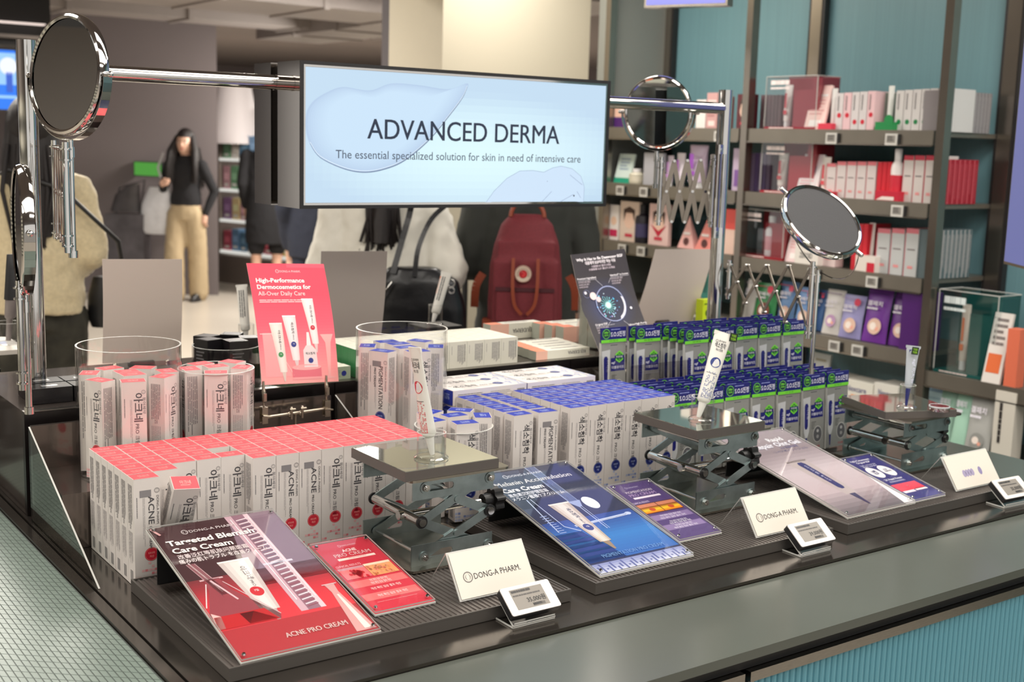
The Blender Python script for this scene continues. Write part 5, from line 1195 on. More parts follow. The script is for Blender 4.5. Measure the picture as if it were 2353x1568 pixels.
def gtube(px0,px1,ptop,z,rgb,lab,X=4.07,cap=(240,240,240),grp=None,band=None,leanx=0):
    y0,y1=span(px0,px1,X); h=PX((px0+px1)/2,ptop,X).z-z; W=y1-y0; e=empty('cream_tube',(X,(y0+y1)/2,z+.0005),R(-90),label=lab,cat='tube',group=grp)
    b=MB(); r=W*.36; b.loft([(0,0,h*.14,r,r),(0,0,h*.5,W*.42,r*.75),(0,0,h*.95,W*.48,.002),(0,0,h,W*.48,.0015)],rgb,seg=14)
    if band:
        F=Frame(b,(0,-r-.001,0),(1,0,0),(0,0,1),eps=.001); F.rect(-W*.2,h*.3,W*.2,h*.4,band); F.rect(-W*.1,h*.45,W*.12,h*.8,band)
    b.build('tube_body',e); MB().lathe([(0,0),(r*.85,0),(r*.85,h*.14),(0,h*.14)],cap,14).build('cap',e); return e
def gbottle(px0,px1,ptop,z,rgb,lab,X=4.07,cap=(236,232,232),label_c=(210,50,70),grp=None):
    y0,y1=span(px0,px1,X); h=PX((px0+px1)/2,ptop,X).z-z; r=(y1-y0)/2; e=empty('lotion_bottle',(X,(y0+y1)/2,z+.0005),R(-90),label=lab,cat='bottle',group=grp)
    b=MB(); b.lathe([(0,0),(r*.95,0),(r,.004),(r,h*.62),(r*.9,h*.7),(r*.55,h*.76),(r*.5,h*.8)],rgb,18)
    b.lathe([(r*1.01,h*.15),(r*1.01,h*.5)],label_c,18); b.build('bottle_body',e); MB().lathe([(r*.56,h*.78),(r*.58,h*.98),(r*.5,h),(0,h)],cap,16).build('cap',e); return e
def gcase(px0,px1,ptop,z,rgb,lab,kind='tube',D=.14,X=4.03,tint=(.9,.93,.93)):
    """clear acrylic tester case with printed back and a tube or bottle inside"""
    y0,y1=span(px0,px1,X); h=PX((px0+px1)/2,ptop,X).z-z; W=y1-y0; e=empty('tester_case',(X,y1,z+.0005),R(-90),label=lab,cat='display case')
    MB().box(.002,D-.004,.012,W-.002,D,h,rgb).build('printed_back',e); MB().box(W*.5,.02,.012,W-.002,.026,h*.75,rgb).box(W*.82,.03,.012,W-.003,D-.006,h*.97,rgb).build('side_card',e)
    b=MB(); b.box(0,0,0,W,D,.0115,rgb); F=Frame(b,(0,0,0),(1,0,0),(0,0,1),eps=.001); F.lines(W*.1,.003,W*.6,.009,1,(250,230,225),.7); b.build('base',e)
    b=MB(); c_=clear('case acrylic',tint,1,.10)
    b.add([(0,0,.012),(W,0,.012),(W,0,h),(0,0,h)],[(0,1,2,3)],c_); b.add([(0,0,h),(W,0,h),(W,D,h),(0,D,h)],[(0,1,2,3)],c_); b.add([(0,0,.012),(0,D,.012),(0,D,h),(0,0,h)],[(0,1,2,3)],c_); b.add([(W,0,.012),(W,D,.012),(W,D,h),(W,0,h)],[(0,1,2,3)],c_)
    for p,q in (((0,0,.012),(0,0,h)),((W,0,.012),(W,0,h)),((0,0,h),(W,0,h)),((0,D,h),(W,D,h)),((0,0,h),(0,D,h)),((W,0,h),(W,D,h))): b.cyl(p,q,.0018,ACRE,seg=6)
    F=Frame(b,(0,-.0015,0),(1,0,0),(0,0,1),eps=.001); wl=(250,236,234) if kind!='teal' else (225,235,235)
    F.lines(W*.1,h*.82,W*.62,h*.93,1,wl,.75,seed=2); F.lines(W*.1,h*.74,W*.5,h*.8,1,wl,.6,seed=3)
    b.build('clear_cover',e); return e
def pouch(px0,px1,ptop,z,rgb,dk,lab,X=4.06,circ=(226,190,170),grp=None,yaw=0,tag_c=None):
    y0,y1=span(px0,px1,X); h=PX((px0+px1)/2,ptop,X).z-z; W=y1-y0-.004
    b=MB(); n=8; m=6; vs=[]
    for j in range(m+1):
        t=j/m; th=.018*max(0,math.sin(math.pi*min(1,t*1.05)))**.7*(1-t*.75)+.0012
        for i in range(n+1):
            u=i/n; k=max(0,math.sin(math.pi*u))**.5 if 0<u<1 else 0; x=W*(u+.0)+(W*.03*math.sin(math.pi*t)*(1 if u<.5 else -1) if i in (0,n) else 0); vs.append((x,-th*k-.0006,h*t))
    N=len(vs); vs+=[(x,-y,z_) for x,y,z_ in vs]
    fs=[(j*(n+1)+i,j*(n+1)+i+1,(j+1)*(n+1)+i+1,(j+1)*(n+1)+i) for j in range(m) for i in range(n)]
    b.add(vs,fs+[(N+d,N+c_,N+b_,N+a) for a,b_,c_,d in fs],rgb,None,True)
    F=Frame(b,(0,-.019,0),(1,0,0),(0,0,1),eps=.0008); F.rect(W*.06,h*.9,W*.94,h*.915,dk); F.text('EASYDEW'[:0] or '겔패치',W*.14,h*.68,h*.1,(245,240,250),w=W*.6,bold=.02); F.lines(W*.14,h*.58,W*.75,h*.64,1,(240,236,246),.6,seed=2)
    if circ: F.disc(W*.55,h*.3,W*.27,circ,seg=18,ry=W*.27); F.L=2; F.disc(W*.5,h*.3,W*.13,(246,232,222),seg=14); F.disc(W*.66,h*.26,W*.07,(236,170,150),seg=10); F.L=1
    if tag_c: F.disc(W*.74,h*.84,W*.14,tag_c,seg=16)
    me=b.mesh('pouch'); mx=Matrix.Translation((X,y1-.002,z+.002))@Matrix.Rotation(R(-90+yaw),4,'Z')@Matrix.Rotation(R(-9),4,'X')
    return link('pouch',me,mx=mx,label=lab,cat='pouch',group=grp)
def stag(px,z,lab):
    """little framed price tag on the shelf rail"""
    a=ray(px,450); y=SHX*a.y/a.x; e=empty('shelf_price_tag',(SHX-.012,y+.028,z-.054),R(-90),label=lab,cat='price tag',group='price tags on the wall shelves')
    b=MB(); b.box(0,0,0,.056,.006,.044,(214,212,206)); F=Frame(b,(0,0,0),(1,0,0),(0,0,1),eps=.0008); F.rect(.008,.009,.048,.037,(150,146,140)); F.L=2; F.lines(.011,.013,.044,.034,3,(90,86,84),.5,seed=int(px)); b.build('tag_face',e)
    MB().box(.0565,.001,.002,.068,.008,.042,mblk).build('tag_side',e)
S1,S2,S3,S4=[z+.001 for z in SHZ]
# top shelf
cr=(226,224,220)
gbox(1404,1440,225,S1,(232,190,170),'peach and purple carton at the left end of the top shelf',draw=lambda F,W,h:F.rect(0,0,W,h*.35,(80,40,110)))
gbox(1448,1500,215,S1,(214,206,206),'pale carton on the top shelf partly behind the round mirror')
gbox(1590,1612,230,S1,(235,228,224),'white carton on the top shelf left of pink print',D=.05)
gbox(1613,1638,214,S1,(206,160,158),'dusty pink carton on top shelf just left of the right mast top',draw=d_txt((240,220,214),(170,110,110)))
gbox(1639,1658,222,S1,(196,140,138),'darker pink carton on top shelf beside the right mast')
gbox(1682,1712,217,S1,(92,30,40),'maroon carton with a face print right of the right mast',draw=d_photo)
for k in range(6): gbox(1735+k*8,1742+k*8,219,S1,(128,104,110),'thin grey-mauve carton spine on the top shelf, %s from the left'%ORD[k],D=.18,grp='grey-mauve cartons on the top shelf',gap=.001,X=4.10)
gcase(1746,1862,176,S1,(150,28,50),'crimson tester case on the top shelf holding a white tube')
gtube(1789,1808,196,S1+.012,(240,228,226),'white tube inside the crimson tester case on the top shelf',X=4.09,band=(206,50,70))
gbox(1836,1880,193,S1,(244,206,200),'pale pink leaning card on the top shelf',D=.012,lean=-14,draw=d_txt((250,240,238),(222,150,150)),X=4.03)
gtube(1896,1910,204,S1,(232,230,228),'small white tube with black tip left of the red-dot cartons',cap=(206,40,60))
gbox(1868,1900,284,S1,(226,60,84),'low crimson tester base on the top shelf',D=.05,X=4.015)
for k in range(5): gbox(1906+k*18,1923+k*18,215-k*1.2,S1,(222,216,216) if k not in (1,4) else (238,200,204),'white carton with a red dot on the top shelf, %s from the left'%ORD[k],draw=d_dot((214,40,62),k in (2,3)),D=.16,grp='red dot cartons on the top shelf')
for k in range(4): gbox(1997+k*8,2004+k*8,214,S1,(140,150,140),'thin grey-green carton spine on the top shelf, %s from the left'%ORD[k],D=.16,grp='grey-green spines on the top shelf',gap=.001,X=4.1)
gtube(2024,2038,198,S1+.02,(232,234,230),'white tube with black tip above the green tester base',cap=(30,140,70))
gbox(1998,2040,281,S1,(34,140,76),'low green tester base with a swirl on the top shelf',D=.06,X=4.012,draw=lambda F,W,h:F.disc(W*.75,h*1.2,W*.25,(34,140,76),seg=16))
for k in range(6): gbox(2042+k*19.2,2060+k*19.2,209-k*1.2,S1,(216,212,210),'white carton with a green dot on the top shelf, %s from the left'%ORD[k],draw=d_dot((34,130,76),True),D=.18,grp='green dot cartons on the top shelf')
# second shelf
gbox(1408,1444,352,S2,(206,222,216),'mint and white leaning card on the second shelf',D=.01,lean=-14,draw=lambda F,W,h:(F.rect(0,0,W,h*.18,(30,150,120)),F.lines(W*.2,h*.4,W*.8,h*.85,4,(150,170,190),.5)))
gbottle(1450,1475,388,S2,(206,200,180),'small beige jar on the second shelf beside the mint card',label_c=(214,206,186))
gbox(1476,1520,352,S2,(176,176,182),'plain grey card on the second shelf below the round mirror',D=.02)
gtube(1530,1545,358,S2,(236,224,238),'slim white tube on the second shelf left of the purple ones',band=(200,150,210),grp=None)
gtube(1552,1572,352,S2,(240,232,240),'white and purple tube on the second shelf, left one',band=(160,90,180))
gtube(1580,1624,334,S2,(216,196,220),'wide lilac tube on the second shelf, behind the scissor arm',band=(150,80,180))
gtube(1628,1646,356,S2,(238,230,230),'small white tube on the second shelf left of the right mast',band=(190,150,200))
gbox(1680,1700,342,S2,(200,180,206),'lilac carton on second shelf just right of the right mast',draw=lambda F,W,h:F.rect(W*.2,h*.1,W*.8,h*.5,(130,90,160)),D=.05)
for k in range(5): gbox(1722+k*9,1730+k*9,352,S2,(86,70,110) if k%2 else (120,104,130),'thin purple carton spine on the second shelf, %s from the left'%ORD[k],D=.18,grp='purple spines on the second shelf',gap=.001,X=4.1)
gcase(1745,1860,328,S2,(170,26,44),'crimson tester case on the second shelf holding a white tube')
gtube(1784,1808,352,S2+.012,(240,232,226),'white tube inside the crimson tester case on the second shelf',X=4.09,band=(206,60,70))
gbox(1826,1872,351,S2,(238,226,228),'white leaning card with a blue square on the second shelf',D=.012,lean=-16,draw=lambda F,W,h:(F.rect(W*.3,h*.55,W*.75,h*.72,(70,80,130)),F.lines(W*.1,h*.08,W*.8,h*.45,5,(236,170,176),.5)),X=4.03)
gtube(1884,1906,361,S2,(236,230,222),'white tube on second shelf left of the red-lidded cartons',band=(214,80,90))
gbox(1866,1914,440,S2,(196,30,56),'crimson folded tester stand on the second shelf, left one',D=.05,X=4.012,draw=lambda F,W,h:F.poly([(W*.05,h*.05),(W*.9,h*.05),(W*.8,h*.5)],(240,226,224)))
def red_top(c): return c
for k in range(5): gbox(1895+k*23,1917+k*23,372 if k else 376,S2,(216,206,204),'white carton with pink lid on the second shelf, %s from the left'%ORD[k],top=(236,120,130),draw=d_mid((222,120,128)),D=.14,grp='pink lidded cartons on the second shelf')
for k in range(3): gbox(2012+k*11,2022+k*11,373,S2,(206,34,50),'bright red carton spine on the second shelf, %s from the left'%ORD[k],D=.14,grp='red spines on the second shelf',gap=.001,top=(240,150,150))
gbottle(2046,2070,342,S2,(236,228,226),'white bottle with red label on the second shelf',X=4.05,label_c=(206,40,60))
gbox(2010,2066,440,S2,(196,30,56),'crimson folded tester stand on the second shelf, right one',D=.04,X=4.008,draw=lambda F,W,h:F.poly([(W*.05,h*.1),(W*.8,h*.1),(W*.8,h*.45),(W*.3,h*.45)],(240,226,220)))
for k in range(3): gbox(2070+k*25,2094+k*25,358,S2,(214,206,202),'tall pink-lidded carton at the right of the second shelf, %s from the left'%ORD[k],top=(236,120,130),draw=d_mid((200,60,80)),D=.14,grp='tall pink lidded cartons')
# third shelf
gbox(1402,1424,472,S3,(236,228,222),'white carton with red base at the left end of the third shelf',draw=lambda F,W,h:(F.disc(W*.5,h*.55,W*.3,(232,196,170)),F.rect(W*.1,h*.1,W*.9,h*.3,(200,50,90))))
gbox(1427,1470,464,S3,(222,200,184),'flesh toned face mask pack on the third shelf',draw=d_photo,D=.02)
gbottle(1468,1492,470,S3,(34,30,38),'black rounded jar on the third shelf behind the mirror post',label_c=(60,56,90),cap=(30,28,30))
gbox(1494,1540,470,S3,(230,196,190),'face mask pack with red bow on the third shelf',draw=lambda F,W,h:(d_photo(F,W,h),F.poly([(W*.1,h*.5),(W*.5,h*.2),(W*.9,h*.5),(W*.5,h*.35)],(190,30,60))),D=.02)
for k,(a_,b_) in enumerate(((1562,1600),(1602,1645))):
    y0,y1=span(a_,b_,4.06); h=.155; b=MB(); w_=y1-y0; b.add([(0,0,0),(w_,0,0),(w_,.05,0),(0,.05,0),(w_*.5,.02,h)],[(0,3,2,1),(0,1,4),(1,2,4),(2,3,4),(3,0,4)],(244,150,140) if k else (240,186,180)); F=Frame(b,(0,-.002,0),(1,0,.0),(0,.12,1),eps=.001); F.disc(w_*.5,h*.22,w_*.16,(90,50,50),seg=12); F.rect(w_*.3,h*.42,w_*.7,h*.5,(236,226,222))
    link('pyramid_pack',b.mesh('pyramid_pack'),mx=Matrix.Translation((4.06,y1,S3))@Matrix.Rotation(R(-90),4,'Z'),label=('pale pink','coral')[k]+' pyramid shaped mask pack on the third shelf',cat='pack')
gbox(1668,1700,482,S3,(236,92,84),'coral and white carton on the third shelf right of the right mast',draw=lambda F,W,h:F.rect(0,0,W,h*.55,(240,206,190)))
gcase(1708,1806,484,S3,(150,18,34),'crimson tester case on the third shelf holding a white bottle')
gbottle(1768,1790,497,S3+.012,(226,218,222),'white bottle inside the crimson case on the third shelf',X=4.07,label_c=(214,150,160))
gbox(1812,1858,510,S3,(236,206,206),'pale pink leaning card on the third shelf behind turned mirror',D=.012,lean=-14,draw=d_txt((244,236,232),(226,160,160)))
gbox(1835,1890,560,S3,(236,230,222),'low white tester block on the third shelf behind turned mirror',X=4.01,draw=lambda F,W,h:F.text('ZEROID',W*.2,h*.3,h*.35,(90,90,90),w=W*.55))
gbox(1895,1930,516,S3,(228,206,204),'white carton behind the turned mirror on the third shelf',top=(236,120,130),draw=d_mid((222,120,128)))
for k in range(3): gbox(1966+k*12,1977+k*12,516,S3,(206,34,50),'bright red carton spine on the third shelf, %s from the left'%ORD[k],D=.14,grp='red spines on the third shelf',gap=.001,top=(240,150,150))
gtube(2003,2018,513,S3,(236,226,220),'white tube on the third shelf beside the red spines',band=(210,60,70))
gbox(1976,2022,590,S3,(232,222,214),'white folded tester stand on the third shelf',D=.04,X=4.008,draw=lambda F,W,h:F.rect(W*.6,0,W,h*.6,(206,36,60)))
for k in range(3): gbox(2022+k*33,2053+k*33,527,S3,(196,198,198),'large silver-white carton with pink lid on the third shelf, %s from the left'%ORD[k],top=(240,140,146),draw=d_mid((214,120,130)),D=.16,grp='silver-white cartons on the third shelf')
# stacks seen from the side at the near end of each shelf
def stack_side(z,px0,px1,ptop,n,rgb,rgb2,lab,grp,Yf=2.915):
    a=PY(px0,ptop,Yf); b_=PY(px1,ptop,Yf); st=(b_.x-a.x)/n
    for k in range(n):
        x=a.x+k*st; t=(k*37%10)/40
        b=MB(); b.box(0,0,0,st-.0012,.09,a.z-z,rgb); F=Frame(b,(0,0,0),(1,0,0),(0,0,1),eps=.0006); F.rect(0,0,st*.22,a.z-z,rgb2); F.lines(st*.35,.01,st*.8,(a.z-z)*.9,2,rgb2,.35,vert=True,seed=k)
        link('carton',b.mesh('carton'),loc=(x,Yf,z),label=lab+', %s from the front'%(ORD[k] if k<20 else 'last'),cat='carton',group=grp)
stack_side(S1,2172,2282,207,14,(140,134,136),(176,170,170),'thin grey carton at the near end of the top shelf','grey cartons at the near end of the top shelf')
stack_side(S2,2160,2250,366,8,(160,26,44),(206,90,100),'dark red carton at the near end of the second shelf','dark red cartons at the near end')
stack_side(S3,2148,2236,530,9,(96,112,116),(196,190,188),'grey-teal carton at the near end of the third shelf','grey-teal cartons at the near end')
# fourth shelf: pouches
S4b=S4
gbox(1595,1640,628,S4,(60,140,130),'teal tub pack on the fourth shelf left of the right mast',draw=lambda F,W,h:(F.rect(W*.1,h*.5,W*.9,h*.9,(40,110,104)),F.disc(W*.5,h*.25,W*.22,(214,160,130))),D=.03)
gbox(1560,1593,640,S4,(206,150,120),'orange-brown pack on the fourth shelf left of the right mast',D=.03,draw=d_txt((230,210,190),(190,120,90)))
gbox(1505,1555,600,S4,(232,200,160),'cream carton on the fourth shelf behind the beige poster back',D=.05,draw=d_txt((206,170,130),(220,180,140)))
pouch(1722,1752,645,S4,(226,222,216),(180,170,180),'white pouch on the fourth shelf behind the scissor arm',circ=None)
pouch(1744,1798,654,S4,(50,140,80),(200,60,90),'green pouch on the fourth shelf behind the scissor arm',circ=(120,60,50),tag_c=(230,60,90),X=4.05)
pouch(1800,1842,650,S4,(110,150,200),(230,60,90),'light blue pouch on the fourth shelf, left one',tag_c=(230,80,110),X=4.07)
pouch(1842,1888,664,S4,(104,148,204),(220,60,80),'light blue pouch on the fourth shelf, middle one',tag_c=(220,50,80),X=4.05)
pouch(1890,1912,670,S4,(80,120,180),(220,60,80),'narrow blue pouch on the fourth shelf right of the two wide ones',tag_c=(236,60,90),circ=None,X=4.08)
pouch(1908,1952,669,S4,(226,222,218),(120,80,130),'white pouch with purple marks on the fourth shelf',circ=(190,150,190),X=4.05)
pouch(1948,2002,682,S4,(160,156,206),(150,120,170),'lilac pouch with red corner tag on the fourth shelf',tag_c=(220,60,90),X=4.04)
pouch(2002,2062,667,S4,(116,50,156),(70,30,110),'large purple pouch on the fourth shelf, left one',X=4.04)
pouch(2064,2120,678,S4,(104,44,140),(70,30,110),'large purple pouch on the fourth shelf, right one',X=4.05)
stack_side(S4,2120,2168,676,4,(74,24,104),(110,60,150),'deep purple pouch at the near end of the fourth shelf','deep purple pouches at the near end')
# right edge bay
ZR=-.099
gcase(2178,2318,676,ZR,(22,84,80),'dark teal tester case on the low shelf of the right bay',kind='teal',tint=(.75,.86,.86))
gtube(2234,2256,703,ZR+.012,(232,220,208),'white and orange tube inside the teal tester case',X=4.1,band=(240,130,80))
gbox(2292,2336,722,ZR,(226,220,214),'white leaning card with an orange picture at the right edge',D=.012,lean=-12,X=4.0,draw=lambda F,W,h:(F.rect(W*.1,h*.15,W*.85,h*.42,(224,110,60)),F.lines(W*.15,h*.5,W*.85,h*.92,5,(130,120,118),.5)))
gbox(2345,2375,762,ZR,(232,120,90),'orange carton at the very right edge of the low shelf',D=.05,X=4.0)
# bottom shelf
ZB=-.399
def d_box(F,W,h): F.text('Nexcare',W*.5,h*.62,h*.28,(70,70,130),al='c',w=W*.62); F.rect(W*.35,h*.3,W*.75,h*.5,(240,150,70)); F.rect(W*.1,h*.2,W*.4,h*.42,(170,80,110)); F.lines(W*.5,h*.12,W*.9,h*.22,1,(120,120,150),.6)
gbox(1962,2040,884,ZB+.09,(232,228,216),'white bandage carton at the left of the bottom shelf',draw=d_box,X=4.0,D=.12)
gbox(2042,2100,892,ZB+.09,(230,226,216),'white bandage carton behind the low lab jack tube',draw=d_box,X=4.0,D=.12)
gbox(1900,1960,868,ZB+.12,(224,220,208),'plain ivory carton on the bottom shelf behind the blister packs',X=4.02,D=.12,draw=d_txt((200,196,186),(180,176,166)))
gbox(1962,2100,934,ZB,(214,212,202),'wide ivory carton under the two bandage cartons',X=4.0,D=.14)
gbox(1888,1930,818,ZB+.15,(236,238,234),'white leaning card with blue hands print on the bottom shelf',X=4.12,D=.012,lean=-8,draw=lambda F,W,h:(F.disc(W*.35,h*.25,W*.2,(90,150,200)),F.rect(W*.2,h*.7,W*.8,h*.78,(190,180,150))))
gbottle(2108,2136,890,ZB,(206,212,212),'squat clear jar on bottom shelf right of the slim navy tube',label_c=(190,200,204))
gbox(2142,2196,866,ZB,(176,204,208),'pale blue leaning leaflet on the bottom shelf',D=.012,lean=-12,draw=d_txt((120,150,170),(150,180,190)))
pouch(2190,2232,888,ZB,(176,216,196),(140,190,170),'mint green pouch on the bottom shelf, left one',circ=None,X=4.02)
pouch(2228,2272,892,ZB,(170,212,190),(130,180,160),'mint green pouch on the bottom shelf, right one',circ=None,X=4.0)
pouch(2262,2326,908,ZB,(176,176,172),(140,140,136),'crumpled silver foil pouch on the bottom shelf',circ=(150,150,146),X=3.99)
gbox(2330,2380,910,ZB,(224,218,206),'tall ivory carton at the right edge of the bottom shelf',X=3.99,D=.06,draw=lambda F,W,h:F.lines(W*.25,h*.3,W*.5,h*.85,1,(60,56,54),.6,vert=True))
for i,(px,z) in enumerate(((1905,SHZ[0]),(2042,SHZ[0]),(1648,SHZ[0]),(1428,SHZ[1]),(1482,SHZ[1]),(1632,SHZ[1]),(1898,SHZ[1]),(2068,SHZ[1]),(1438,SHZ[2]),(1482,SHZ[2]),(1580,SHZ[2]),(1884,SHZ[2]),(2022,SHZ[2]),(1618,SHZ[3]),(1757,SHZ[3]),(1794,SHZ[3]),(1945,SHZ[3]),(2000,SHZ[3]),(2252,-.39),(2328,-.39),(2205,-.39))):
    k=[0,1,2,3].index(min(range(4),key=lambda q:abs(SHZ[q]-z))) if z>-.2 else 4
    stag(px,z,'small framed price tag on the %s wall shelf, about %s along'%(('top','second','third','fourth','bottom')[k],ORD[sum(1 for q in ((1905,0),(2042,0),(1648,0),(1428,1),(1482,1),(1632,1),(1898,1),(2068,1),(1438,2),(1482,2),(1580,2),(1884,2),(2022,2),(1618,3),(1757,3),(1794,3),(1945,3),(2000,3),(2252,4),(2328,4),(2205,4)) if q[1]==k and q[0]<px)]))
# screens above and right
e=empty('hanging_screen',(3.7,3.3,1.22),label='lavender lit screen hanging at the very top right of the sign',cat='screen')
a=PD(1480,18,4.2); b_=PD(1672,-2,4.05)
q=MB(); q.box(0,0,0,.02,.02,.02,mblk)
bpy.data.objects.remove(e)
def slab(p,q_,h,t,mf,mb_,name,lab,cat='screen'):
    """upright screen between bottom points p and q_"""
    p,q_=Vector(p),Vector(q_); q_.z=p.z; e=empty(name,p,label=lab,cat=cat); u=(q_-p); W=u.length; u.normalize(); n=u.cross(Vector((0,0,1)))
    mx=Matrix(((u.x,-n.x,0,0),(u.y,-n.y,0,0),(0,0,1,0),(0,0,0,1)))
    b=MB(); b.box(0,0,0,W,t,h,mb_,mx); b.build('case',e); b=MB(); b.box(.008,-.002,.008,W-.008,0,h-.008,mf,mx); b.build('screen_face',e); return e
slab(a,b_,.5,.05,em('lavender screen',(160,160,240),1.0),mup,'hanging_screen','lavender lit screen cut off by the top edge above the shelves')
a=PD(2306,606,3.5); b_=PD(2440,615,3.1); slab(a,b_,1.3,.06,em('violet screen',(112,118,176),.8),mup,'wall_screen_panel','tall violet screen at the right edge with steel frame')
# ================================================================= far background
# striped gondola to the left (seen in the mirrors and in the polished sign case)
g_=MB()
e=empty('striped_shelving',(-3.2,0,FZ),label='long striped shelving unit left of the display island',cat='shelving')
for k in range(11):
    z=k*.155; MB().box(-.35,-3,z,0,9,z+.075,mat('dark shelf gap',(58,58,58),.5)).build('gap_board',e); MB().box(-.38,-3,z+.076,.03,9,z+.154,mat('ivory shelf fascia',(206,204,190),.5)).build('fascia',e)
MB().box(-.4,-3,1.71,-.02,9,2.6,mat('taupe upper panel',(120,112,108),.6)).build('upper_panel',e)
# far store shelf seen beside the grey pillar
fs=PD(505,562,13.2); fe=PD(700,566,12.4); u=(fe-fs); u.z=0; Wf=u.length; u.normalize(); z0=FZ
e=empty('store_shelving',(fs.x,fs.y,FZ),label='distant bright store shelving beside the dark grey pillar',cat='shelving'); rz=math.atan2(u.y,u.x); e.rotation_euler=(0,0,rz)
MB().box(0,.42,0,Wf,.47,1.9,mat('pale gondola back',(190,186,180),.6)).build('back_panel',e); MB().box(-.03,0,0,0,.47,1.55,mat('taupe gondola',(120,108,100),.6)).build('end_panel',e); MB().box(0,0,0,Wf,.45,.30,MC['taupe gondola']).build('plinth',e)
zs=[.35,.68,1.0,1.32]
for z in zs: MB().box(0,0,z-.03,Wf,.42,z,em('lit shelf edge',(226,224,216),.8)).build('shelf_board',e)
pal=[(210,160,170),(200,190,120),(226,130,80),(120,160,200),(220,210,200),(150,110,160),(120,170,130),(206,90,110),(236,214,160),(90,130,160)]
rd=random.Random(11); Rm=Matrix.Translation((fs.x,fs.y,FZ))@Matrix.Rotation(rz,4,'Z')
for si,z in enumerate(zs):
    x=.03;k=0
    while x<Wf-.14 and k<9:
        w_=rd.uniform(.09,.14); h=rd.uniform(.16,.24); c=pal[rd.randrange(10)]
        b=MB(); b.box(0,0,0,w_,.14,h,c); F=Frame(b,(0,0,0),(1,0,0),(0,0,1),eps=.002); F.rect(w_*.15,h*.4,w_*.85,h*.7,tuple(min(255,v+40) for v in c)); F.rect(w_*.2,h*.12,w_*.8,h*.24,(240,236,230))
        link('product_box',b.mesh('product_box'),mx=Rm@Matrix.Translation((x,.03,z+.002)),label='product box on distant shelving, %s shelf from bottom, %s from the left'%(ORD[si],ORD[k]),cat='box',group='boxes on the distant shelving')
        x+=w_+.02;k+=1
MB().lathe([(.30,0),(.18,.65),(.17,.65)],mat('pale lamp shade',(214,206,206),.6),20,Matrix.Translation(PD(536,330,13.0))).build('pale_column_lamp',label='pale tapering lamp above the distant store shelving',cat='lamp')
gs=PD(338,405,12.0); 
slab(PD(308,404,11.9),PD(372,404,11.7),.14,.04,em('green sign face',(76,158,56),.8),mblk,'green_sign','small green sign behind the woman in the black top','sign')
sd=PD(338,560,12.4); MB().box(sd.x-.16,sd.y-.02,FZ,sd.x+.16,sd.y+.1,gs.z-.02,mat('grey stand',(100,94,92),.6)).build('grey_sign_stand',label='grey stand below the small green sign',cat='stand')
# cyan lit panel between the people
ec=slab(PD(1068,540,5.6),PD(1090,540,5.55),.34,.03,em('cyan screen',(150,214,232),1.0),mblk,'cyan_screen','slim cyan lit screen between the two people with bags'); MB().cyl((.02,.02,FZ-ec.location.z),(.02,.02,.0),.014,mblk,seg=10).cyl((.02,.02,FZ-ec.location.z),(.02,.02,FZ-ec.location.z+.015),.14,mblk,seg=24).build('stand',ec)
# plant things at the far side of the counter on the left
b=PY(70,835,3.0)
e=empty('tester_tray',(b.x-.2,2.95,.215),label='pale tester tray on the far side behind the left mast',cat='tray'); MB().rbox(-.25,-.06,0,.17,.14,.01,.02,mat('pale tray',(206,200,190),.3)).build('tray_board',e); MB().box(-.2,0,-.113,.12,.1,-.0005,mblk).build('foot',e)
p_=PY(20,800,2.98); cup(p_.x,2.98,.2255,.03,.05,'clear cup on the pale tester tray behind the left mirror post')
e=empty('tester_bottle',(p_.x,2.98,.233),label='black and clear tester bottle leaning in the cup behind the left mirror post',cat='bottle'); MB().loft([(0,0,.0,.006,.006),(0.004,0,.05,.007,.007),(.006,0,.055,.013,.013),(.01,0,.095,.014,.014)],(120,112,110),seg=14).build('glass_end',e); MB().loft([(.010,0,.096,.0165,.0165),(.018,0,.17,.018,.014),(.022,0,.20,.019,.003)],(24,24,26),seg=14).build('black_sleeve',e)
p_=PY(1000,748,2.95); cup(p_.x,2.95,.205,.020,.055,'clear cup on the far side behind the tall middle cylinder'); e=empty('tester_plinth',(p_.x,2.95,.1012),label='black plinth below the leaning tube on the far side',cat='plinth'); MB().box(-.06,-.05,0,.06,.05,.103,mblk).build('block',e)
q_=PY(1035,628,2.96); tube((p_.x-.008,2.95,.21),(q_.x,2.98,q_.z),.030,'white and orange tube leaning right on the far side, before the white coat',lambda F,L,c,W:(F.lines(-.008,L*.4,.004,L*.9,2,(110,110,110),.5,vert=True),F.poly([(-.014,L*.55),(-.010,L*.55),(-.012,L*.9),(-.0145,L*.9)],(240,140,90))),wt,cp,rt=.0125)
p_=PY(566,760,2.95); q_=PY(562,656,2.95); cup(p_.x,2.95,.190,.020,.05,'clear cup behind the pink poster at its left'); tube((p_.x,2.95,.197),(q_.x,2.97,q_.z),.028,'pale tube standing behind the left edge of the pink poster',lambda F,L,c,W:F.lines(-.008,L*.4,.008,L*.9,3,(110,110,110),.5,vert=True),wt,cp,rt=.012)
e=empty('tester_plinth',(p_.x,2.95,.1012),label='black plinth behind the pink poster',cat='plinth'); MB().box(-.06,-.05,0,.06,.05,.088,mblk).build('block',e)
# yellow-green pack by the beige poster back
p_=PY(1603,745,2.7); 
b=MB(); b.box(0,0,0,.045,.03,.07,(214,236,40)); F=Frame(b,(0,0,0),(1,0,0),(0,0,1),eps=.0008); F.disc(.022,.03,.012,(90,120,30),seg=14); F.rect(.005,.055,.04,.06,(120,150,30)); link('carton',b.mesh('carton'),loc=(p_.x-.02,2.66,.2008),label='bright yellow-green carton between the blister packs and the right mast',cat='carton')
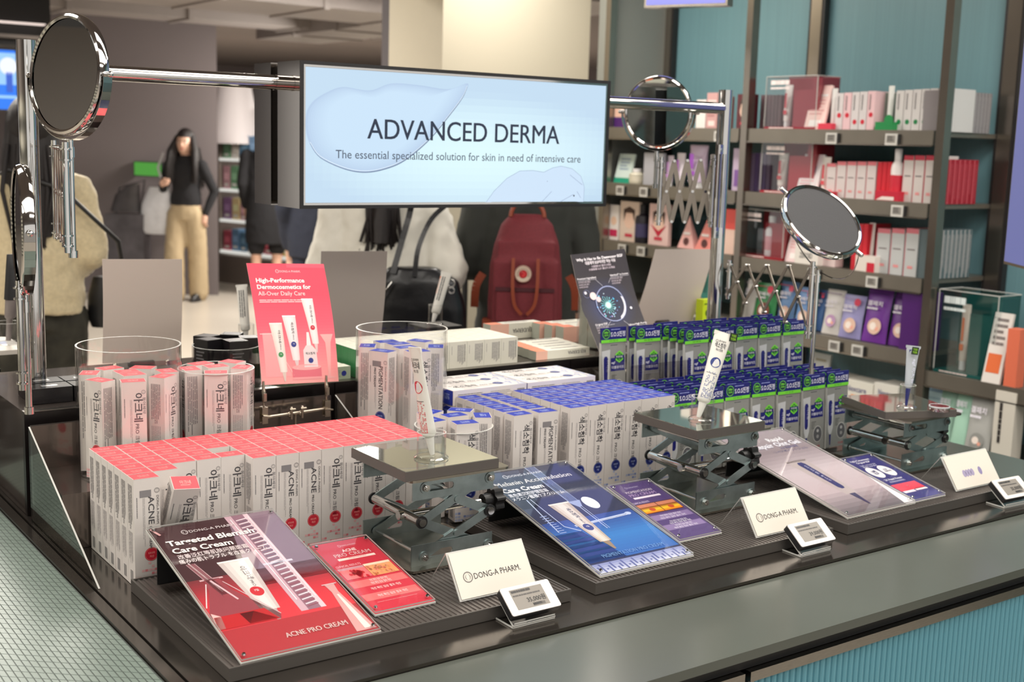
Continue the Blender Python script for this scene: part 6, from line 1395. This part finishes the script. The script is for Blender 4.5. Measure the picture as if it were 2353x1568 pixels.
# ================================================================= people
skin=mat('warm skin',(214,170,146),.5,var=.04,scale=12); mhair=mat('dark brown hair',(30,23,22),.45,bump=.6,scale=60,aniso=(40,40,2)); meye=mat('eye white',(226,222,218),.3); miris=mat('dark iris',(36,26,22),.2); mlip=mat('lip colour',(186,96,92),.45)
def remesh(mb,name,m,vox,parent,smooth=3,disp=None,**kw):
    me=mb.mesh(name); o=bpy.data.objects.new(name,me); COL.objects.link(o)
    md=o.modifiers.new('r','REMESH'); md.mode='VOXEL'; md.voxel_size=vox; md.use_smooth_shade=True
    ms=o.modifiers.new('s','SMOOTH'); ms.iterations=smooth; ms.factor=.5
    if disp:
        tx=bpy.data.textures.new('cloth folds','CLOUDS'); tx.noise_scale=disp[1]; d=o.modifiers.new('d','DISPLACE'); d.texture=tx; d.strength=disp[0]; d.mid_level=.5; d.texture_coords='LOCAL'
    dg=bpy.context.evaluated_depsgraph_get(); n=bpy.data.meshes.new_from_object(o.evaluated_get(dg)); n.name=name
    bpy.data.objects.remove(o); n.materials.clear(); n.materials.append(m); n.polygons.foreach_set('use_smooth',[True]*len(n.polygons))
    r=bpy.data.objects.new(name,n); COL.objects.link(r); r.parent=parent; return tag(r,**kw)
def ell(b,rings,m,seg=20): return b.loft(rings,m,seg=seg)
def limb(b,pts,rs,m,seg=14,n=5):
    P=[];Q=[]
    for i in range(len(pts)-1):
        for k in range(n): t=k/n; P.append(Vector(pts[i]).lerp(Vector(pts[i+1]),t)); Q.append(lerp(rs[i],rs[i+1],t))
    P.append(Vector(pts[-1])); Q.append(rs[-1]); b.tube(P,0,m,seg=seg,rs=Q)
    for p,r in zip(pts,rs): b.sphere(p,r*.99,m,12,8)
def hand(b,w,d,up,s=1,curl=.6,m=None):
    """palm and five bent fingers starting at wrist w, pointing along d, back of hand towards up"""
    m=m or skin; d=Vector(d).normalized(); up=Vector(up); up=(up-d*up.dot(d)).normalized(); sd=d.cross(up)*s; w=Vector(w)
    limb(b,[w,w+d*.035,w+d*.07],[.022,.027,.026],m,10,3); limb(b,[w+sd*.014+d*.03,w+sd*.018+d*.07],[.018,.017],m,8,2); limb(b,[w-sd*.014+d*.03,w-sd*.018+d*.07],[.018,.016],m,8,2)
    for k,L in enumerate((.07,.078,.072,.058)):
        o=w+sd*(.028-.0185*k)+d*.078; a=curl; p=o; pts=[o-d*.012,o]; dd=d.copy()
        for j,fr in enumerate((.45,.32,.25)):
            dd=(dd*math.cos(a)-up*math.sin(a)).normalized() if j==0 else (dd*math.cos(a)+dd.cross(sd*s).normalized()*0-up*math.sin(a)).normalized(); p=p+dd*(L*fr); pts.append(p.copy())
        limb(b,pts,[.009,.0092,.0085,.008,.0068],m,8,2)
    o=w+sd*.026+d*.022; limb(b,[o-sd*.01,o+sd*.016+d*.028-up*.008,o+sd*.016+d*.055-up*.022],[.013,.0105,.008],m,8,2)
def person(px,d,rz,H,label,o):
    p=PD(px,500,d); s=H/1.65; e=empty('person',(p.x,p.y,FZ),rz,label=label,cat='person')
    Z=lambda v:v*s
    sh=o.get('sh',.17)*s; la=o['la']; ra=o['ra']; hw=o.get('hand',1)
    b=MB()  # one continuous body
    b.loft([(0,0,Z(.80),.13*s,.09*s),(0,0,Z(.92),.155*s,.10*s),(0,0,Z(1.05),.125*s,.085*s),(0,-.005,Z(1.2),.14*s,.095*s),(0,0,Z(1.32),.15*s,.085*s),(0,.005,Z(1.375),.09*s,.06*s),(0,.005,Z(1.40),.05*s,.05*s),(0,-.005,Z(1.47),.046*s,.05*s)],skin,seg=20)
    hz=Z(1.545); b.sphere((0,-.005,hz),.098*s,skin,20,14,sc=(.80,.96,1.16)); b.loft([(0,-.03*s,Z(1.435),.028*s,.03*s),(0,-.03*s,Z(1.46),.05*s,.055*s),(0,-.02*s,Z(1.50),.066*s,.075*s)],skin,seg=16)
    b.sphere((0,-.103*s,Z(1.523)),.013*s,skin,10,8,sc=(1,1,1.1)); b.cyl((0,-.095*s,Z(1.55)),(0,-.106*s,Z(1.525)),.006*s,skin,.010*s,seg=8)
    for k in (-1,1): b.sphere((k*.08*s,.0,Z(1.535)),.022*s,skin,10,8,sc=(.4,.7,1.2))
    for side,A in ((1,la),(-1,ra)):
        A=[Vector(a)*s for a in A]; limb(b,A,[.042*s,.034*s,.022*s],skin)
        dd=(A[2]-A[1]); hd=o.get('hl' if side==1 else 'hr'); hand(b,A[2],Vector(hd) if hd else dd,Vector(o.get('hu',(0,-1,.3))),side*1,o.get('curl',.5))
    for k,off in ((1,o.get('step',.04)),(-1,-o.get('step',.04))):
        limb(b,[(k*.085*s,0,Z(.86)),(k*.095*s,off-.02,Z(.46)),(k*.095*s,off+.01,Z(.08))],[.085*s,.055*s,.036*s],skin)
    remesh(b,'body',skin,.0065 if o.get('fine') else .010,e,1)
    # face
    for k in (-1,1):
        q=MB(); q.sphere((k*.031*s,-.083*s,Z(1.548)),.0125*s,meye,12,8,sc=(1.15,.7,.7)); q.sphere((k*.031*s,-.0905*s,Z(1.548)),.0065*s,miris,10,6,sc=(1,.5,1)); q.build('eye',e)
        q=MB(); q.tube([(k*.016*s,-.092*s,Z(1.568)),(k*.032*s,-.093*s,Z(1.573)),(k*.047*s,-.083*s,Z(1.567))],.0032*s,mhair,seg=6); q.build('eyebrow',e)
    q=MB(); q.sphere((0,-.090*s,Z(1.487)),.017*s,mlip,12,8,sc=(1.15,.45,.38)); q.build('mouth',e)
    # garments
    T=o['top']; b=MB(); t=T['r']; hem=Z(T['hem'])
    b.loft([(0,0,hem,t[0]*s,t[1]*s),(0,0,lerp(hem,Z(1.2),.3),t[0]*s*1.02,t[1]*s*1.02),(0,0,lerp(hem,Z(1.2),.7),t[2]*s,t[3]*s),(0,0,Z(1.22),t[4]*s,t[5]*s),(0,.0,Z(1.33),t[4]*s*.97,t[5]*s*.9),(0,.005,Z(1.385),t[4]*s*.62,t[5]*s*.72),(0,.0,Z(1.415),.068*s,.066*s),(0,.0,Z(T.get('neck',1.425)),.062*s,.062*s)],skin,seg=28)
    for A in (la,ra):
        A=[Vector(a)*s for a in A]; w_=A[1].lerp(A[2],T.get('cuff',.93)); sr=T['s']; limb(b,[A[0],A[0].lerp(A[1],.5),A[1],A[1].lerp(w_,.5),w_],[sr[0]*s,sr[1]*s,sr[2]*s,sr[3]*s,sr[4]*s],skin,14,5)
    remesh(b,T['name'],T['m'],T.get('vox',.012),e,4,T.get('disp'))
    L=o['legs']; b=MB(); r=L['r']
    b.loft([(0,0,Z(.80),.155*s,.115*s),(0,0,Z(.90),.16*s,.115*s),(0,0,Z(1.0),.135*s,.10*s)],skin,seg=24)
    for k,off in ((1,o.get('step',.04)),(-1,-o.get('step',.04))):
        limb(b,[(k*.085*s,0,Z(.84)),(k*.095*s,off-.02,Z(.46)),(k*.095*s,off,Z(L.get('end',.07)))],[r[0]*s,r[1]*s,r[2]*s],skin)
    remesh(b,L['name'],L['m'],.012,e,3,L.get('disp',(.012,.06)))
    for k,off in ((1,o.get('step',.04)),(-1,-o.get('step',.04))):
        q=MB(); q.loft([(k*.095*s,off-.05,.0,.045,.125),(k*.095*s,off-.05,.02,.046,.128),(k*.095*s,off-.045,.05,.040,.115),(k*.095*s,off+.01,.085,.036,.05),(k*.095*s,off+.01,.11,.036,.042)],o.get('shoe',(230,226,220)),seg=18); q.build('shoe',e)
    # hair
    hr=o['hair']; b=MB(); b.sphere((0,.012*s,Z(1.572)),.108*s,mhair,20,14,sc=(.84,.98,1.08))
    b2=MB(); 
    vs=[]; 
    n=18; rows=10; down=Z(hr['to'])
    for j in range(rows+1):
        t=j/rows; z=lerp(Z(1.62),down,t); wdt=lerp(.085,hr.get('w',.10),min(1,t*1.6))*s*(1-.35*max(0,t-.75)*2); 
        dpt_=lerp(.08,hr.get('dp',.075),t)*s+hr.get('back',.02)*s*t
        for i in range(n+1):
            a=R(-25+230*i/n); vs.append((wdt*math.cos(a)+.004*math.sin(i*2.3+j),.012*s+dpt_*math.sin(a)+.012*s*t+.003*math.sin(i*3.1),z))
    m=n+1; b.add(vs+[(x*.86,y*.9,z) for x,y,z in vs],[(j*m+i,j*m+i+1,(j+1)*m+i+1,(j+1)*m+i) for j in range(rows) for i in range(n)]+[((rows+1)*m+j*m+i,(rows+1)*m+(j+1)*m+i,(rows+1)*m+(j+1)*m+i+1,(rows+1)*m+j*m+i+1) for j in range(rows) for i in range(n)],mhair,None,True)
    rd=random.Random(5)
    for i in range(hr.get('strands',14)):
        x=rd.uniform(-1,1)*hr.get('w',.1)*s; y=.09*s+rd.uniform(-.01,.02); L_=rd.uniform(.0,.09); cv=rd.uniform(-.05,.05)
        b.tube([(x*.8,y-.02,Z(1.5)),(x,y+.02,lerp(Z(1.5),down,.5)),(x+cv,y+.03,down-L_*.5),(x+cv*.6,y+.025,down-L_)],.004,mhair,seg=5,rs=[.01,.009,.006,.002])
    if o.get('locks'):
        for k in (-1,1):
            for q in range(3): b.tube([(k*.07*s,.02-.012*q,Z(1.60)),(k*(.098+.012*q)*s,-.03-.02*q,Z(1.46)),(k*(.11+.012*q)*s,-.06-.02*q,Z(1.32)),(k*(.10+.02*q)*s,-.09-.01*q,Z(1.16))],.03,mhair,seg=8,rs=[.03,.036,.034,.010])
    # front cut: keep the face free by starting the hair cap behind the brow
    me_b=MB(); me_b.ms=b.ms
    keep=[]
    for f,mi_,sm_ in zip(b.f,b.m,b.sm):
        c=sum((Vector(b.v[i]) for i in f),Vector())/len(f)
        if c.y<-.045*s and c.z<Z(1.605) and abs(c.x)<.066*s: continue
        keep.append((f,mi_,sm_))
    b.f=[k[0] for k in keep]; b.m=[k[1] for k in keep]; b.sm=[k[2] for k in keep]; b.build('hair',e)
    return e,s
AW=R(144.5); TC_=R(-35.5)
def ch(e,mb,name,**kw): return mb.build(name,e,**kw)
fleece=mat('cream fleece',(210,194,158),.95,bump=1.0,scale=70,var=.1,sheen=.4); camo=mat('camouflage cloth',(52,50,42),.9,var=.5,scale=14)
# A: at the left edge, cream fleece
eA,s=person(78,4.75,R(166),1.66,'person at the left edge with long dark hair, cream fleece jacket and camouflage trousers',dict(
  la=[(.155,.0,1.33),(.20,.03,1.09),(.19,-.17,.97)],ra=[(-.155,0,1.33),(-.20,.02,1.10),(-.14,-.18,1.0)],curl=.9,
  top=dict(name='fleece_jacket',m=fleece,r=(.175,.145,.17,.14,.175,.125),s=(.068,.072,.072,.066,.05),hem=.86,disp=(.02,.05),vox=.013),
  legs=dict(name='camouflage_trousers',m=camo,r=(.105,.085,.075)),hair=dict(to=1.16,w=.12,back=.05,strands=10),shoe=(60,56,52)))
b=MB(); b.loft([(-.30,-.02,.80,.10,.05),(-.31,-.02,.84,.125,.065),(-.31,-.02,.93,.12,.06),(-.30,-.02,1.0,.09,.045)],mat('black nylon bag',(26,26,28),.4),seg=20); b.build('crossbody_bag',eA)
MB().tube([(-.33,.02,.98),(-.30,.12,1.15),(-.1,.15,1.35),(.08,.09,1.41),(.14,-.05,1.38)],.009,BLACKP,seg=8).build('bag_strap',eA)
# B: far woman walking towards us
blk=mat('black knit',(26,25,28),.9); beige_t=mat('beige trousers cloth',(176,156,124),.9)
eB,s=person(428,11.6,R(-42),1.58,'person with long black hair, black top and beige trousers carrying bags far behind',dict(fine=1,locks=1,
  la=[(.165,0,1.33),(.27,.05,1.08),(.20,-.02,.86)],ra=[(-.165,0,1.33),(-.24,.03,1.08),(-.17,-.16,1.14)],curl=.8,hl=(-.2,-.1,-1),step=.06,
  top=dict(name='knit_top',m=blk,r=(.15,.11,.13,.10,.155,.105),s=(.058,.052,.044,.04,.034),hem=.93,disp=(.008,.06),cuff=.96),
  legs=dict(name='wide_trousers',m=beige_t,r=(.105,.095,.095)),hair=dict(to=1.12,w=.15,back=.05,strands=22),shoe=(40,38,38)))
b=MB(); b.loft([(-.30,.03,.62,.13,.06),(-.31,.02,.66,.16,.08),(-.29,.02,.9,.15,.07),(-.26,.0,1.06,.10,.03)],mat('white plastic bag',(206,206,210),.35,var=.1,scale=12),seg=20); b.tube([(-.2,-.1,1.16),(-.26,-.02,1.24),(-.22,.02,1.38)],.012,(214,212,212),seg=8); b.build('white_bag',eB)
b=MB(); b.box(-.78,-.05,.30,-.40,.12,.80,mat('smoky clear shopping bag',(84,80,84),.25,var=.25,scale=8)); b.tube([(-.70,.03,.80),(-.66,.02,1.04),(-.40,.0,1.12),(-.46,.02,.80)],.008,(60,58,60),seg=6)
b.loft([(-.6,.02,.82,.15,.06),(-.58,.02,.98,.12,.05),(-.5,.0,1.08,.05,.03)],mat('dark packed goods',(66,62,64),.5,var=.3,scale=10),seg=14); b.build('shopping_bag',eB)
# C and F: mostly hidden
navy_c=mat('dark navy cloth',(34,38,52),.9)
person(612,12.2,R(150),1.68,'person in black coat and white shoes, mostly hidden behind the left end of the sign',dict(
  la=[(.18,0,1.34),(.22,.02,1.08),(.2,-.08,.86)],ra=[(-.18,0,1.34),(-.24,.02,1.08),(-.22,-.06,.86)],
  top=dict(name='black_coat',m=blk,r=(.20,.15,.18,.14,.19,.12),s=(.07,.066,.06,.055,.05),hem=.50,disp=(.01,.08)),
  legs=dict(name='shorts',m=blk,r=(.10,.085,.08),end=.48),hair=dict(to=1.30,w=.10,back=.02,strands=6)))
person(742,7.6,R(150),1.72,'person in dark navy clothes standing behind the white coat, left of the grey poster back',dict(
  la=[(.18,0,1.34),(.22,.02,1.08),(.2,-.08,.86)],ra=[(-.18,0,1.34),(-.22,.02,1.08),(-.2,-.06,.86)],
  top=dict(name='navy_jacket',m=navy_c,r=(.20,.15,.19,.14,.19,.12),s=(.07,.066,.06,.055,.05),hem=.80,disp=(.012,.08)),
  legs=dict(name='navy_trousers',m=navy_c,r=(.10,.085,.08)),hair=dict(to=1.38,w=.09,back=.0,strands=4),shoe=(40,38,40)))
# D: white coat and shoulder bag, back to us
white_c=mat('off-white padded cloth',(226,222,210),.85,bump=.4,scale=30,sheen=.2)
eD,s=person(884,4.68,R(146),1.64,'person with long dark hair, off-white coat and black shoulder bag, seen from behind',dict(
  la=[(.175,.0,1.31),(.215,.03,1.06),(.16,-.20,1.02)],ra=[(-.175,.0,1.31),(-.24,.03,1.08),(-.24,-.16,1.12)],curl=.7,
  top=dict(name='padded_coat',m=white_c,r=(.205,.16,.20,.15,.19,.13),s=(.072,.078,.086,.075,.055),hem=.72,disp=(.034,.09),vox=.012,neck=1.44),
  legs=dict(name='black_trousers',m=blk,r=(.10,.08,.075)),hair=dict(to=1.20,w=.055,back=.10,dp=.07,strands=34)))
lea=mat('black leather',(20,20,23),.32,bump=.3,scale=80)
b=MB(); b.loft([(-.146,.19,.80,.145,.045),(-.146,.19,.84,.170,.062),(-.146,.19,.96,.172,.066),(-.14,.19,1.06,.150,.056),(-.12,.19,1.11,.09,.038)],lea,seg=32)
ob=remesh(b,'shoulder_bag',lea,.008,eD,3,(.010,.12))
b=MB(); b.tube([(-.05,.252,1.06),(.0,.252,.99),(.02,.248,.95)],.005,CHROME,seg=6); b.build('zip',eD)
def strap(e,pts,w,m,name,th=.004):
    b=MB(); P=[Vector(p) for p in pts]; Q=[]
    for i in range(len(P)-1):
        for k in range(5):
            x=k/5; p0=P[max(0,i-1)];p1=P[i];p2=P[i+1];p3=P[min(len(P)-1,i+2)]; Q.append(.5*((2*p1)+(p2-p0)*x+(2*p0-5*p1+4*p2-p3)*x*x+(3*p1-p0-3*p2+p3)*x**3))
    Q.append(P[-1])
    for i in range(len(Q)-1):
        t=(Q[i+1]-Q[i]).normalized(); n=Vector((0,1,0)); sd=t.cross(n).normalized()*w/2; o_=n*th
        a,c=Q[i],Q[i+1]; b.add([a-sd,a+sd,c+sd,c-sd,a-sd+o_,a+sd+o_,c+sd+o_,c-sd+o_],[(0,1,2,3),(7,6,5,4),(0,4,5,1),(1,5,6,2),(2,6,7,3),(3,7,4,0)],m)
    return b.build(name,e)
strap(eD,[(-.05,.235,1.09),(-.075,.20,1.19),(-.105,.165,1.31),(-.115,.08,1.41)],.022,lea,'bag_strap')
strap(eD,[(-.13,.245,1.08),(-.14,.225,1.18),(-.18,.175,1.28),(-.235,.10,1.335)],.018,lea,'bag_strap')
b=MB(); b.tube([(-.262+.014*math.cos(a*.7),.262,1.062+.014*math.sin(a*.7)) for a in range(9)],.0025,CHROME,seg=6,closed=True); b.tube([(-.264+.011*math.cos(a*.7),.264,1.036+.011*math.sin(a*.7)) for a in range(9)],.002,CHROME,seg=6,closed=True); b.build('key_rings',eD)
# E: backpack
olive=mat('dark olive cloth',(48,50,46),.85,bump=.3,scale=30); mar=mat('maroon canvas',(112,36,44),.75,bump=.3,scale=120,var=.1); ltr=mat('tan leather strap',(140,62,36),.5)
eE,s=person(1214,4.78,R(143),1.68,'person in a dark olive jacket with a maroon square backpack, seen from behind',dict(
  la=[(.175,.0,1.33),(.225,.02,1.08),(.27,-.12,1.12)],ra=[(-.175,.0,1.33),(-.225,.02,1.07),(-.20,-.14,.92)],curl=.6,
  top=dict(name='olive_jacket',m=olive,r=(.19,.145,.185,.14,.19,.13),s=(.074,.072,.066,.058,.048),hem=.66,disp=(.016,.08),neck=1.45),
  legs=dict(name='dark_trousers',m=navy_c,r=(.105,.085,.078)),hair=dict(to=1.42,w=.085,back=.0,strands=4),shoe=(50,48,48)))
_kids=set(eE.children)
b=MB(); b.loft([(0,.215,.80,.125,.055),(0,.22,.815,.138,.068),(0,.225,.90,.140,.072),(0,.22,1.03,.134,.066),(0,.215,1.12,.120,.058),(0,.205,1.19,.095,.048),(0,.195,1.225,.060,.030)],mar,seg=32)
# squared front
b.box(-.120,.16,.81,.120,.285,1.06,mar); b.box(-.105,.16,1.05,.105,.272,1.13,mar)
remesh(b,'backpack',mar,.008,eE,4,(.006,.08))
b=MB(); b.box(-.105,.282,.83,.105,.302,.955,mar); remesh(b,'backpack_pocket',mar,.007,eE,3)
b=MB(); b.box(-.108,.300,.948,.108,.306,.962,mat('dark maroon trim',(70,22,30),.7)); b.build('pocket_flap',eE)
for x in (-.045,.045): strap(eE,[(x,.300,1.07),(x,.312,.97),(x*.8,.314,.90),(x*.2,.314,.865)],.012,ltr,'leather_strap')
b=MB(); pts=[(.062*math.cos(R(a)),.215-.01*math.sin(R(a)),1.215+.062*math.sin(R(a))) for a in range(0,181,12)]; b.tube(pts,.008,ltr,seg=8); b.build('top_handle',eE)
for x in (-.135,.135): MB().box(x-.02,.2,.80,x+.02,.26,.835,ltr,Matrix.Rotation(0,4,'X')).build('corner_tab',eE)
for x in (-1,1): strap(eE,[(x*.16,.19,1.0),(x*.185,.19,.95),(x*.19,.18,.87)],.03,ltr,'side_strap')
b=MB(); cz=1.013; mxb=Matrix.Translation((0.008,.300,cz))@Matrix.Rotation(R(-90),4,'X')
b.cyl((.008,.296,cz),(.008,.306,cz),.031,mat('badge cream',(214,198,178),.5),seg=32)
F=Frame(b,(.008,.3065,cz),(-1,0,0),(0,0,1),eps=.0006); F.ring(0,0,.0285,.030,(150,60,50),seg=30); F.ring(0,0,.0145,.0155,(170,40,46),seg=24); F.disc(0,0,.0145,(176,36,44)); 
F.L=2; F.poly([(-.002,-.012),(.006,-.009),(.010,-.001),(.008,.007),(.0,.0115),(-.006,.010),(-.009,.005),(-.003,.006),(.001,.003),(-.002,-.001),(-.006,-.005)],(206,60,62)); F.poly([(-.009,.007),(-.0035,.0085),(-.0045,.005)],(226,206,186))
for i in range(14): a=R(200-220*i/13); F.poly([(.0205*math.cos(a)-.0014,.0205*math.sin(a)-.002),(.0205*math.cos(a)+.0014,.0205*math.sin(a)-.002),(.0205*math.cos(a)+.0014,.0205*math.sin(a)+.002),(.0205*math.cos(a)-.0014,.0205*math.sin(a)+.002)],(120,70,60))
b.build('round_badge',eE)

for c_ in eE.children:
    if c_ not in _kids: c_.location.z+=.084
